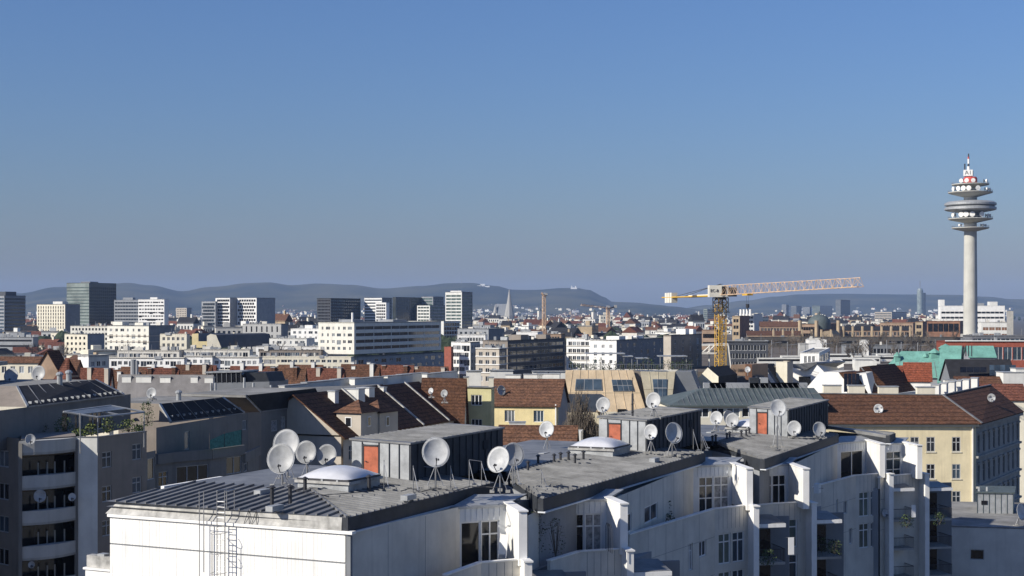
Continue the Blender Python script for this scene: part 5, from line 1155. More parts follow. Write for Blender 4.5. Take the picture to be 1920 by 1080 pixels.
db = bl('wide dark block in full shade with balcony rows', 905, 952, 1058, 638, 622, 25, 'taupe', 'darkgrey', pl=W(rows=4, kind='punch', n=4, fh=3.2, w=1.6, h=1.6, top=1), pr=W(rows=5, kind='bands', n=7, fh=3.2, h=1.7, top=1.0), gr='glass_dark', bands=(3.4, 6.6, 9.8), bandm='midgrey', top_box=[(.2, .3, 6, 8, 2.0), (.1, .7, 5, 5, 1.8)])
wb = bl('white block with small square windows and a shaded balcony side', 1106, 1156, 1246, 637, 640, 25, 'white', 'midgrey', pl=W(rows=5, kind='punch', n=3, fh=3.3, w=1.4, h=1.5, top=1.6), pr=W(rows=5, kind='mixed', n=7, fh=3.1, w=2.2, h=1.7, top=1.2), gr='glass_dark', top_box=[(.1, .1, 6, 8, 1.4, 'white'), (.1, .45, 6, 8, 1.2, 'white')])  # midgrey on the right face puts its shade into the colour
bl('white block front with dark glazed balconies beside the square windows', 1062, 1108, 1112, 634, 655, 25, 'white', pl=W(rows=5, kind='bands', n=5, fh=3.2, h=2.2, top=1.0), gm='glass', bands=(3.6, 6.8, 10.0), min_l=12)
bl('olive brown block with pale corner panel behind the planted terrace', 1244, 1258, 1316, 628, 590, 25, 'beige', 'taupe', pr=W(rows=5, kind='mixed', n=4, fh=3.2, w=2.2, h=1.8, top=1.2), top_box=[(.2, .5, 4, 5, 2.2, 'white'), (.2, .75, 3, 4, 2.0, 'white')])
bl('low grey office with bands at the picture edge', -30, 62, 72, 632, 900, 8, 'grey', pl=W(rows=3, kind='band', fh=3.3, h=1.2, top=1), join=True, top_box=[(.2, .2, 10, 6, 2.5), (.5, .2, 8, 6, 2)])
bl('white arcade block with a row of small square windows', 132, 204, 210, 611, 1050, 10, 'cream_white', pl=W(rows=5, kind='punch', n=11, fh=3.4, w=1.4, h=1.7, top=1), join=True)
bl('pale grey stepped house below the arcade block', 121, 164, 196, 626, 900, 25, 'cream2', 'grey', pl=W(rows=4, kind='punch', n=5, fh=3.4, w=1.5, h=1.6, top=1.2), join=True)
bl('cream apartment block with stacked brown balconies', 201, 279, 328, 610, 850, 25, 'cream_white', 'midgrey', pl=W(rows=5, kind='mixed', n=7, fh=3.4, w=1.8, h=1.7, top=1.4), gm='glass', bands=(6.3, 9.7), bandm='beige', top_box=[(.2, .1, 6, 6, 1.5), (.7, .1, 7, 6, 2)])
bl('pale yellow pair of houses before the checkered towers', 300, 350, 356, 626, 800, 10, 'cream2', 'cream2', pl=W(rows=3, kind='punch', n=5, fh=3.4, w=1.5, h=1.8, top=1.2), min_l=9)
cr = thing('curved_roof_hall', 'cream gable hall with a dark curved roof', 'building', P(400, 650, 790)); ext('hall', cr, [(388, 652), (388, 630), (395, 626), (405, 628), (415, 652)], 790, (22, 40, 0), M['cream2'], M['darkgrey']); ext('annex', cr, [(360, 652), (360, 626), (372, 625), (372, 640), (390, 640), (390, 652)], 795, (10, 20, 0), M['pale_yellow'], M['midgrey']); occ(360, 450, 628, 790)
bl('grey facade block with tall narrow windows', 455, 527, 540, 607, 900, 10, 'balcony', 'midgrey', pl=W(rows=3, kind='punch', n=7, fh=5.2, w=1.0, h=3.6, top=1), join=False, style='plain', gm='glass_dark', min_l=14)
bl('white low block left of the slab block', 545, 600, 612, 616, 880, 15, 'white', pl=W(rows=4, kind='mixed', n=5, fh=3.2, w=1.7, h=1.6, top=1), top_box=[(.3, .2, 5, 5, 2)])
bl('pale low houses below the grey facade block', 505, 575, 590, 634, 800, 12, 'offwhite', pl=W(rows=3, kind='mixed', n=6, fh=3.2, w=1.7, h=1.6, top=1))
bl('white flat-roofed strip in front of the pale low houses', 480, 598, 602, 649, 760, 4, 'white', pl=W(rows=1, kind='mixed', n=9, fh=3.2, w=1.7, h=1.6, top=.9))
bl('grey office behind the slab block with a pale arcade', 858, 916, 946, 616, 900, 25, 'grey', 'midgrey', pl=W(rows=4, kind='punch', n=6, fh=3.4, w=1.6, h=1.6, top=1.5), join=True)
bl('white arcade strip above the red stripe wall', 857, 910, 914, 627, 820, 6, 'white', pl=W(rows=2, kind='punch', n=9, fh=3.4, w=1.3, h=2.0, top=1.2), gm='glass_dark')
bl('white flat block with one wide window before the church spire', 968, 1008, 1018, 622, 800, 10, 'white', pl=W(rows=2, kind='punch', n=2, fh=3.4, w=3.4, h=1.4, top=1.6))
bl('salmon brick block behind the dark block', 1022, 1052, 1060, 626, 840, 20, 'brick_light', pl=W(rows=4, kind='punch', n=5, fh=3.3, w=1.2, h=1.6, top=1), join=True)

# ------------------------------------------------------------------ towers round the main station
tw = W(cat='tower', join=True, depth=.35)
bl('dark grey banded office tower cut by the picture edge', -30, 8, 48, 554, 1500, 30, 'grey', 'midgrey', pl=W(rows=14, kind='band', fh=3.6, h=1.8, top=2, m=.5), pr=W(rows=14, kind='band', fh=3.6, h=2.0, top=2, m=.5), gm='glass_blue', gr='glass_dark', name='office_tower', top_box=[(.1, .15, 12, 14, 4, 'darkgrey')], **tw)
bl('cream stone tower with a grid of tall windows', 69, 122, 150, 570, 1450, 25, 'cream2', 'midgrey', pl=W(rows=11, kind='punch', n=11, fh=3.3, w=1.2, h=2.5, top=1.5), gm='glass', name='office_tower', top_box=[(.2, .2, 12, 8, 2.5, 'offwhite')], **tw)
bl('tallest glass tower with pale lit side and dark side', 125, 167, 218, 530, 1700, 25, 'glass_tower', 'glass_tower_dark', pl=W(rows=26, kind='band', fh=3.6, h=1.2, top=4.5, m=.2), pr=W(rows=26, kind='bands', n=14, fh=3.6, h=2.6, top=4.5, m=.2), gm='glass_green', gr='glass_dark', name='glass_tower', top_box=[(.2, .2, 14, 14, 1.5, 'midgrey')], **tw)  # pale and dark glass colours stand for the sunlit and shaded sides
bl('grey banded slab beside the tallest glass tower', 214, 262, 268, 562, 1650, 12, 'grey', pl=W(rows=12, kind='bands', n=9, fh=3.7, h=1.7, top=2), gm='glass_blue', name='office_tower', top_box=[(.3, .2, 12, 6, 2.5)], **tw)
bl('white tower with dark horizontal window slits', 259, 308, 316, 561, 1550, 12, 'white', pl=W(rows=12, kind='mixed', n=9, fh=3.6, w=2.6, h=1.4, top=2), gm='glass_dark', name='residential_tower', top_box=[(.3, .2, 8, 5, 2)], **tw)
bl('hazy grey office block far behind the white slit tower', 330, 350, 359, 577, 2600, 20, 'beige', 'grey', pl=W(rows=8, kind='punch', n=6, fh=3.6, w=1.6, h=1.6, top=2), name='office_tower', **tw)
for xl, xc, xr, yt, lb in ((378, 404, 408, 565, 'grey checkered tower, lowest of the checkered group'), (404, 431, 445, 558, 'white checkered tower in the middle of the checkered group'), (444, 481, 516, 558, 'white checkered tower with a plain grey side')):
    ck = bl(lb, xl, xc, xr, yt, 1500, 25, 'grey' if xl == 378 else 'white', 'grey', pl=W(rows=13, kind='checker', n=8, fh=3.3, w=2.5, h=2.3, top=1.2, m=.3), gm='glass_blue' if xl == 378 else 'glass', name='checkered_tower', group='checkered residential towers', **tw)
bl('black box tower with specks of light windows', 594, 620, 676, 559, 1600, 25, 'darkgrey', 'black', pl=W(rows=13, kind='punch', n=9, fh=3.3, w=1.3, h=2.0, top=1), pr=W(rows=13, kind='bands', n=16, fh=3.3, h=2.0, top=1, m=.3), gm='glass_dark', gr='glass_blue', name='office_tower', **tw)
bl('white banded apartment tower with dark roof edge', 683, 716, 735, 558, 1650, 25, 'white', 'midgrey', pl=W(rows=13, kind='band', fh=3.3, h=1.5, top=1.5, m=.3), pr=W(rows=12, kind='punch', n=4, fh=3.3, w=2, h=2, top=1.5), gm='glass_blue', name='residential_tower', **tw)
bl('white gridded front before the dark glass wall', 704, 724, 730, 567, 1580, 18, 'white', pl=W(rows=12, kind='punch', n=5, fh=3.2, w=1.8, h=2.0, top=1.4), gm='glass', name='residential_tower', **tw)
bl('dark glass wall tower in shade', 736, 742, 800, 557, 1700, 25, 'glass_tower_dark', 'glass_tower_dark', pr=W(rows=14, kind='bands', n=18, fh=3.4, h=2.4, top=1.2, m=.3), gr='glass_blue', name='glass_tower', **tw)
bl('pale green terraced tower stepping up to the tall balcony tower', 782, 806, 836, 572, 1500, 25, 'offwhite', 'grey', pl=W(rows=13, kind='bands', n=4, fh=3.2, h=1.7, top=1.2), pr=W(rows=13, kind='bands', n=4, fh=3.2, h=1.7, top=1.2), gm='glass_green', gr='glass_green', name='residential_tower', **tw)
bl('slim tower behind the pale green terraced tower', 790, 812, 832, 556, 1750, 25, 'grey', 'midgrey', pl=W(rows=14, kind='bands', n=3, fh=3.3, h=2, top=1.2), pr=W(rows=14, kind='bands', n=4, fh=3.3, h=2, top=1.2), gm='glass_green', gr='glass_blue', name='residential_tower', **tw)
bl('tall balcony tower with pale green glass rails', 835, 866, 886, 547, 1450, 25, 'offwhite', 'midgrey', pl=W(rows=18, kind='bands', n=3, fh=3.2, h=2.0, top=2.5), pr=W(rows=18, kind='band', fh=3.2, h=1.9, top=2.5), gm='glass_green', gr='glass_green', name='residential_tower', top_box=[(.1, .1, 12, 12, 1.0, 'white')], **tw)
bl('lattice-fronted block under the tall balcony tower', 826, 832, 862, 602, 1200, 25, 'offwhite', 'offwhite', pr=W(rows=10, kind='bands', n=6, fh=3.4, h=2.5, top=1), gr='glass_dark', name='residential_tower', **tw)
# far skyline on the right
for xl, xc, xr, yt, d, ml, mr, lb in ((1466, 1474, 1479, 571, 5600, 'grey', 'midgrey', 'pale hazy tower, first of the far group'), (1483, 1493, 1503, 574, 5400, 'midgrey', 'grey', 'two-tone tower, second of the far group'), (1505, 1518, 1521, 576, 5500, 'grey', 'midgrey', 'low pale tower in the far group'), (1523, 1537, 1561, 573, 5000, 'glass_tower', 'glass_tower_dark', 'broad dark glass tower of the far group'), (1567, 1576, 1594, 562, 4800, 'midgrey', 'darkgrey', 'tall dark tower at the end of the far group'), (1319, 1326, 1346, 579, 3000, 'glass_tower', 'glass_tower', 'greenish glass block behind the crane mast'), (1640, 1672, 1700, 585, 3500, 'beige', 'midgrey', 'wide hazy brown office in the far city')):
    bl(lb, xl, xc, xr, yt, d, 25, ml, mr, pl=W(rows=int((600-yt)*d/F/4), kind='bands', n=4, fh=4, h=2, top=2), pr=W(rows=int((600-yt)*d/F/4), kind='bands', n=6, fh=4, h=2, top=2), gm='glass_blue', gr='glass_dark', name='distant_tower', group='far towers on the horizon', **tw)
bl('long white banded building behind the telecom tower', 1763, 1884, 1890, 573, 1500, 6, 'white', pl=W(rows=6, kind='bands', n=14, fh=5.2, h=2.0, top=5.5, m=1), gm='glass_dark', name='banded_building', join=True, min_l=25, top_box=[(.1, .3, 8, 10, 4, 'offwhite'), (.93, .1, 5, 8, 6, 'white'), (.3, .5, 20, 10, 2.5, 'grey')])
bl('grey concrete block with open floors at the picture edge', 1888, 1900, 1960, 583, 720, 18, 'concrete', 'concrete', pr=W(rows=5, kind='band', fh=5.2, h=2.4, top=2.4, m=1), gr='glass_dark')
bl('pale block with orange window frames beside the telecom tower foot', 1840, 1892, 1896, 604, 900, 8, 'offwhite', pl=W(rows=3, kind='bands', n=4, fh=4, h=2, top=2.5), gm='brick')
# slim spired tower on the river
mt = thing('spired_tower', 'slim pale glass tower with a mast, alone on the horizon', 'tower', P(1727, 600, 7400)); x0 = PX(1727, 7400); zb7 = 0
mb = MB(); mb.lathe((x0-5, 7400, 0), [(15, 0), (15, ZY(545, 7400)), (11, ZY(541, 7400)), (.1, ZY(541, 7400)+1)], 16); mb.build('shaft', M['glass_tower'], mt); mb = MB(); mb.lathe((x0+11, 7402, 0), [(13, 0), (13, ZY(549, 7400)), (.1, ZY(549, 7400)+1)], 16); mb.build('shaft', M['glass_tower_dark'], mt); mb = MB(); mb.bar((x0-5, 7400, ZY(542, 7400)), (x0-5, 7400, ZY(527, 7400)), 1.6, 6); mb.build('mast', M['steel'], mt)
# cathedral with its great spire
ca = thing('cathedral', 'gothic cathedral with one tall spire, hazy in the old town', 'church', P(955, 615, 4000)); X = PX(955, 4000)
mb = MB(); mb.lathe((X, 4000, 0), [(13, 0), (13, ZY(592, 4000)), (10, ZY(580, 4000)), (6, ZY(566, 4000)), (.8, ZY(543, 4000))], 8); mb.build('spire', M['concrete'], ca)
for s_ in (-1, 1): mb = MB(); mb.lathe((X+s_*9, 4002, 0), [(3, 0), (3, ZY(594, 4000)), (.2, ZY(584, 4000))], 6); mb.build('pinnacle', M['concrete'], ca)
gable(ca, (X-40, 4015, 0), (X-6, 4008, 0), 30, 26, 58, M['midgrey'], 0, gm=M['concrete']); mb = MB(); mb.slab([(X-40, 4015.5), (X-6, 4008.5), (X, 4036), (X-34, 4043)], 0, 26); mb.build('nave', M['concrete'], ca)
mb = MB(); mb.lathe((X-38, 4020, 0), [(6, 0), (6, ZY(585, 4000)), (.2, ZY(570, 4000))], 8); mb.build('side_tower', M['concrete'], ca)
# hilltop buildings
hb = thing('hilltop_hotel', 'white hilltop buildings below the mast on the wooded ridge', 'building', P(905, 540, 11700))
for x, w, h in ((893, 55, 9), (899, 40, 14), (905, 34, 26), (912, 50, 10), (830, 16, 10)): mb = MB(); mb.cbox(P(x, 538.5, 11700), w, 20, h); mb.build('wing', M['white'], hb)
hc = thing('hilltop_church', 'white church on the last wooded hilltop', 'church', P(1077, 542, 11700))
mb = MB(); mb.cbox(P(1076, 542, 11700), 48, 20, 12); mb.build('nave', M['white'], hc)
for x in (1072, 1079): mb = MB(); mb.cbox(P(x, 542, 11699), 7, 7, 26); mb.build('tower', M['white'], hc)
hm = thing('hilltop_mast', 'thin transmitter mast on the wooded ridge', 'mast', P(865, 533, 11900)); mb = MB(); mb.bar(P(865, 534, 11900), P(865, 520, 11900), 3.2, 6, 1.5); mb.build('shaft', M['steel'], hm); mb = MB(); mb.bar(P(865, 520, 11900), P(865, 505, 11900), 1.4, 6, .6); mb.build('tip', M['steel'], hm)
# ------------------------------------------------------------------ telecom tower
ft = thing('telecom_tower', 'tall concrete telecom tower with stacked round platforms and a red drum', 'tower', (PX(1820, 1100), 1100, 0))
tx = PX(1819.5, 1100); tc_ = Vector((tx, 1100, 0)); ty = lambda y: ZY(y, 1100); px1 = 1100/F
def lat(name, prof, m, n=40, smooth=False, label=None):
    q = MB(); q.lathe(tc_, [(r*px1, ty(y)) for r, y in prof], n); return q.build(name, m, ft, smooth=smooth, label=label)
lat('shaft', [(13.6, 676), (12.9, 600), (12.2, 520), (11.5, 433), (11.5, 415), (11.5, 398)], M['tower_concrete'], smooth=True)
def platform(y, r, rin, ybot, ytop=None):
    o = lat('platform', [(rin, ybot), (r-1, y+.9), (r, y), (r, y-1.2), (r-1.5, y-1.2), (rin, y-.9)], M['tower_concrete'])
    q = MB()
    for i in range(40):
        a = 2*math.pi*i/40; p = tc_+Vector((math.cos(a)*(r-.8)*px1, math.sin(a)*(r-.8)*px1, ty(y-1.2))); q.bar(p, p+Z*1.2, .08, 4, caps=False)
        a2 = 2*math.pi*(i+1)/40; p2 = tc_+Vector((math.cos(a2)*(r-.8)*px1, math.sin(a2)*(r-.8)*px1, ty(y-1.2))); q.bar(p+Z*1.2, p2+Z*1.2, .08, 4, caps=False)
    q.build('railing', M['steel'], o, kind='stuff'); return o
platform(428, 34, 11.5, 434); platform(411, 40.5, 11.5, 418); platform(361.5, 40.5, 11.8, 370); platform(346.5, 34, 13, 351)
lat('core', [(20, 411), (20, 398.5)], M['midgrey'])
lat('lower_ring', [(20, 399), (43, 395), (47, 393.5), (47, 389.5), (44, 388), (30, 388)], M['zinc_light'])
lat('window_band', [(41, 389), (41, 385)], M['glass_dark'])
lat('upper_ring', [(30, 386.5), (44, 386.5), (47, 385), (47, 381.5), (42, 378.5), (20, 376), (12, 375.5)], M['zinc_light'])
lat('neck', [(12, 376), (12, 361)], M['tower_concrete']); lat('neck', [(15, 361), (15, 346)], M['concrete'])
lat('drum', [(10.5, 346), (12.5, 342), (12.5, 335), (11, 332), (.1, 331.5)], M['red_paint'], 24)
mb = MB(); s_ = 8.0*px1; ctr = tc_+Vector((-4.5*px1, 0, ty(330.5))); mb.cbox(ctr, 2*s_, 2*s_, 11.5*px1, R(-14)); bx_ = mb.build('sign_box', M['white'], ft)
def lettering(txt, loc, size, rz, m, parent, ext_=.02):
    c = bpy.data.curves.new('lettering', 'FONT'); c.body = txt; c.size = size; c.extrude = ext_; c.align_x = 'CENTER'; c.align_y = 'CENTER'; c.materials.append(m)
    tmp = bpy.data.objects.new('lettering_curve', c); COL.objects.link(tmp); bpy.context.view_layer.update()
    me = bpy.data.meshes.new_from_object(tmp.evaluated_get(bpy.context.evaluated_depsgraph_get())); bpy.data.objects.remove(tmp)
    if not me.materials: me.materials.append(m)
    o = bpy.data.objects.new('lettering', me); COL.objects.link(o); o.parent = parent; o['kind'] = 'stuff'; o.location = Vector(loc)-off(parent); o.rotation_euler = (R(90), 0, rz); return o
nf = Vector((math.sin(R(-14)), -math.cos(R(-14)), 0)); lettering('A1', ctr+nf*(s_+.06)+Z*(5.8*px1), 4.2, R(-14), M['steel_dark'], bx_)
mx_ = tc_+Vector((-3.5*px1, 0, 0))
for r, y0, y1, m in ((3.6, 331, 319, 'steel'), (2.6, 319, 312, 'white'), (1.7, 312, 307, 'steel_dark'), (1.8, 307, 298, 'white'), (1.6, 298, 294, 'red_paint'), (1.2, 294, 288, 'steel_dark')): q = MB(); q.bar(mx_+Z*ty(y0), mx_+Z*ty(y1), r*px1, 10); q.build('mast_segment', M[m], ft)
q = MB(); q.bar(mx_+Vector((-7*px1, 0, ty(320))), mx_+Vector((-7*px1, 0, ty(307))), .5, 6); q.build('whip_antenna', M['steel_dark'], ft); q = MB(); q.bar(mx_+Vector((8*px1, 0, ty(330))), mx_+Vector((8*px1, 0, ty(320))), .4, 6); q.build('whip_antenna', M['steel_dark'], ft)
def drum_ant(ang, r, y, rad):
    a = R(ang); dr_ = Vector((math.sin(a), -math.cos(a), 0)); p = tc_+dr_*(r*px1)+Z*ty(y); q = MB(); q.bar(p, p+dr_*1.1, rad*px1*.8, 16, rad*px1); o = q.build('drum_antenna', M['white'], ft); q = MB(); q.bar(p-dr_*.2, p-dr_*1.5, .5, 6); q.bar(p-dr_*1.4-Z*(rad*px1*1.2), p-dr_*1.4+Z*(rad*px1), .3, 5); q.build('bracket', M['steel_dark'], o)
for ang in (-78, -55, -38, -22, 5): drum_ant(ang, 33, 355, 4.6)
for ang in (-50, -30, -8, 60): drum_ant(ang, 28, 340.5, 4.0)
for ang in (-80, -45, -30, -12, 18): drum_ant(ang, 33, 403.5, 5.0)
for ang in (45, 62, 75): drum_ant(ang, 34, 405, 3.0)
for ang in (40, 58, 80): drum_ant(ang, 34, 356, 2.6)
for ang in (-60, 35, 55): drum_ant(ang, 27, 423, 2.2)
mb = MB(); mb.cbox(tc_+Vector((2, 0, 0)), 13.5, 13.5, ty(626), R(10)); mb.build('base_building', M['concrete'], ft)
occ(1804, 1838, 430, 1100)

# ------------------------------------------------------------------ tower cranes
def lattice(parent, name, a, b, w, h, panels, m, tri=False, r=.07, rd=.045):
    """a lattice beam from a to b: four chords, or three with the apex up"""
    a = Vector(a); b = Vector(b); t = (b-a).normalized(); s_ = t.cross(Z) if abs(t.z) < .9 else Vector((math.cos(R(20)), math.sin(R(20)), 0)); s_.normalize(); u_ = s_.cross(t).normalized()
    if u_.z < 0 and abs(t.z) < .9: u_ = -u_
    q = MB()
    def c(k, x): 
        o = [(-w/2, 0), (w/2, 0), (0, h)] if tri else [(-w/2, -h/2), (w/2, -h/2), (w/2, h/2), (-w/2, h/2)]
        return a+(b-a)*x+s_*o[k][0]+u_*o[k][1]
    n = 3 if tri else 4
    for k in range(n): q.bar(c(k, 0), c(k, 1), r, 5)
    for i in range(panels):
        x0, x1 = i/panels, (i+1)/panels
        for k in range(n):
            k2 = (k+1) % n; q.bar(c(k if i % 2 else k2, x0), c(k2 if i % 2 else k, x1), rd, 4, caps=False); q.bar(c(k, x1), c(k2, x1), rd, 4, caps=False)
    return q.build(name, M[m], parent)
C1 = Vector((PX(1351, 277), 277, 0)); cr1 = thing('tower_crane', 'yellow tower crane with white cab box and long pale jib', 'crane', C1); ztop = ZY(560, 277)
nsec = 9
for i in range(nsec): lattice(cr1, 'mast_section', C1+Z*(ztop*i/nsec), C1+Z*(ztop*(i+1)/nsec), 1.55, 1.55, 4, 'crane_yellow', r=.075, rd=.042)
lattice(cr1, 'mast_ladder', C1+Z*2, C1+Z*ztop, .4, .4, 30, 'crane_yellow', r=.02, rd=.015)
mb = MB(); mb.cbox(C1+Z*(ztop-2.6), 2.6, 2.6, .12, R(20)); mb.build('platform', M['steel_dark'], cr1)
lattice(cr1, 'climbing_frame', C1+Z*(ztop-2.5), C1+Z*(ztop+.2), 2.1, 2.1, 3, 'steel_dark', r=.09, rd=.06)
tip = Vector((PX(1613, 235), 235, ZY(537.5, 235))); root = Vector((C1.x, C1.y, ZY(553.5, 277))); jd = (tip-root); jh = Vector((jd.x, jd.y, 0)).normalized(); jn = Vector((jh.y, -jh.x, 0))
mb = MB(); mb.lathe(C1+Z*ztop, [(1.0, -.2), (1.0, .5), (.01, .51)], 16); mb.build('slew_ring', M['steel_dark'], cr1)
p0 = P(1346, 557, 276.5)
mb = MB(); mb.cbox(Vector((p0.x, p0.y, p0.z)), 3.5, 1.6, 2.2, R(4)); bx2 = mb.build('machine_box', M['crane_white'], cr1)
mb = MB(); mb.cbox(Vector((p0.x+1.0, p0.y-.82, p0.z+.5)), .75, .1, 1.5, R(4)); mb.build('cab_window', M['glass_dark'], bx2); lettering('EC-B', Vector((p0.x-.75, p0.y-.90, p0.z+1.15)), .75, R(4), M['steel_dark'], bx2)
mb = MB(); mb.cbox(Vector((p0.x+2.7, p0.y+.2, p0.z+.1)), 1.5, 1.3, 1.7, R(4)); mb.build('cab', M['steel_dark'], bx2)
ns = 8
for i in range(ns):
    a = root+jd*(i/ns); b = root+jd*((i+1)/ns); lattice(cr1, 'jib_section', a, b, 1.3, 1.75-.35*i/ns, 4, 'crane_pale', tri=True, r=.062, rd=.034)
ce = Vector((PX(1246, 300), 300, ZY(558, 300))); cd = ce-root; mb = MB(); t = cd.normalized()
for s_ in (-.55, .55): q = MB(); q.bar(root+jn*s_-Z*.1, ce+jn*s_, .13, 6); q.build('counter_jib', M['crane_yellow'], cr1)
q = MB(); q.box(root+cd*.05-jn*.5, cd*.93, jn*1.0, .08); q.build('walkway', M['crane_yellow'], cr1)
q = MB(); q.box(root+cd*.18-jn*.62-Z*.22, cd*.42, jn*.06, .52); sg = q.build('sign_board', M['crane_white'], cr1)
lc_ = root+cd*.39; rzj = math.atan2(-t.y, -t.x); lettering('LIEBHERR', lc_-jn*.70+Z*.04 if jn.y > 0 else lc_+jn*.70+Z*.04, .5, rzj, M['steel_dark'], sg)
for k in (.83, .875, .92): q = MB(); c = root+cd*k; q.cbox(c-Z*1.1, .9, 1.3, 2.0, rzj); q.build('counterweight', M['crane_white'], cr1)
q = MB(); q.bar(root+Z*2.1, root+cd*.62+Z*.1, .05, 5); q.bar(root+Z*2.1-jn*.4, root+cd*.85-jn*.4+Z*.1, .05, 5); q.build('tie_bar', M['steel_dark'], cr1)
tr = root+jd*.22; q = MB(); q.cbox(tr-Z*.35, 1.9, 1.2, .3, rzj); q.build('trolley', M['crane_yellow'], cr1)
hk = tr-Z*2.0; 
for s_ in (-.25, .25): q = MB(); q.bar(tr+jn*s_-Z*.3, hk+jn*s_*.6, .025, 4); q.build('hoist_rope', M['steel_dark'], cr1)
q = MB(); q.cbox(hk-Z*.6, .7, .35, .7, rzj); q.bar(hk-Z*.6, hk-Z*1.1, .08, 6); q.build('hook_block', M['steel_dark'], cr1)
def far_crane(label, px, d, ytop, jib, counter, jy, cy_):
    c = Vector((PX(px, d), d, 0)); t = thing('tower_crane', label, 'crane', c, 'cranes over the old town'); s_ = d/F
    lattice(t, 'mast', c, c+Z*ZY(ytop, d), 5*s_, 5*s_, 26, 'crane_pale', r=.5*s_, rd=.35*s_)
    lattice(t, 'jib', c+Z*ZY(ytop+2, d), P(jib, jy, d-60), 3*s_, 3*s_, 14, 'crane_pale', tri=True, r=.45*s_, rd=.3*s_); lattice(t, 'counter_jib', c+Z*ZY(ytop+2, d), P(counter, cy_, d+20), 3*s_, 1.5*s_, 4, 'steel_dark', r=.4*s_, rd=.3*s_)
    q = MB(); q.cbox(P(counter, cy_+2, d+15), 5*s_, 5*s_, 5*s_); q.build('counterweight', M['concrete'], t); q = MB(); q.cbox(c+Z*ZY(ytop, d), 6*s_, 6*s_, 4*s_); q.build('cab', M['grey'], t)
far_crane('distant crane whose jib points to the wooded hill', 1140, 1500, 577, 1090, 1154, 573, 575)
far_crane('slim distant crane seen end-on beside the cathedral', 1020, 1150, 553, 1016, 1024, 551, 553)

# ------------------------------------------------------------------ brick arsenal, railway land and roofs on the right
mb = MB(); mb.slab([(PX(1300, 570), 570), (PX(1960, 570), 570), (PX(1960, 1500), 1500), (PX(1300, 1500), 1500)], .1, 13.0); tag(mb.build('railway_land', M['rail_ground']), kind='structure')
def brick(label, xl, xc, xr, yt, d, pl=None, ml='brick_light', mr='brick', **k): return bl(label, xl, xc, xr, yt, d, k.pop('th', 20), ml, mr, pl=pl or W(rows=3, kind='punch', n=max(2, int((xc-xl)/5)), fh=5, w=1.8, h=2.6, top=2), gm='glass_dark', join=True, name='brick_building', group='brick arsenal buildings', **k)
brick('brown brick block just behind the crane mast', 1316, 1344, 1352, 618, 900)
brick('tall brick corner tower with the pale chimneys behind it', 1373, 1387, 1405, 592, 1150, ml='brick_pale')
ar1 = bl('pale works building with four white chimneys', 1386, 1414, 1430, 588, 1350, 15, 'offwhite', pl=W(rows=5, kind='bands', n=5, fh=4, h=2, top=2), join=True)
for i in range(4): q = MB(); q.bar(P(1389+i*6, 592, 1345), P(1389+i*6, 580, 1345), 1.1, 10); q.build('chimney', M['white'], ar1['t'])
house('brick_wing', 'long brick wing with dark roof left of the museum', 1400, 1506, 1514, 628, 1120, 8, 3, 'brick_light', 'tile_brown', pl=W(rows=2, kind='punch', n=16, fh=6, w=2, h=3, top=1.5), min_l=18, group='brick arsenal buildings', cat='building', gm='glass_dark')
house('brick_wing', 'second brick wing behind with brown roof', 1425, 1500, 1510, 612, 1230, 8, 4, 'brick_light', 'tile_old', pl=W(rows=2, kind='punch', n=12, fh=6, w=2, h=3, top=1.5), min_l=18, group='brick arsenal buildings', cat='building', gm='glass_dark')
for i in range(7):
    x = 1451+i*18; q = thing('buttress_pier', 'pale pier in the row along the brick wings', 'pier', P(x, 640, 1112), 'pale piers of the brick wings'); ext('pier', q, [(x-1, 618), (x+1, 618), (x+1.4, 680), (x-1.4, 680)], 1110, (0, 4, 0), M['brick_pale'])
hg = brick('brick museum block with dome and corner turrets', 1500, 1531, 1572, 607, 1160, ml='brick_light', mr='brick', th=25)
for x in (1500, 1531, 1572): q = MB(); q.bar(P(x, 640, 1155), P(x, 601, 1155), 1.5, 8); q.build('turret', M['brick_pale'], hg['t'])
dm_ = P(1536, 610, 1172); q = MB(); q.lathe(dm_, [(9, -3), (9, 2), (8.2, 4.5), (6, 6.8), (3, 8.2), (.2, 8.8)], 20); q.build('dome', M['patina'], hg['t'], smooth=True); q = MB(); q.lathe(dm_+Z*8.6, [(.9, 0), (.9, 1.6), (.1, 2.4)], 8); q.build('lantern', M['patina'], hg['t'])
ext('porch', thing('museum_porch', 'rounded pale brick porch before the museum', 'building', P(1550, 640, 1140)), [(1538, 640), (1538, 628), (1545, 621), (1556, 620), (1562, 627), (1562, 640)], 1135, (8, 12, 0), M['brick_pale'])
house('brick_wing', 'brick wing with pale pilasters right of the museum', 1575, 1705, 1712, 619, 1180, 6, 3, 'brick_light', 'slate', pl=W(rows=2, kind='punch', n=18, fh=6, w=2, h=3, top=1.5), min_l=16, group='brick arsenal buildings', cat='building', gm='glass_dark')
for i in range(8):
    x = 1582+i*18; q = thing('buttress_pier', 'pale pier in the row along the brick wings', 'pier', P(x, 632, 1170), 'pale piers of the brick wings'); ext('pier', q, [(x-1, 612), (x+1, 612), (x+1.4, 680), (x-1.4, 680)], 1172, (0, 4, 0), M['brick_pale'])
brick('brick gate tower at the end of the museum wing', 1716, 1730, 1738, 603, 1120, ml='brick_pale')
brick('far brick block above the museum wing', 1650, 1712, 1722, 605, 1350)
brick('dark brick hall with tall pale piers near the telecom tower', 1738, 1800, 1806, 602, 1250, ml='brick', pl=W(rows=1, kind='bands', n=6, fh=9, h=7, top=1.5))
fl_ = bl('long dark flat-roofed depot across the railway land', 1400, 1806, 1812, 632, 960, 2, 'depot_wall', pl=W(rows=1, kind='bands', n=16, fh=5, h=1.6, top=2.0), join=True, min_l=90, roof='bitumen', name='depot')
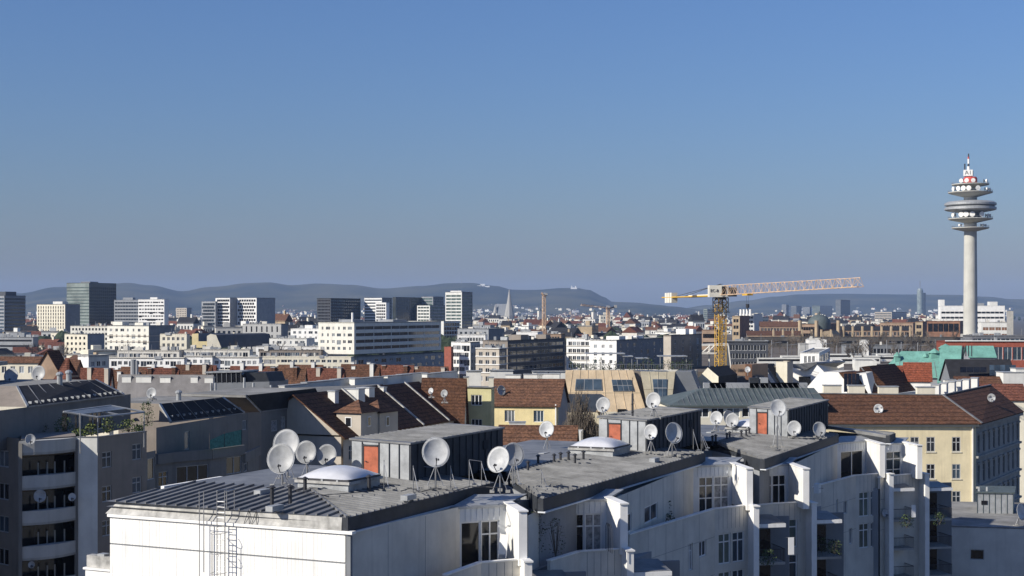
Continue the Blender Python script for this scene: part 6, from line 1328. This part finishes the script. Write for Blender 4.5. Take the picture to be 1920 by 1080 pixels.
bl('small white cabin on the depot roof', 1617, 1629, 1631, 638, 760, 6, 'white', min_l=6)
bl('pale canopy building before the depot', 1586, 1716, 1722, 647, 760, 2, 'midgrey', pl=W(rows=1, kind='bands', n=9, fh=5, h=2.5, top=1.2), gm='glass_dark', min_l=20, roof='zinc_light')
bl('white flat slab roof at the start of the depot', 1516, 1550, 1555, 637, 790, 4, 'white', min_l=14)
bl('grey low shed beside the bare trees', 1500, 1516, 1522, 644, 740, 6, 'balcony', min_l=10)
# steel canopy by the crane and dark construction frame
sc = thing('steel_canopy', 'white steel canopy with slanted struts behind the crane mast', 'canopy', P(1340, 680, 600)); ext('deck', sc, [(1316, 646), (1366, 645), (1366, 648), (1316, 649)], 600, (2, 16, 0), M['white2']); ext('deck', sc, [(1316, 661), (1344, 661), (1344, 664), (1316, 664)], 598, (2, 12, 0), M['white2'])
for x0, y0, x1, y1 in ((1318, 660, 1332, 648), (1326, 662, 1340, 648), (1330, 700, 1330, 648), (1372, 700, 1366, 648)): q = MB(); q.bar(P(x0, y0, 600), P(x1, y1, 600), .35, 6); q.build('strut', M['white2'], sc)
bl('dark unfinished frame with a long pale roof edge', 1364, 1440, 1446, 640, 640, 4, 'darkgrey', pl=W(rows=4, kind='bands', n=6, fh=3.6, h=2.4, top=1), gm='black', bands=(.0,), bandm='grey', min_l=16)
# red and glass strip building
rs = bl('long red-panelled building with glass strips at the picture edge', 1772, 1990, 1996, 640, 520, 2, 'red_facade', pl=W(rows=1, kind='bands', n=12, fh=6, h=4.6, top=1.4, m=.6), gm='glass_blue', min_l=14, name='red_building', bands=(.0,), bandm='white')
bl('glazed pavilion on top of the red-panelled building', 1822, 1985, 1990, 629, 535, 2, 'steel', pl=W(rows=1, kind='bands', n=9, fh=4, h=2.6, top=.5, m=.4), gm='glass_blue', min_l=10)
# roofs on the right: copper, slate with panels, red
cp = house('copper_roof_house', 'house with a wide green copper roof and turrets', 1660, 1768, 1800, 704, 330, 10, 5.2, 'grey', 'copper', min_l=14, hip=(4, 0), over=.5)
for i in range(13):
    a = cp['A']+(cp['C']-cp['A'])*(i+.5)/13; n = Vector((-(cp['C']-cp['A']).y, (cp['C']-cp['A']).x, 0)).normalized(); k = min(1, (i+.5)/13*12/4); seam(cp['t'], a-n*.4+Z*(cp['z']-.25), a+n*(7*k)+Z*(cp['z']+5*k), .12, .08)
cp2 = house('copper_roof_house', 'steep narrow copper roof rising behind the red roofs', 1760, 1796, 1806, 716, 315, 20, 7.5, 'grey', 'copper', min_l=9, over=.3, ridge='left')
cp3 = house('copper_roof_house', 'far copper roof with small dormers near the red-panelled building', 1818, 1866, 1874, 668, 380, 8, 2.6, 'grey', 'copper', min_l=9)
for px, py, w, h in ((1682, 672, 1.2, 2.2), (1752, 664, 2.0, 2.0), (1773, 660, 2.4, 2.6), (1793, 662, 1.8, 2.0), (1735, 668, 1.0, 1.6)): q = MB(); q.cbox(P(px, py+6, 336)-Z*1, w, w, h, 0); tr_ = q.build('roof_turret', M['copper'], cp['t']); q = MB(); q.lathe(P(px, py+6, 336)+Z*(h-1), [(w*.75, 0), (w*.5, .4), (.05, 1.0)], 8); q.build('turret_cap', M['copper'], tr_)
for px in (1722, 1726, 1806, 1811, 1816, 1822): q = MB(); q.bar(P(px, 668, 340), P(px, 648, 340), .12, 6); q.build('flue', M['steel_dark'], cp['t'])
house('red_gable_house', 'bright red tiled roof beside the copper roof, the shorter one', 1652, 1697, 1702, 705, 300, 6, 2.0, 'white', 'tile_bright', min_l=8)
house('red_gable_house', 'bright red tiled roof with a white gable end', 1697, 1745, 1760, 712, 285, 14, 3.2, 'white', 'tile_bright', min_l=8, wallr='balcony')
sr = house('slate_roof_house', 'dark slate roof with solar panels right of the copper roof', 1786, 1905, 1912, 716, 300, 5, 4.4, 'midgrey', 'slate', min_l=12)
def panel_on(parent, x0, x1, y0, y1, d0, d1, m, name, nx=1, ny=1):
    for i in range(nx):
        for j in range(ny):
            a = x0+(x1-x0)*i/nx+.4; b = x0+(x1-x0)*(i+1)/nx-.4; c = y0+(y1-y0)*j/ny+.3; e = y0+(y1-y0)*(j+1)/ny-.3; f0 = d0+(d1-d0)*j/ny; f1 = d0+(d1-d0)*(j+1)/ny
            q = MB(); vs_, fs = quadplate(P(a, c, f0), P(b, c, f0), P(b, e, f1), P(a, e, f1), .06); q.add(vs_, fs); q.build(name, M[m], parent)
panel_on(sr['t'], 1855, 1905, 684, 704, 302.5, 299.8, 'glass_blue', 'solar_panel', 5, 2); panel_on(sr['t'], 1800, 1850, 688, 698, 301.5, 300.2, 'glass_dark', 'roof_window', 4, 1)
for px, py, w, l in ((1868, 722, 5, 1), (1895, 712, 4, 4), (1840, 724, 3, 1), (1812, 722, 3, 1), (1780, 722, 2, 1), (1915, 705, 3, 3)): q = thing('chimney_block', f'white chimney block on the roofs near the slate roof, about {int(w)} flues wide' if 0 else {1868: 'wide white chimney block below the solar panels', 1895: 'tall white stair head at the edge of the slate roof', 1840: 'white chimney block in the middle below the slate roof', 1812: 'white chimney block below the roof windows', 1780: 'small white chimney block under the steep copper roof', 1915: 'cream chimney block cut by the picture edge'}[px], 'chimney', P(px, py, 270)); mb = MB(); mb.cbox(P(px, py, 270)-Z*6, w, l, 6+(14 if px in (1895, 1915) else 10)*270/F, 0); mb.build('stack', M['offwhite'], q); mb = MB(); mb.cbox(P(px, py, 270)+Z*((14 if px in (1895, 1915) else 10)*270/F), w+.2, l+.2, .12, 0); mb.build('cap', M['zinc_light'], q)
house('red_far_house', 'red roof at the picture edge behind the brown hipped roof', 1850, 1925, 1935, 748, 255, 8, 2.4, 'cream2', 'tile_red', min_l=10)
house('brown_far_house', 'brown roof between the hipped roof and the slate roof', 1800, 1880, 1890, 735, 265, 8, 2.6, 'cream2', 'tile_brown', min_l=10)
# white modern roof houses and their neighbours
wm_ = thing('white_mansard_house', 'white house with sloping white metal roof and dark slanted glazing', 'house', P(1570, 737, 260)); ext('front', wm_, [(1514, 737), (1514, 725), (1538, 698), (1572, 698), (1602, 737), (1602, 790), (1514, 790)], 260, (5, 9, 0), M['white'], M['white2'], yaw=30)
panel_on(wm_, 1582, 1612, 700, 735, 256.5, 255.5, 'glass_dark', 'slanted_window', 4, 1); ext('slope', wm_, [(1573, 698), (1606, 698), (1634, 737), (1602, 737)], 257.5, (3, 6, 0), M['tile_brown'], yaw=20); ext('side_box', wm_, [(1606, 700), (1624, 700), (1634, 738), (1628, 738)], 256.5, (3, 8, 0), M['white'], M['white2'], yaw=20)
wh = thing('curved_white_house', 'white house with a curved roof edge behind the white mansard', 'house', P(1520, 720, 300)); ext('body', wh, [(1486, 690), (1500, 681), (1528, 680), (1548, 700), (1548, 790), (1486, 790)], 300, (5, 10, 0), M['white'], M['white2'], yaw=28); ext('recess', wh, [(1498, 706), (1520, 706), (1520, 722), (1498, 722)], 299.2, (0, .3, 0), M['glass_dark'], yaw=28); ext('roof_edge', wh, [(1486, 683), (1530, 679), (1532, 682), (1510, 694), (1488, 690)], 299, (8, 10, 0), M['zinc'])
bl('tan cube stair head among the white roofs', 1455, 1476, 1487, 678, 290, 25, 'cream2', 'beige', name='stair_head', min_l=4, parapet=.2); bl('low cream wall between the tan cube and the dark slanted roof', 1430, 1456, 1460, 686, 295, 10, 'cream2', name='stair_head', min_l=4, parapet=.2)
bl('white cube penthouse with open frames above the white roofs', 1500, 1536, 1556, 661, 340, 15, 'white', 'white', pl=W(rows=1, kind='bands', n=3, fh=3, h=2.2, top=.6), pr=W(rows=1, kind='bands', n=2, fh=3, h=2.2, top=.6), gm='glass_dark', gr='glass_dark', name='penthouse', min_l=5, parapet=.25)
bl('plain white firewall panel before the copper roof', 1604, 1644, 1648, 676, 300, 10, 'offwhite', name='firewall', min_l=5, parapet=.1); bl('small white wall with coping left of the plain firewall', 1560, 1582, 1588, 677, 310, 10, 'white', name='firewall', min_l=5, parapet=.1)
gb = thing('beige_gable_house', 'beige gable wall beside the crane foot', 'house', P(1327, 722, 262)); ext('gable', gb, [(1306, 712), (1327, 689), (1347, 706), (1347, 790), (1306, 790)], 262, (5, 11, 0), M['cream2'], M['slate'], yaw=28)
br = thing('brick_sign_house', 'brown brick firewall with faded black lettering beside the crane', 'house', P(1390, 710, 275)); ext('firewall', br, [(1371, 684), (1410, 683), (1410, 790), (1366, 790), (1366, 706)], 275, (4, 6, 0), M['brick_light']); ext('chimney', br, [(1398, 683), (1410, 683), (1410, 712), (1398, 712)], 274.4, (0, 1, 0), M['brick']); ext('bay', br, [(1380, 704), (1366, 724), (1420, 724), (1420, 706)], 274.8, (2, 4, 0), M['darkgrey'])
lettering('B 1880', P(1384, 694, 274.9)-Vector((0, .06, 0)), .75, 0, M['steel_dark'], br)
for x0, lb in ((1404, 'dark slanted roof with white verge, nearest the brick firewall'), (1424, 'dark slanted roof with white verge next to the cream wall')):
    q = thing('slanted_roof_house', lb, 'house', P(x0+20, 730, 285)); ext('body', q, [(x0, 684), (x0+12, 684), (x0+44, 732), (x0+44, 790), (x0, 790)], 285+(x0-1404)*.2, (3, 8, 0), M['midgrey'], M['slate'], yaw=20); ext('verge', q, [(x0, 684), (x0+6, 684), (x0+42, 735), (x0+30, 735)], 283.6+(x0-1404)*.2, (0, .4, 0), M['white'], yaw=20)
for x0, y0, x1, y1, lb in ((1612, 688, 1655, 738, 'brown roof with a white ladder verge'),):
    q = thing('brown_roof_house', lb, 'house', P(x0+20, 738, 275)); ext('roof', q, [(x0, y0), (x0+16, y0-2), (x1+20, y1), (x0-6, y1)], 275, (8, 12, 0), M['tile_brown']); ext('verge', q, [(x0, y0), (x0+3, y0), (x1+3, y1), (x1, y1)], 274.7, (0, .3, 0), M['concrete']); ext('wall', q, [(x0-6, y1), (x1+20, y1), (x1+20, 800), (x0-6, 800)], 275.2, (8, 10, 0), M['offwhite'])
for px, py, lb in ((1432, 722, 'white dish on a pole above the blue-green sheet roof'), (1402, 693, 'small white dish beside the crane mast')): dish(px, py, 11, py+9, ZY(py+9, 250), lb, 15, 14, LD, d=250, legs=False)
# ------------------------------------------------------------------ the far city
rf_ = random.Random(11)
WALLC = {'white wall': 'white2', 'cream wall': 'cream2', 'grey wall': 'grey', 'ochre wall': 'brick_pale', 'pale wall': 'offwhite'}
ROOFC = {'red tiled roof': 'tile_red', 'dark roof': 'slate', 'grey flat roof': 'gravel_roof', 'brown roof': 'tile_old'}
PROTO = {}
def proto(wn_, rn_):
    if (wn_, rn_) in PROTO: return PROTO[wn_, rn_]
    b = MB(); X = Vector((1, 0, 0)); Y = Vector((0, 1, 0))
    b.box((-.5, -.5, 0), X, Y, .78, 0)
    if 'flat' in rn_: b.box((-.52, -.52, .78), X*1.04, Y*1.04, .03, 1); b.box((-.2, -.2, .81), X*.25, Y*.3, .14, 0)
    else:
        b.add([(-.53, -.53, .76), (.53, -.53, .76), (.53, .53, .76), (-.53, .53, .76), (-.53, 0, 1), (.53, 0, 1)], [(0, 1, 5, 4), (2, 3, 4, 5), (3, 0, 4), (1, 2, 5), (3, 2, 1, 0)], 1); b.box((.15, -.06, .85), X*.1, Y*.12, .25, 0)
    for r_ in range(3):
        for i in range(5):
            x = -.42+i*.19; z = .12+r_*.22; b.add([(x, -.506, z), (x+.09, -.506, z), (x+.09, -.506, z+.12), (x, -.506, z+.12)], [(0, 1, 2, 3)], 2)
            b.add([(.506, x, z), (.506, x+.09, z), (.506, x+.09, z+.12), (.506, x, z+.12)], [(0, 1, 2, 3)], 2)
    me = bpy.data.meshes.new('distant_house'); me.from_pydata([tuple(v) for v in b.v], [], b.f)
    for k in (WALLC[wn_], ROOFC[rn_], 'glass'): me.materials.append(M[k])
    me.polygons.foreach_set('material_index', b.mi); PROTO[wn_, rn_] = me, b; return PROTO[wn_, rn_]
MASS = {}; n_ind = 0; SEEN = []
def place(x, d, w, l, h, rz, z0=0, single=True):
    global n_ind
    wn_ = rf_.choice(['white wall', 'white wall', 'cream wall', 'cream wall', 'grey wall', 'ochre wall', 'pale wall', 'pale wall']); rn_ = rf_.choice(['red tiled roof', 'dark roof', 'dark roof', 'grey flat roof', 'grey flat roof', 'grey flat roof', 'brown roof'])
    me, b = proto(wn_, rn_); p = Vector((PX(x, d), d, z0))
    if single and n_ind < 290:
        o = bpy.data.objects.new('distant_house', me); COL.objects.link(o); o.location = p; o.rotation_euler = (0, 0, rz); o.scale = (w, l, h)
        tag(o, f'small distant house with {wn_} and {rn_} in the hazy old town', 'house', 'houses of the far city'); n_ind += 1
    else:
        mm = MASS.setdefault((wn_, rn_), MB()); mt_ = Matrix.Translation(p) @ Matrix.Rotation(rz, 4, 'Z') @ Matrix.Diagonal((w, l, h, 1))
        k = len(mm.v); mm.v += [mt_ @ v for v in b.v]; mm.f += [tuple(i+k for i in f_) for f_ in b.f]; mm.mi += b.mi
d = 740.0
while d < 8600:
    step = 34+d*.02
    n = int(30 if d < 1250 else 38 if d < 2000 else 44)
    for i in range(n):
        x = -30+1980*(i+rf_.random())/n; h = rf_.gauss(19, 3.5)+(rf_.random() < .08)*10; h = max(10, h)
        dd = d+rf_.uniform(-step*.4, step*.4)
        if x > 1290 and dd < 1420: continue
        if d < 1250: h = min(h, rf_.uniform(11, 19))
        y = HOR+(CAMZ-h)*F/dd
        if hidden(x, y, dd) or hidden(x, y-3, dd): continue
        if any(abs(sx2-x) < 5 and y > sy2-1.2 and sd < dd for sx2, sy2, sd in SEEN[-160:]) and d < 3000: continue
        SEEN.append((x, y, dd)); s_ = 1 if d < 3000 else 1.3
        place(x, dd, rf_.uniform(11, 25)*s_, rf_.uniform(11, 16)*s_, h, R(rf_.choice((-25, -20, 65, 10, -60))+rf_.uniform(-8, 8)), 0, d < 3000)
    d += step
# suburbs climbing the lower slopes
for i in range(420):
    x = rf_.choice([rf_.uniform(20, 1180), rf_.uniform(500, 700), rf_.uniform(880, 1150), rf_.uniform(1450, 1900)]); t = -1+rf_.random()**1.6*.5; k = max(0, (t+1))*1.25*.65
    east = x > 1250; D = 13500 if east else 12000; fr = 3000 if east else 3600
    zc = ZY(552 if east else 545, D)*max(0, k*.85-.02); place(x, D+t*fr, rf_.uniform(14, 40), 16, rf_.uniform(10, 22), rf_.uniform(0, 3), zc, False)
for i, ((wn_, rn_), mm) in enumerate(MASS.items()):
    o = mm.build('far_city', [M[WALLC[wn_]], M[ROOFC[rn_]], M['glass']]); tag(o, f'mass of hazy far houses with {wn_} and {rn_}', 'far city', kind='stuff')
for x, yt, w, lb in ((1114, 585, 9, 'white church tower in the far city'), (1012, 583, 8, 'pale slim tower block beside the end-on crane'), (1332, 582, 7, 'small white tower behind the crane'), (640, 590, 10, 'pale far block left of the black box tower')):
    d = 3200; t = thing('distant_tower', lb, 'tower', P(x, 605, d)); q = MB(); q.cbox(Vector((PX(x, d), d, 0)), w, w, ZY(yt, d), R(25)); q.build('shaft', M['white2'], t); q = MB(); q.lathe(Vector((PX(x, d), d, ZY(yt, d))), [(w*.6, 0), (w*.3, 3), (.1, 7)], 8); q.build('cap', M['patina'], t)
# ------------------------------------------------------------------ trees
def twig_mesh(name, seed, h, w, n, depth=3, up=.9, r0=.05):
    rnd = random.Random(seed); trunk = MB(); tw_ = MB()
    def grow(p, dr, ln, r, lev):
        q = p+dr*ln
        (trunk if lev <= 1 else tw_).bar(p, q, r, 5 if lev <= 1 else 3, r*.6, caps=False)
        if lev >= depth: return
        for k in range(n if lev else max(3, n-1)):
            f_ = rnd.uniform(.35, 1); b = p+dr*(ln*f_); a = rnd.uniform(0, 6.28); s_ = Vector((math.cos(a), math.sin(a), 0)); nd = (dr*up+s_*rnd.uniform(.3, .9)*w+Z*.25).normalized(); grow(b, nd, ln*rnd.uniform(.42, .7), r*.55, lev+1)
    grow(Vector((0, 0, 0)), Z, h*.5, r0*h, 0); out = []
    for mb_, nm, m in ((trunk, 'trunk', 'bark'), (tw_, 'crown', 'twig')):
        me = bpy.data.meshes.new(nm); me.from_pydata([tuple(v) for v in mb_.v], [], mb_.f); me.materials.append(M[m]); out.append(me)
    return out
TW = [twig_mesh('t', s_, 1.0, 1.0, 7, 3, .9, .016) for s_ in (1, 2, 3)]
def bare_tree(label, p, h, k, group='bare trees on the railway land'):
    t = thing('bare_tree', label, 'tree', p, group); tr_, c_ = TW[k % 3]
    for nm, me in (('trunk', tr_), ('crown', c_)):
        o = bpy.data.objects.new(nm, me); COL.objects.link(o); o.parent = t; o.scale = (h, h, h); o.rotation_euler = (0, 0, k*1.7)
for i in range(30):
    x = 1438+i*11.5+rf_.uniform(-5, 5); dd = rf_.uniform(640, 880); yb = 664; bare_tree('leafless brown tree in the belt along the railway land', Vector((PX(x, dd), dd, 12.8)), rf_.uniform(9, 15), i)
for i, (x, dd) in enumerate(((1690, 1000), (1715, 980), (1742, 1010), (1770, 1000), (1790, 960), (1660, 1020), (1480, 950), (1850, 830), (1870, 820), (1600, 1010))):
    bare_tree('leafless tree before the brick arsenal wings', Vector((PX(x, dd), dd, 12.8)), rf_.uniform(9, 14), i+40, 'bare trees before the arsenal')
for i, (x, dd) in enumerate(((72, 860), (84, 870), (96, 850), (108, 880), (120, 870), (60, 890), (430, 770), (520, 740), (335, 780), (560, 760), (300, 765), (235, 745))):
    bare_tree('leafless tree among the blocks below the towers', Vector((PX(x, dd), dd, .2)), rf_.uniform(19, 25), i+60, 'bare trees below the towers')
# big bare shrub behind the white building
bs = thing('bare_poplar', 'tall bare upright tree standing before the tan mansard', 'tree', Vector((PX(1088, 205), 205, 8)))
rnd = random.Random(5); tk = MB(); tw_ = MB(); base = Vector((PX(1088, 205), 205, 8))
for i in range(110):
    a = rnd.uniform(0, 6.28); rr_ = rnd.random()**.6; top = base+Vector((math.cos(a)*2.7*rr_, math.sin(a)*1.8*rr_, (27.3-8)*(1-.42*rr_)*rnd.uniform(.82, 1.0)*(1.0 if i > 3 else 1.05))); b0 = base+Vector((math.cos(a)*.8*rr_, math.sin(a)*.7*rr_, 0)); prev = b0; m_ = 8
    for j in range(1, m_+1):
        q = b0+(top-b0)*(j/m_)+Vector((rnd.uniform(-.12, .12), rnd.uniform(-.1, .1), 0)); tk.bar(prev, q, .07*(1-j/m_)+.02, 4, .07*(1-(j+1)/m_)+.02, caps=False)
        if j > 2:
            for k in range(12):
                s_ = prev+(q-prev)*rnd.random(); a2 = rnd.uniform(0, 6.28); e = s_+Vector((math.cos(a2)*rnd.uniform(.15, .6), math.sin(a2)*rnd.uniform(.15, .5), rnd.uniform(.5, 1.5))); tw_.bar(s_, e, .036, 3, .016, caps=False)
        prev = q
tk.build('trunk', M['bark'], bs); tw_.build('crown', M['bark'], bs, kind='stuff')
# dark park trees among the far houses
pt = MB()
for i in range(520):
    dd = rf_.choice((rf_.uniform(1000, 1300), rf_.uniform(1300, 3500), rf_.uniform(3000, 7500))); x = rf_.uniform(-20, 1940)
    if x > 1290 and dd < 1400: continue
    h = rf_.uniform(12, 19); c = Vector((PX(x, dd), dd, h*.55)); w = rf_.uniform(5, 12); vs_ = []; n = 9
    for j in range(5):
        ph = -math.pi/2+math.pi*(j+.5)/5
        for k in range(n): a = 2*math.pi*k/n; r_ = rf_.uniform(.7, 1.15); vs_.append(c+Vector((math.cos(a)*math.cos(ph)*w*r_, math.sin(a)*math.cos(ph)*w*r_*.8, math.sin(ph)*h*.5*rf_.uniform(.8, 1.1))))
    fs = [(j*n+k, j*n+(k+1) % n, (j+1)*n+(k+1) % n, (j+1)*n+k) for j in range(4) for k in range(n)]+[tuple(range(n-1, -1, -1)), tuple(range(4*n, 5*n))]; pt.add(vs_, fs)
tag(pt.build('distant_trees', M['conifer']), 'dark clumps of park trees between the far houses', 'trees', kind='stuff')
# railway masts and cable posts
for i in range(12):
    x = 1450+i*30+rf_.uniform(-8, 8); dd = 700+rf_.uniform(-40, 60); q = thing('railway_mast', 'thin overhead line mast on the railway land', 'mast', Vector((PX(x, dd), dd, 0)), 'overhead line masts'); mb = MB(); mb.bar((PX(x, dd), dd, 12.8), (PX(x, dd), dd, 22), .2, 5); mb.build('pole', M['steel'], q); mb = MB(); mb.bar((PX(x, dd), dd, 20.5), (PX(x, dd)+5, dd, 21), .14, 4); mb.build('arm', M['steel'], q)
for i in range(9):
    x0 = 1420+i*45; dd = 640+i % 3*30; q = thing('train', f'pale row of parked carriages on the railway land, track {i+1} from the crane' if 0 else 'pale parked railway carriage on the open tracks', 'train', Vector((PX(x0, dd), dd, 0)), 'parked railway carriages'); mb = MB(); mb.box((PX(x0, dd), dd, 13.6), (22, 0, 0), (0, 3, 0), 2.6); mb.build('carriage', M['offwhite'], q); mb = MB(); mb.box((PX(x0, dd)+.5, dd-.03, 14.7), (21, 0, 0), (0, .02, 0), .9); mb.build('window_band', M['glass_dark'], q)

# ------------------------------------------------------------------ terrace furniture and plants on the white building
tg = 'plants on the terraces of the white building'
leafy('potted_conifer', 'dark potted conifer on the long terrace in the middle of the white building', G(1246, 985, 20.0), .5, .5, 2.6, 420, [M['conifer'], M['leaf']], tg, leaf=.18, stems=6, seed=90)
leafy('potted_shrub', 'low dark shrub at the foot of the potted conifer', G(1240, 988, 20.0), 1.2, .5, .9, 320, [M['conifer'], M['leaf']], tg, leaf=.16, seed=91)
leafy('climbing_plant', 'tall brown climbing plant behind the first fin wall', G(1003, 1040, 21.0), .8, .5, 2.6, 260, [M['leaf'], M['bark']], tg, leaf=.12, stems=16, seed=92)
leafy('climbing_plant', 'sparse climbing plant beside the second glazed door', G(1042, 1046, 20.8), .6, .4, 2.4, 160, [M['leaf'], M['bark']], tg, leaf=.10, stems=14, seed=93)
for i, (px, py, z_, lb) in enumerate(((1540, 1035, 16.4, 'dark plant on the balcony under the second canopy'), (1565, 1040, 16.4, 'bushy plant at the outer rail under the second canopy'), (1440, 1060, 16.8, 'plant behind the rail under the first canopy'), (1700, 990, 16.6, 'green plant on the balcony below the last bay'), (1760, 985, 16.8, 'plant on the outermost balcony'))):
    leafy('balcony_plant', lb, G(px, py, z_), .7, .5, 1.1, 200, [M['leaf'], M['conifer']], tg, leaf=.14, seed=100+i)
tl = thing('trellis', 'arched wire trellis against the second fin wall', 'trellis', G(1145, 1030, 20.9)); b0 = G(1143, 1034, 20.9)
for k in range(3):
    q = MB(); pts = [b0+FD*(-.35+.35*k)+FN*-.05+Vector((math.cos(math.pi*j/10)*.38*-1, 0, 0))*0+FD*(math.cos(math.pi*j/10)*-.42)+Z*(1.3+math.sin(math.pi*j/10)*.45) for j in range(11)]; pts = [Vector((pts[0].x, pts[0].y, 20.9))]+pts+[Vector((pts[-1].x, pts[-1].y, 20.9))]
    for a, b in zip(pts, pts[1:]): q.bar(a, b, .022, 4, caps=False)
    q.build('hoop', M['steel_dark'], tl)
ch = thing('deck_chair', 'folded white deck chair leaning beside the first glazed door', 'chair', G(941, 1046, 21.3)); c0 = G(941, 1046, 21.3)
for s_ in (-.25, .25): q = MB(); q.bar(c0+V_*s_, c0+V_*s_+Z*1.4+U*.4, .035, 5); q.build('leg', M['white'], ch)
q = MB(); q.box(c0-V_*.25+Z*.25+U*.07, V_*.5, Z.cross(V_).normalized()*.03, Z*1.0+U*.3) if False else q.add([c0-V_*.24+Z*.2+U*.05, c0+V_*.24+Z*.2+U*.05, c0+V_*.24+Z*1.35+U*.37, c0-V_*.24+Z*1.35+U*.37], [(0, 1, 2, 3)]); q.build('canvas', M['offwhite'], ch)
for px, py, z_, w, h, lb in ((1478, 1040, 17.6, .45, 1.3, 'white towel screen on the balcony under the first canopy'), (1709, 970, 17.6, .4, 1.1, 'white towel on the balcony rail under the last bay')):
    q = thing('towel', lb, 'towel', G(px, py, z_)); p = G(px, py, z_); mb = MB(); mb.box(p, FN*w, FD*.04, h); mb.build('cloth', M['white'], q); mb = MB(); mb.bar(p-FN*.2+Z*h, p+FN*(w+.2)+Z*h, .02, 4); mb.build('rail', M['steel'], q)
dish(1660, 962, 15, 975, 19, 'white dish on the shaded wall below the fifth bay', -15, 10, d=G(1655, 888, 20.45).y-1.0, legs=False, wall_arm=True)
ac = thing('air_unit', 'white air conditioning unit on the terrace beside the fourth fin', 'air conditioner', G(1522, 925, 20.5)); p = G(1526, 925, 20.5); mb = MB(); mb.box(p, U*.9, V_*.4, .8); mb.build('casing', M['white'], ac); mb = MB(); mb.lathe(p+U*.45+V_*.41+Z*.4, [(.3, 0), (.3, .02)], 12); mb.build('fan', M['steel_dark'], ac)

for i, pts in enumerate((((525, 912), (560, 921), (610, 928), (700, 921)), ((817, 915), (790, 922), (770, 915), (752, 921)), ((817, 915), (850, 921), (880, 912), (940, 914)), ((1222, 852), (1240, 858), (1262, 857), (1300, 850)), ((1490, 820), (1510, 823), (1537, 820)), ((1345, 812), (1372, 815), (1400, 822)), ((1025, 848), (1010, 856), (980, 862)))):
    z_ = 25.48 if i == 0 else 25.42 if i < 3 else 24.75; q = MB(); ps = [G(x, y, z_) for x, y in pts]; pr_ = []
    for a, b in zip(ps, ps[1:]):
        for k in range(6): pr_.append(a+(b-a)*k/6+U*(math.sin(k*1.9+i)*.12))
    pr_.append(ps[-1])
    for a, b in zip(pr_, pr_[1:]): q.bar(a, b, .03, 4, caps=False)
    q.build('cable', M['steel_dark'], nb)
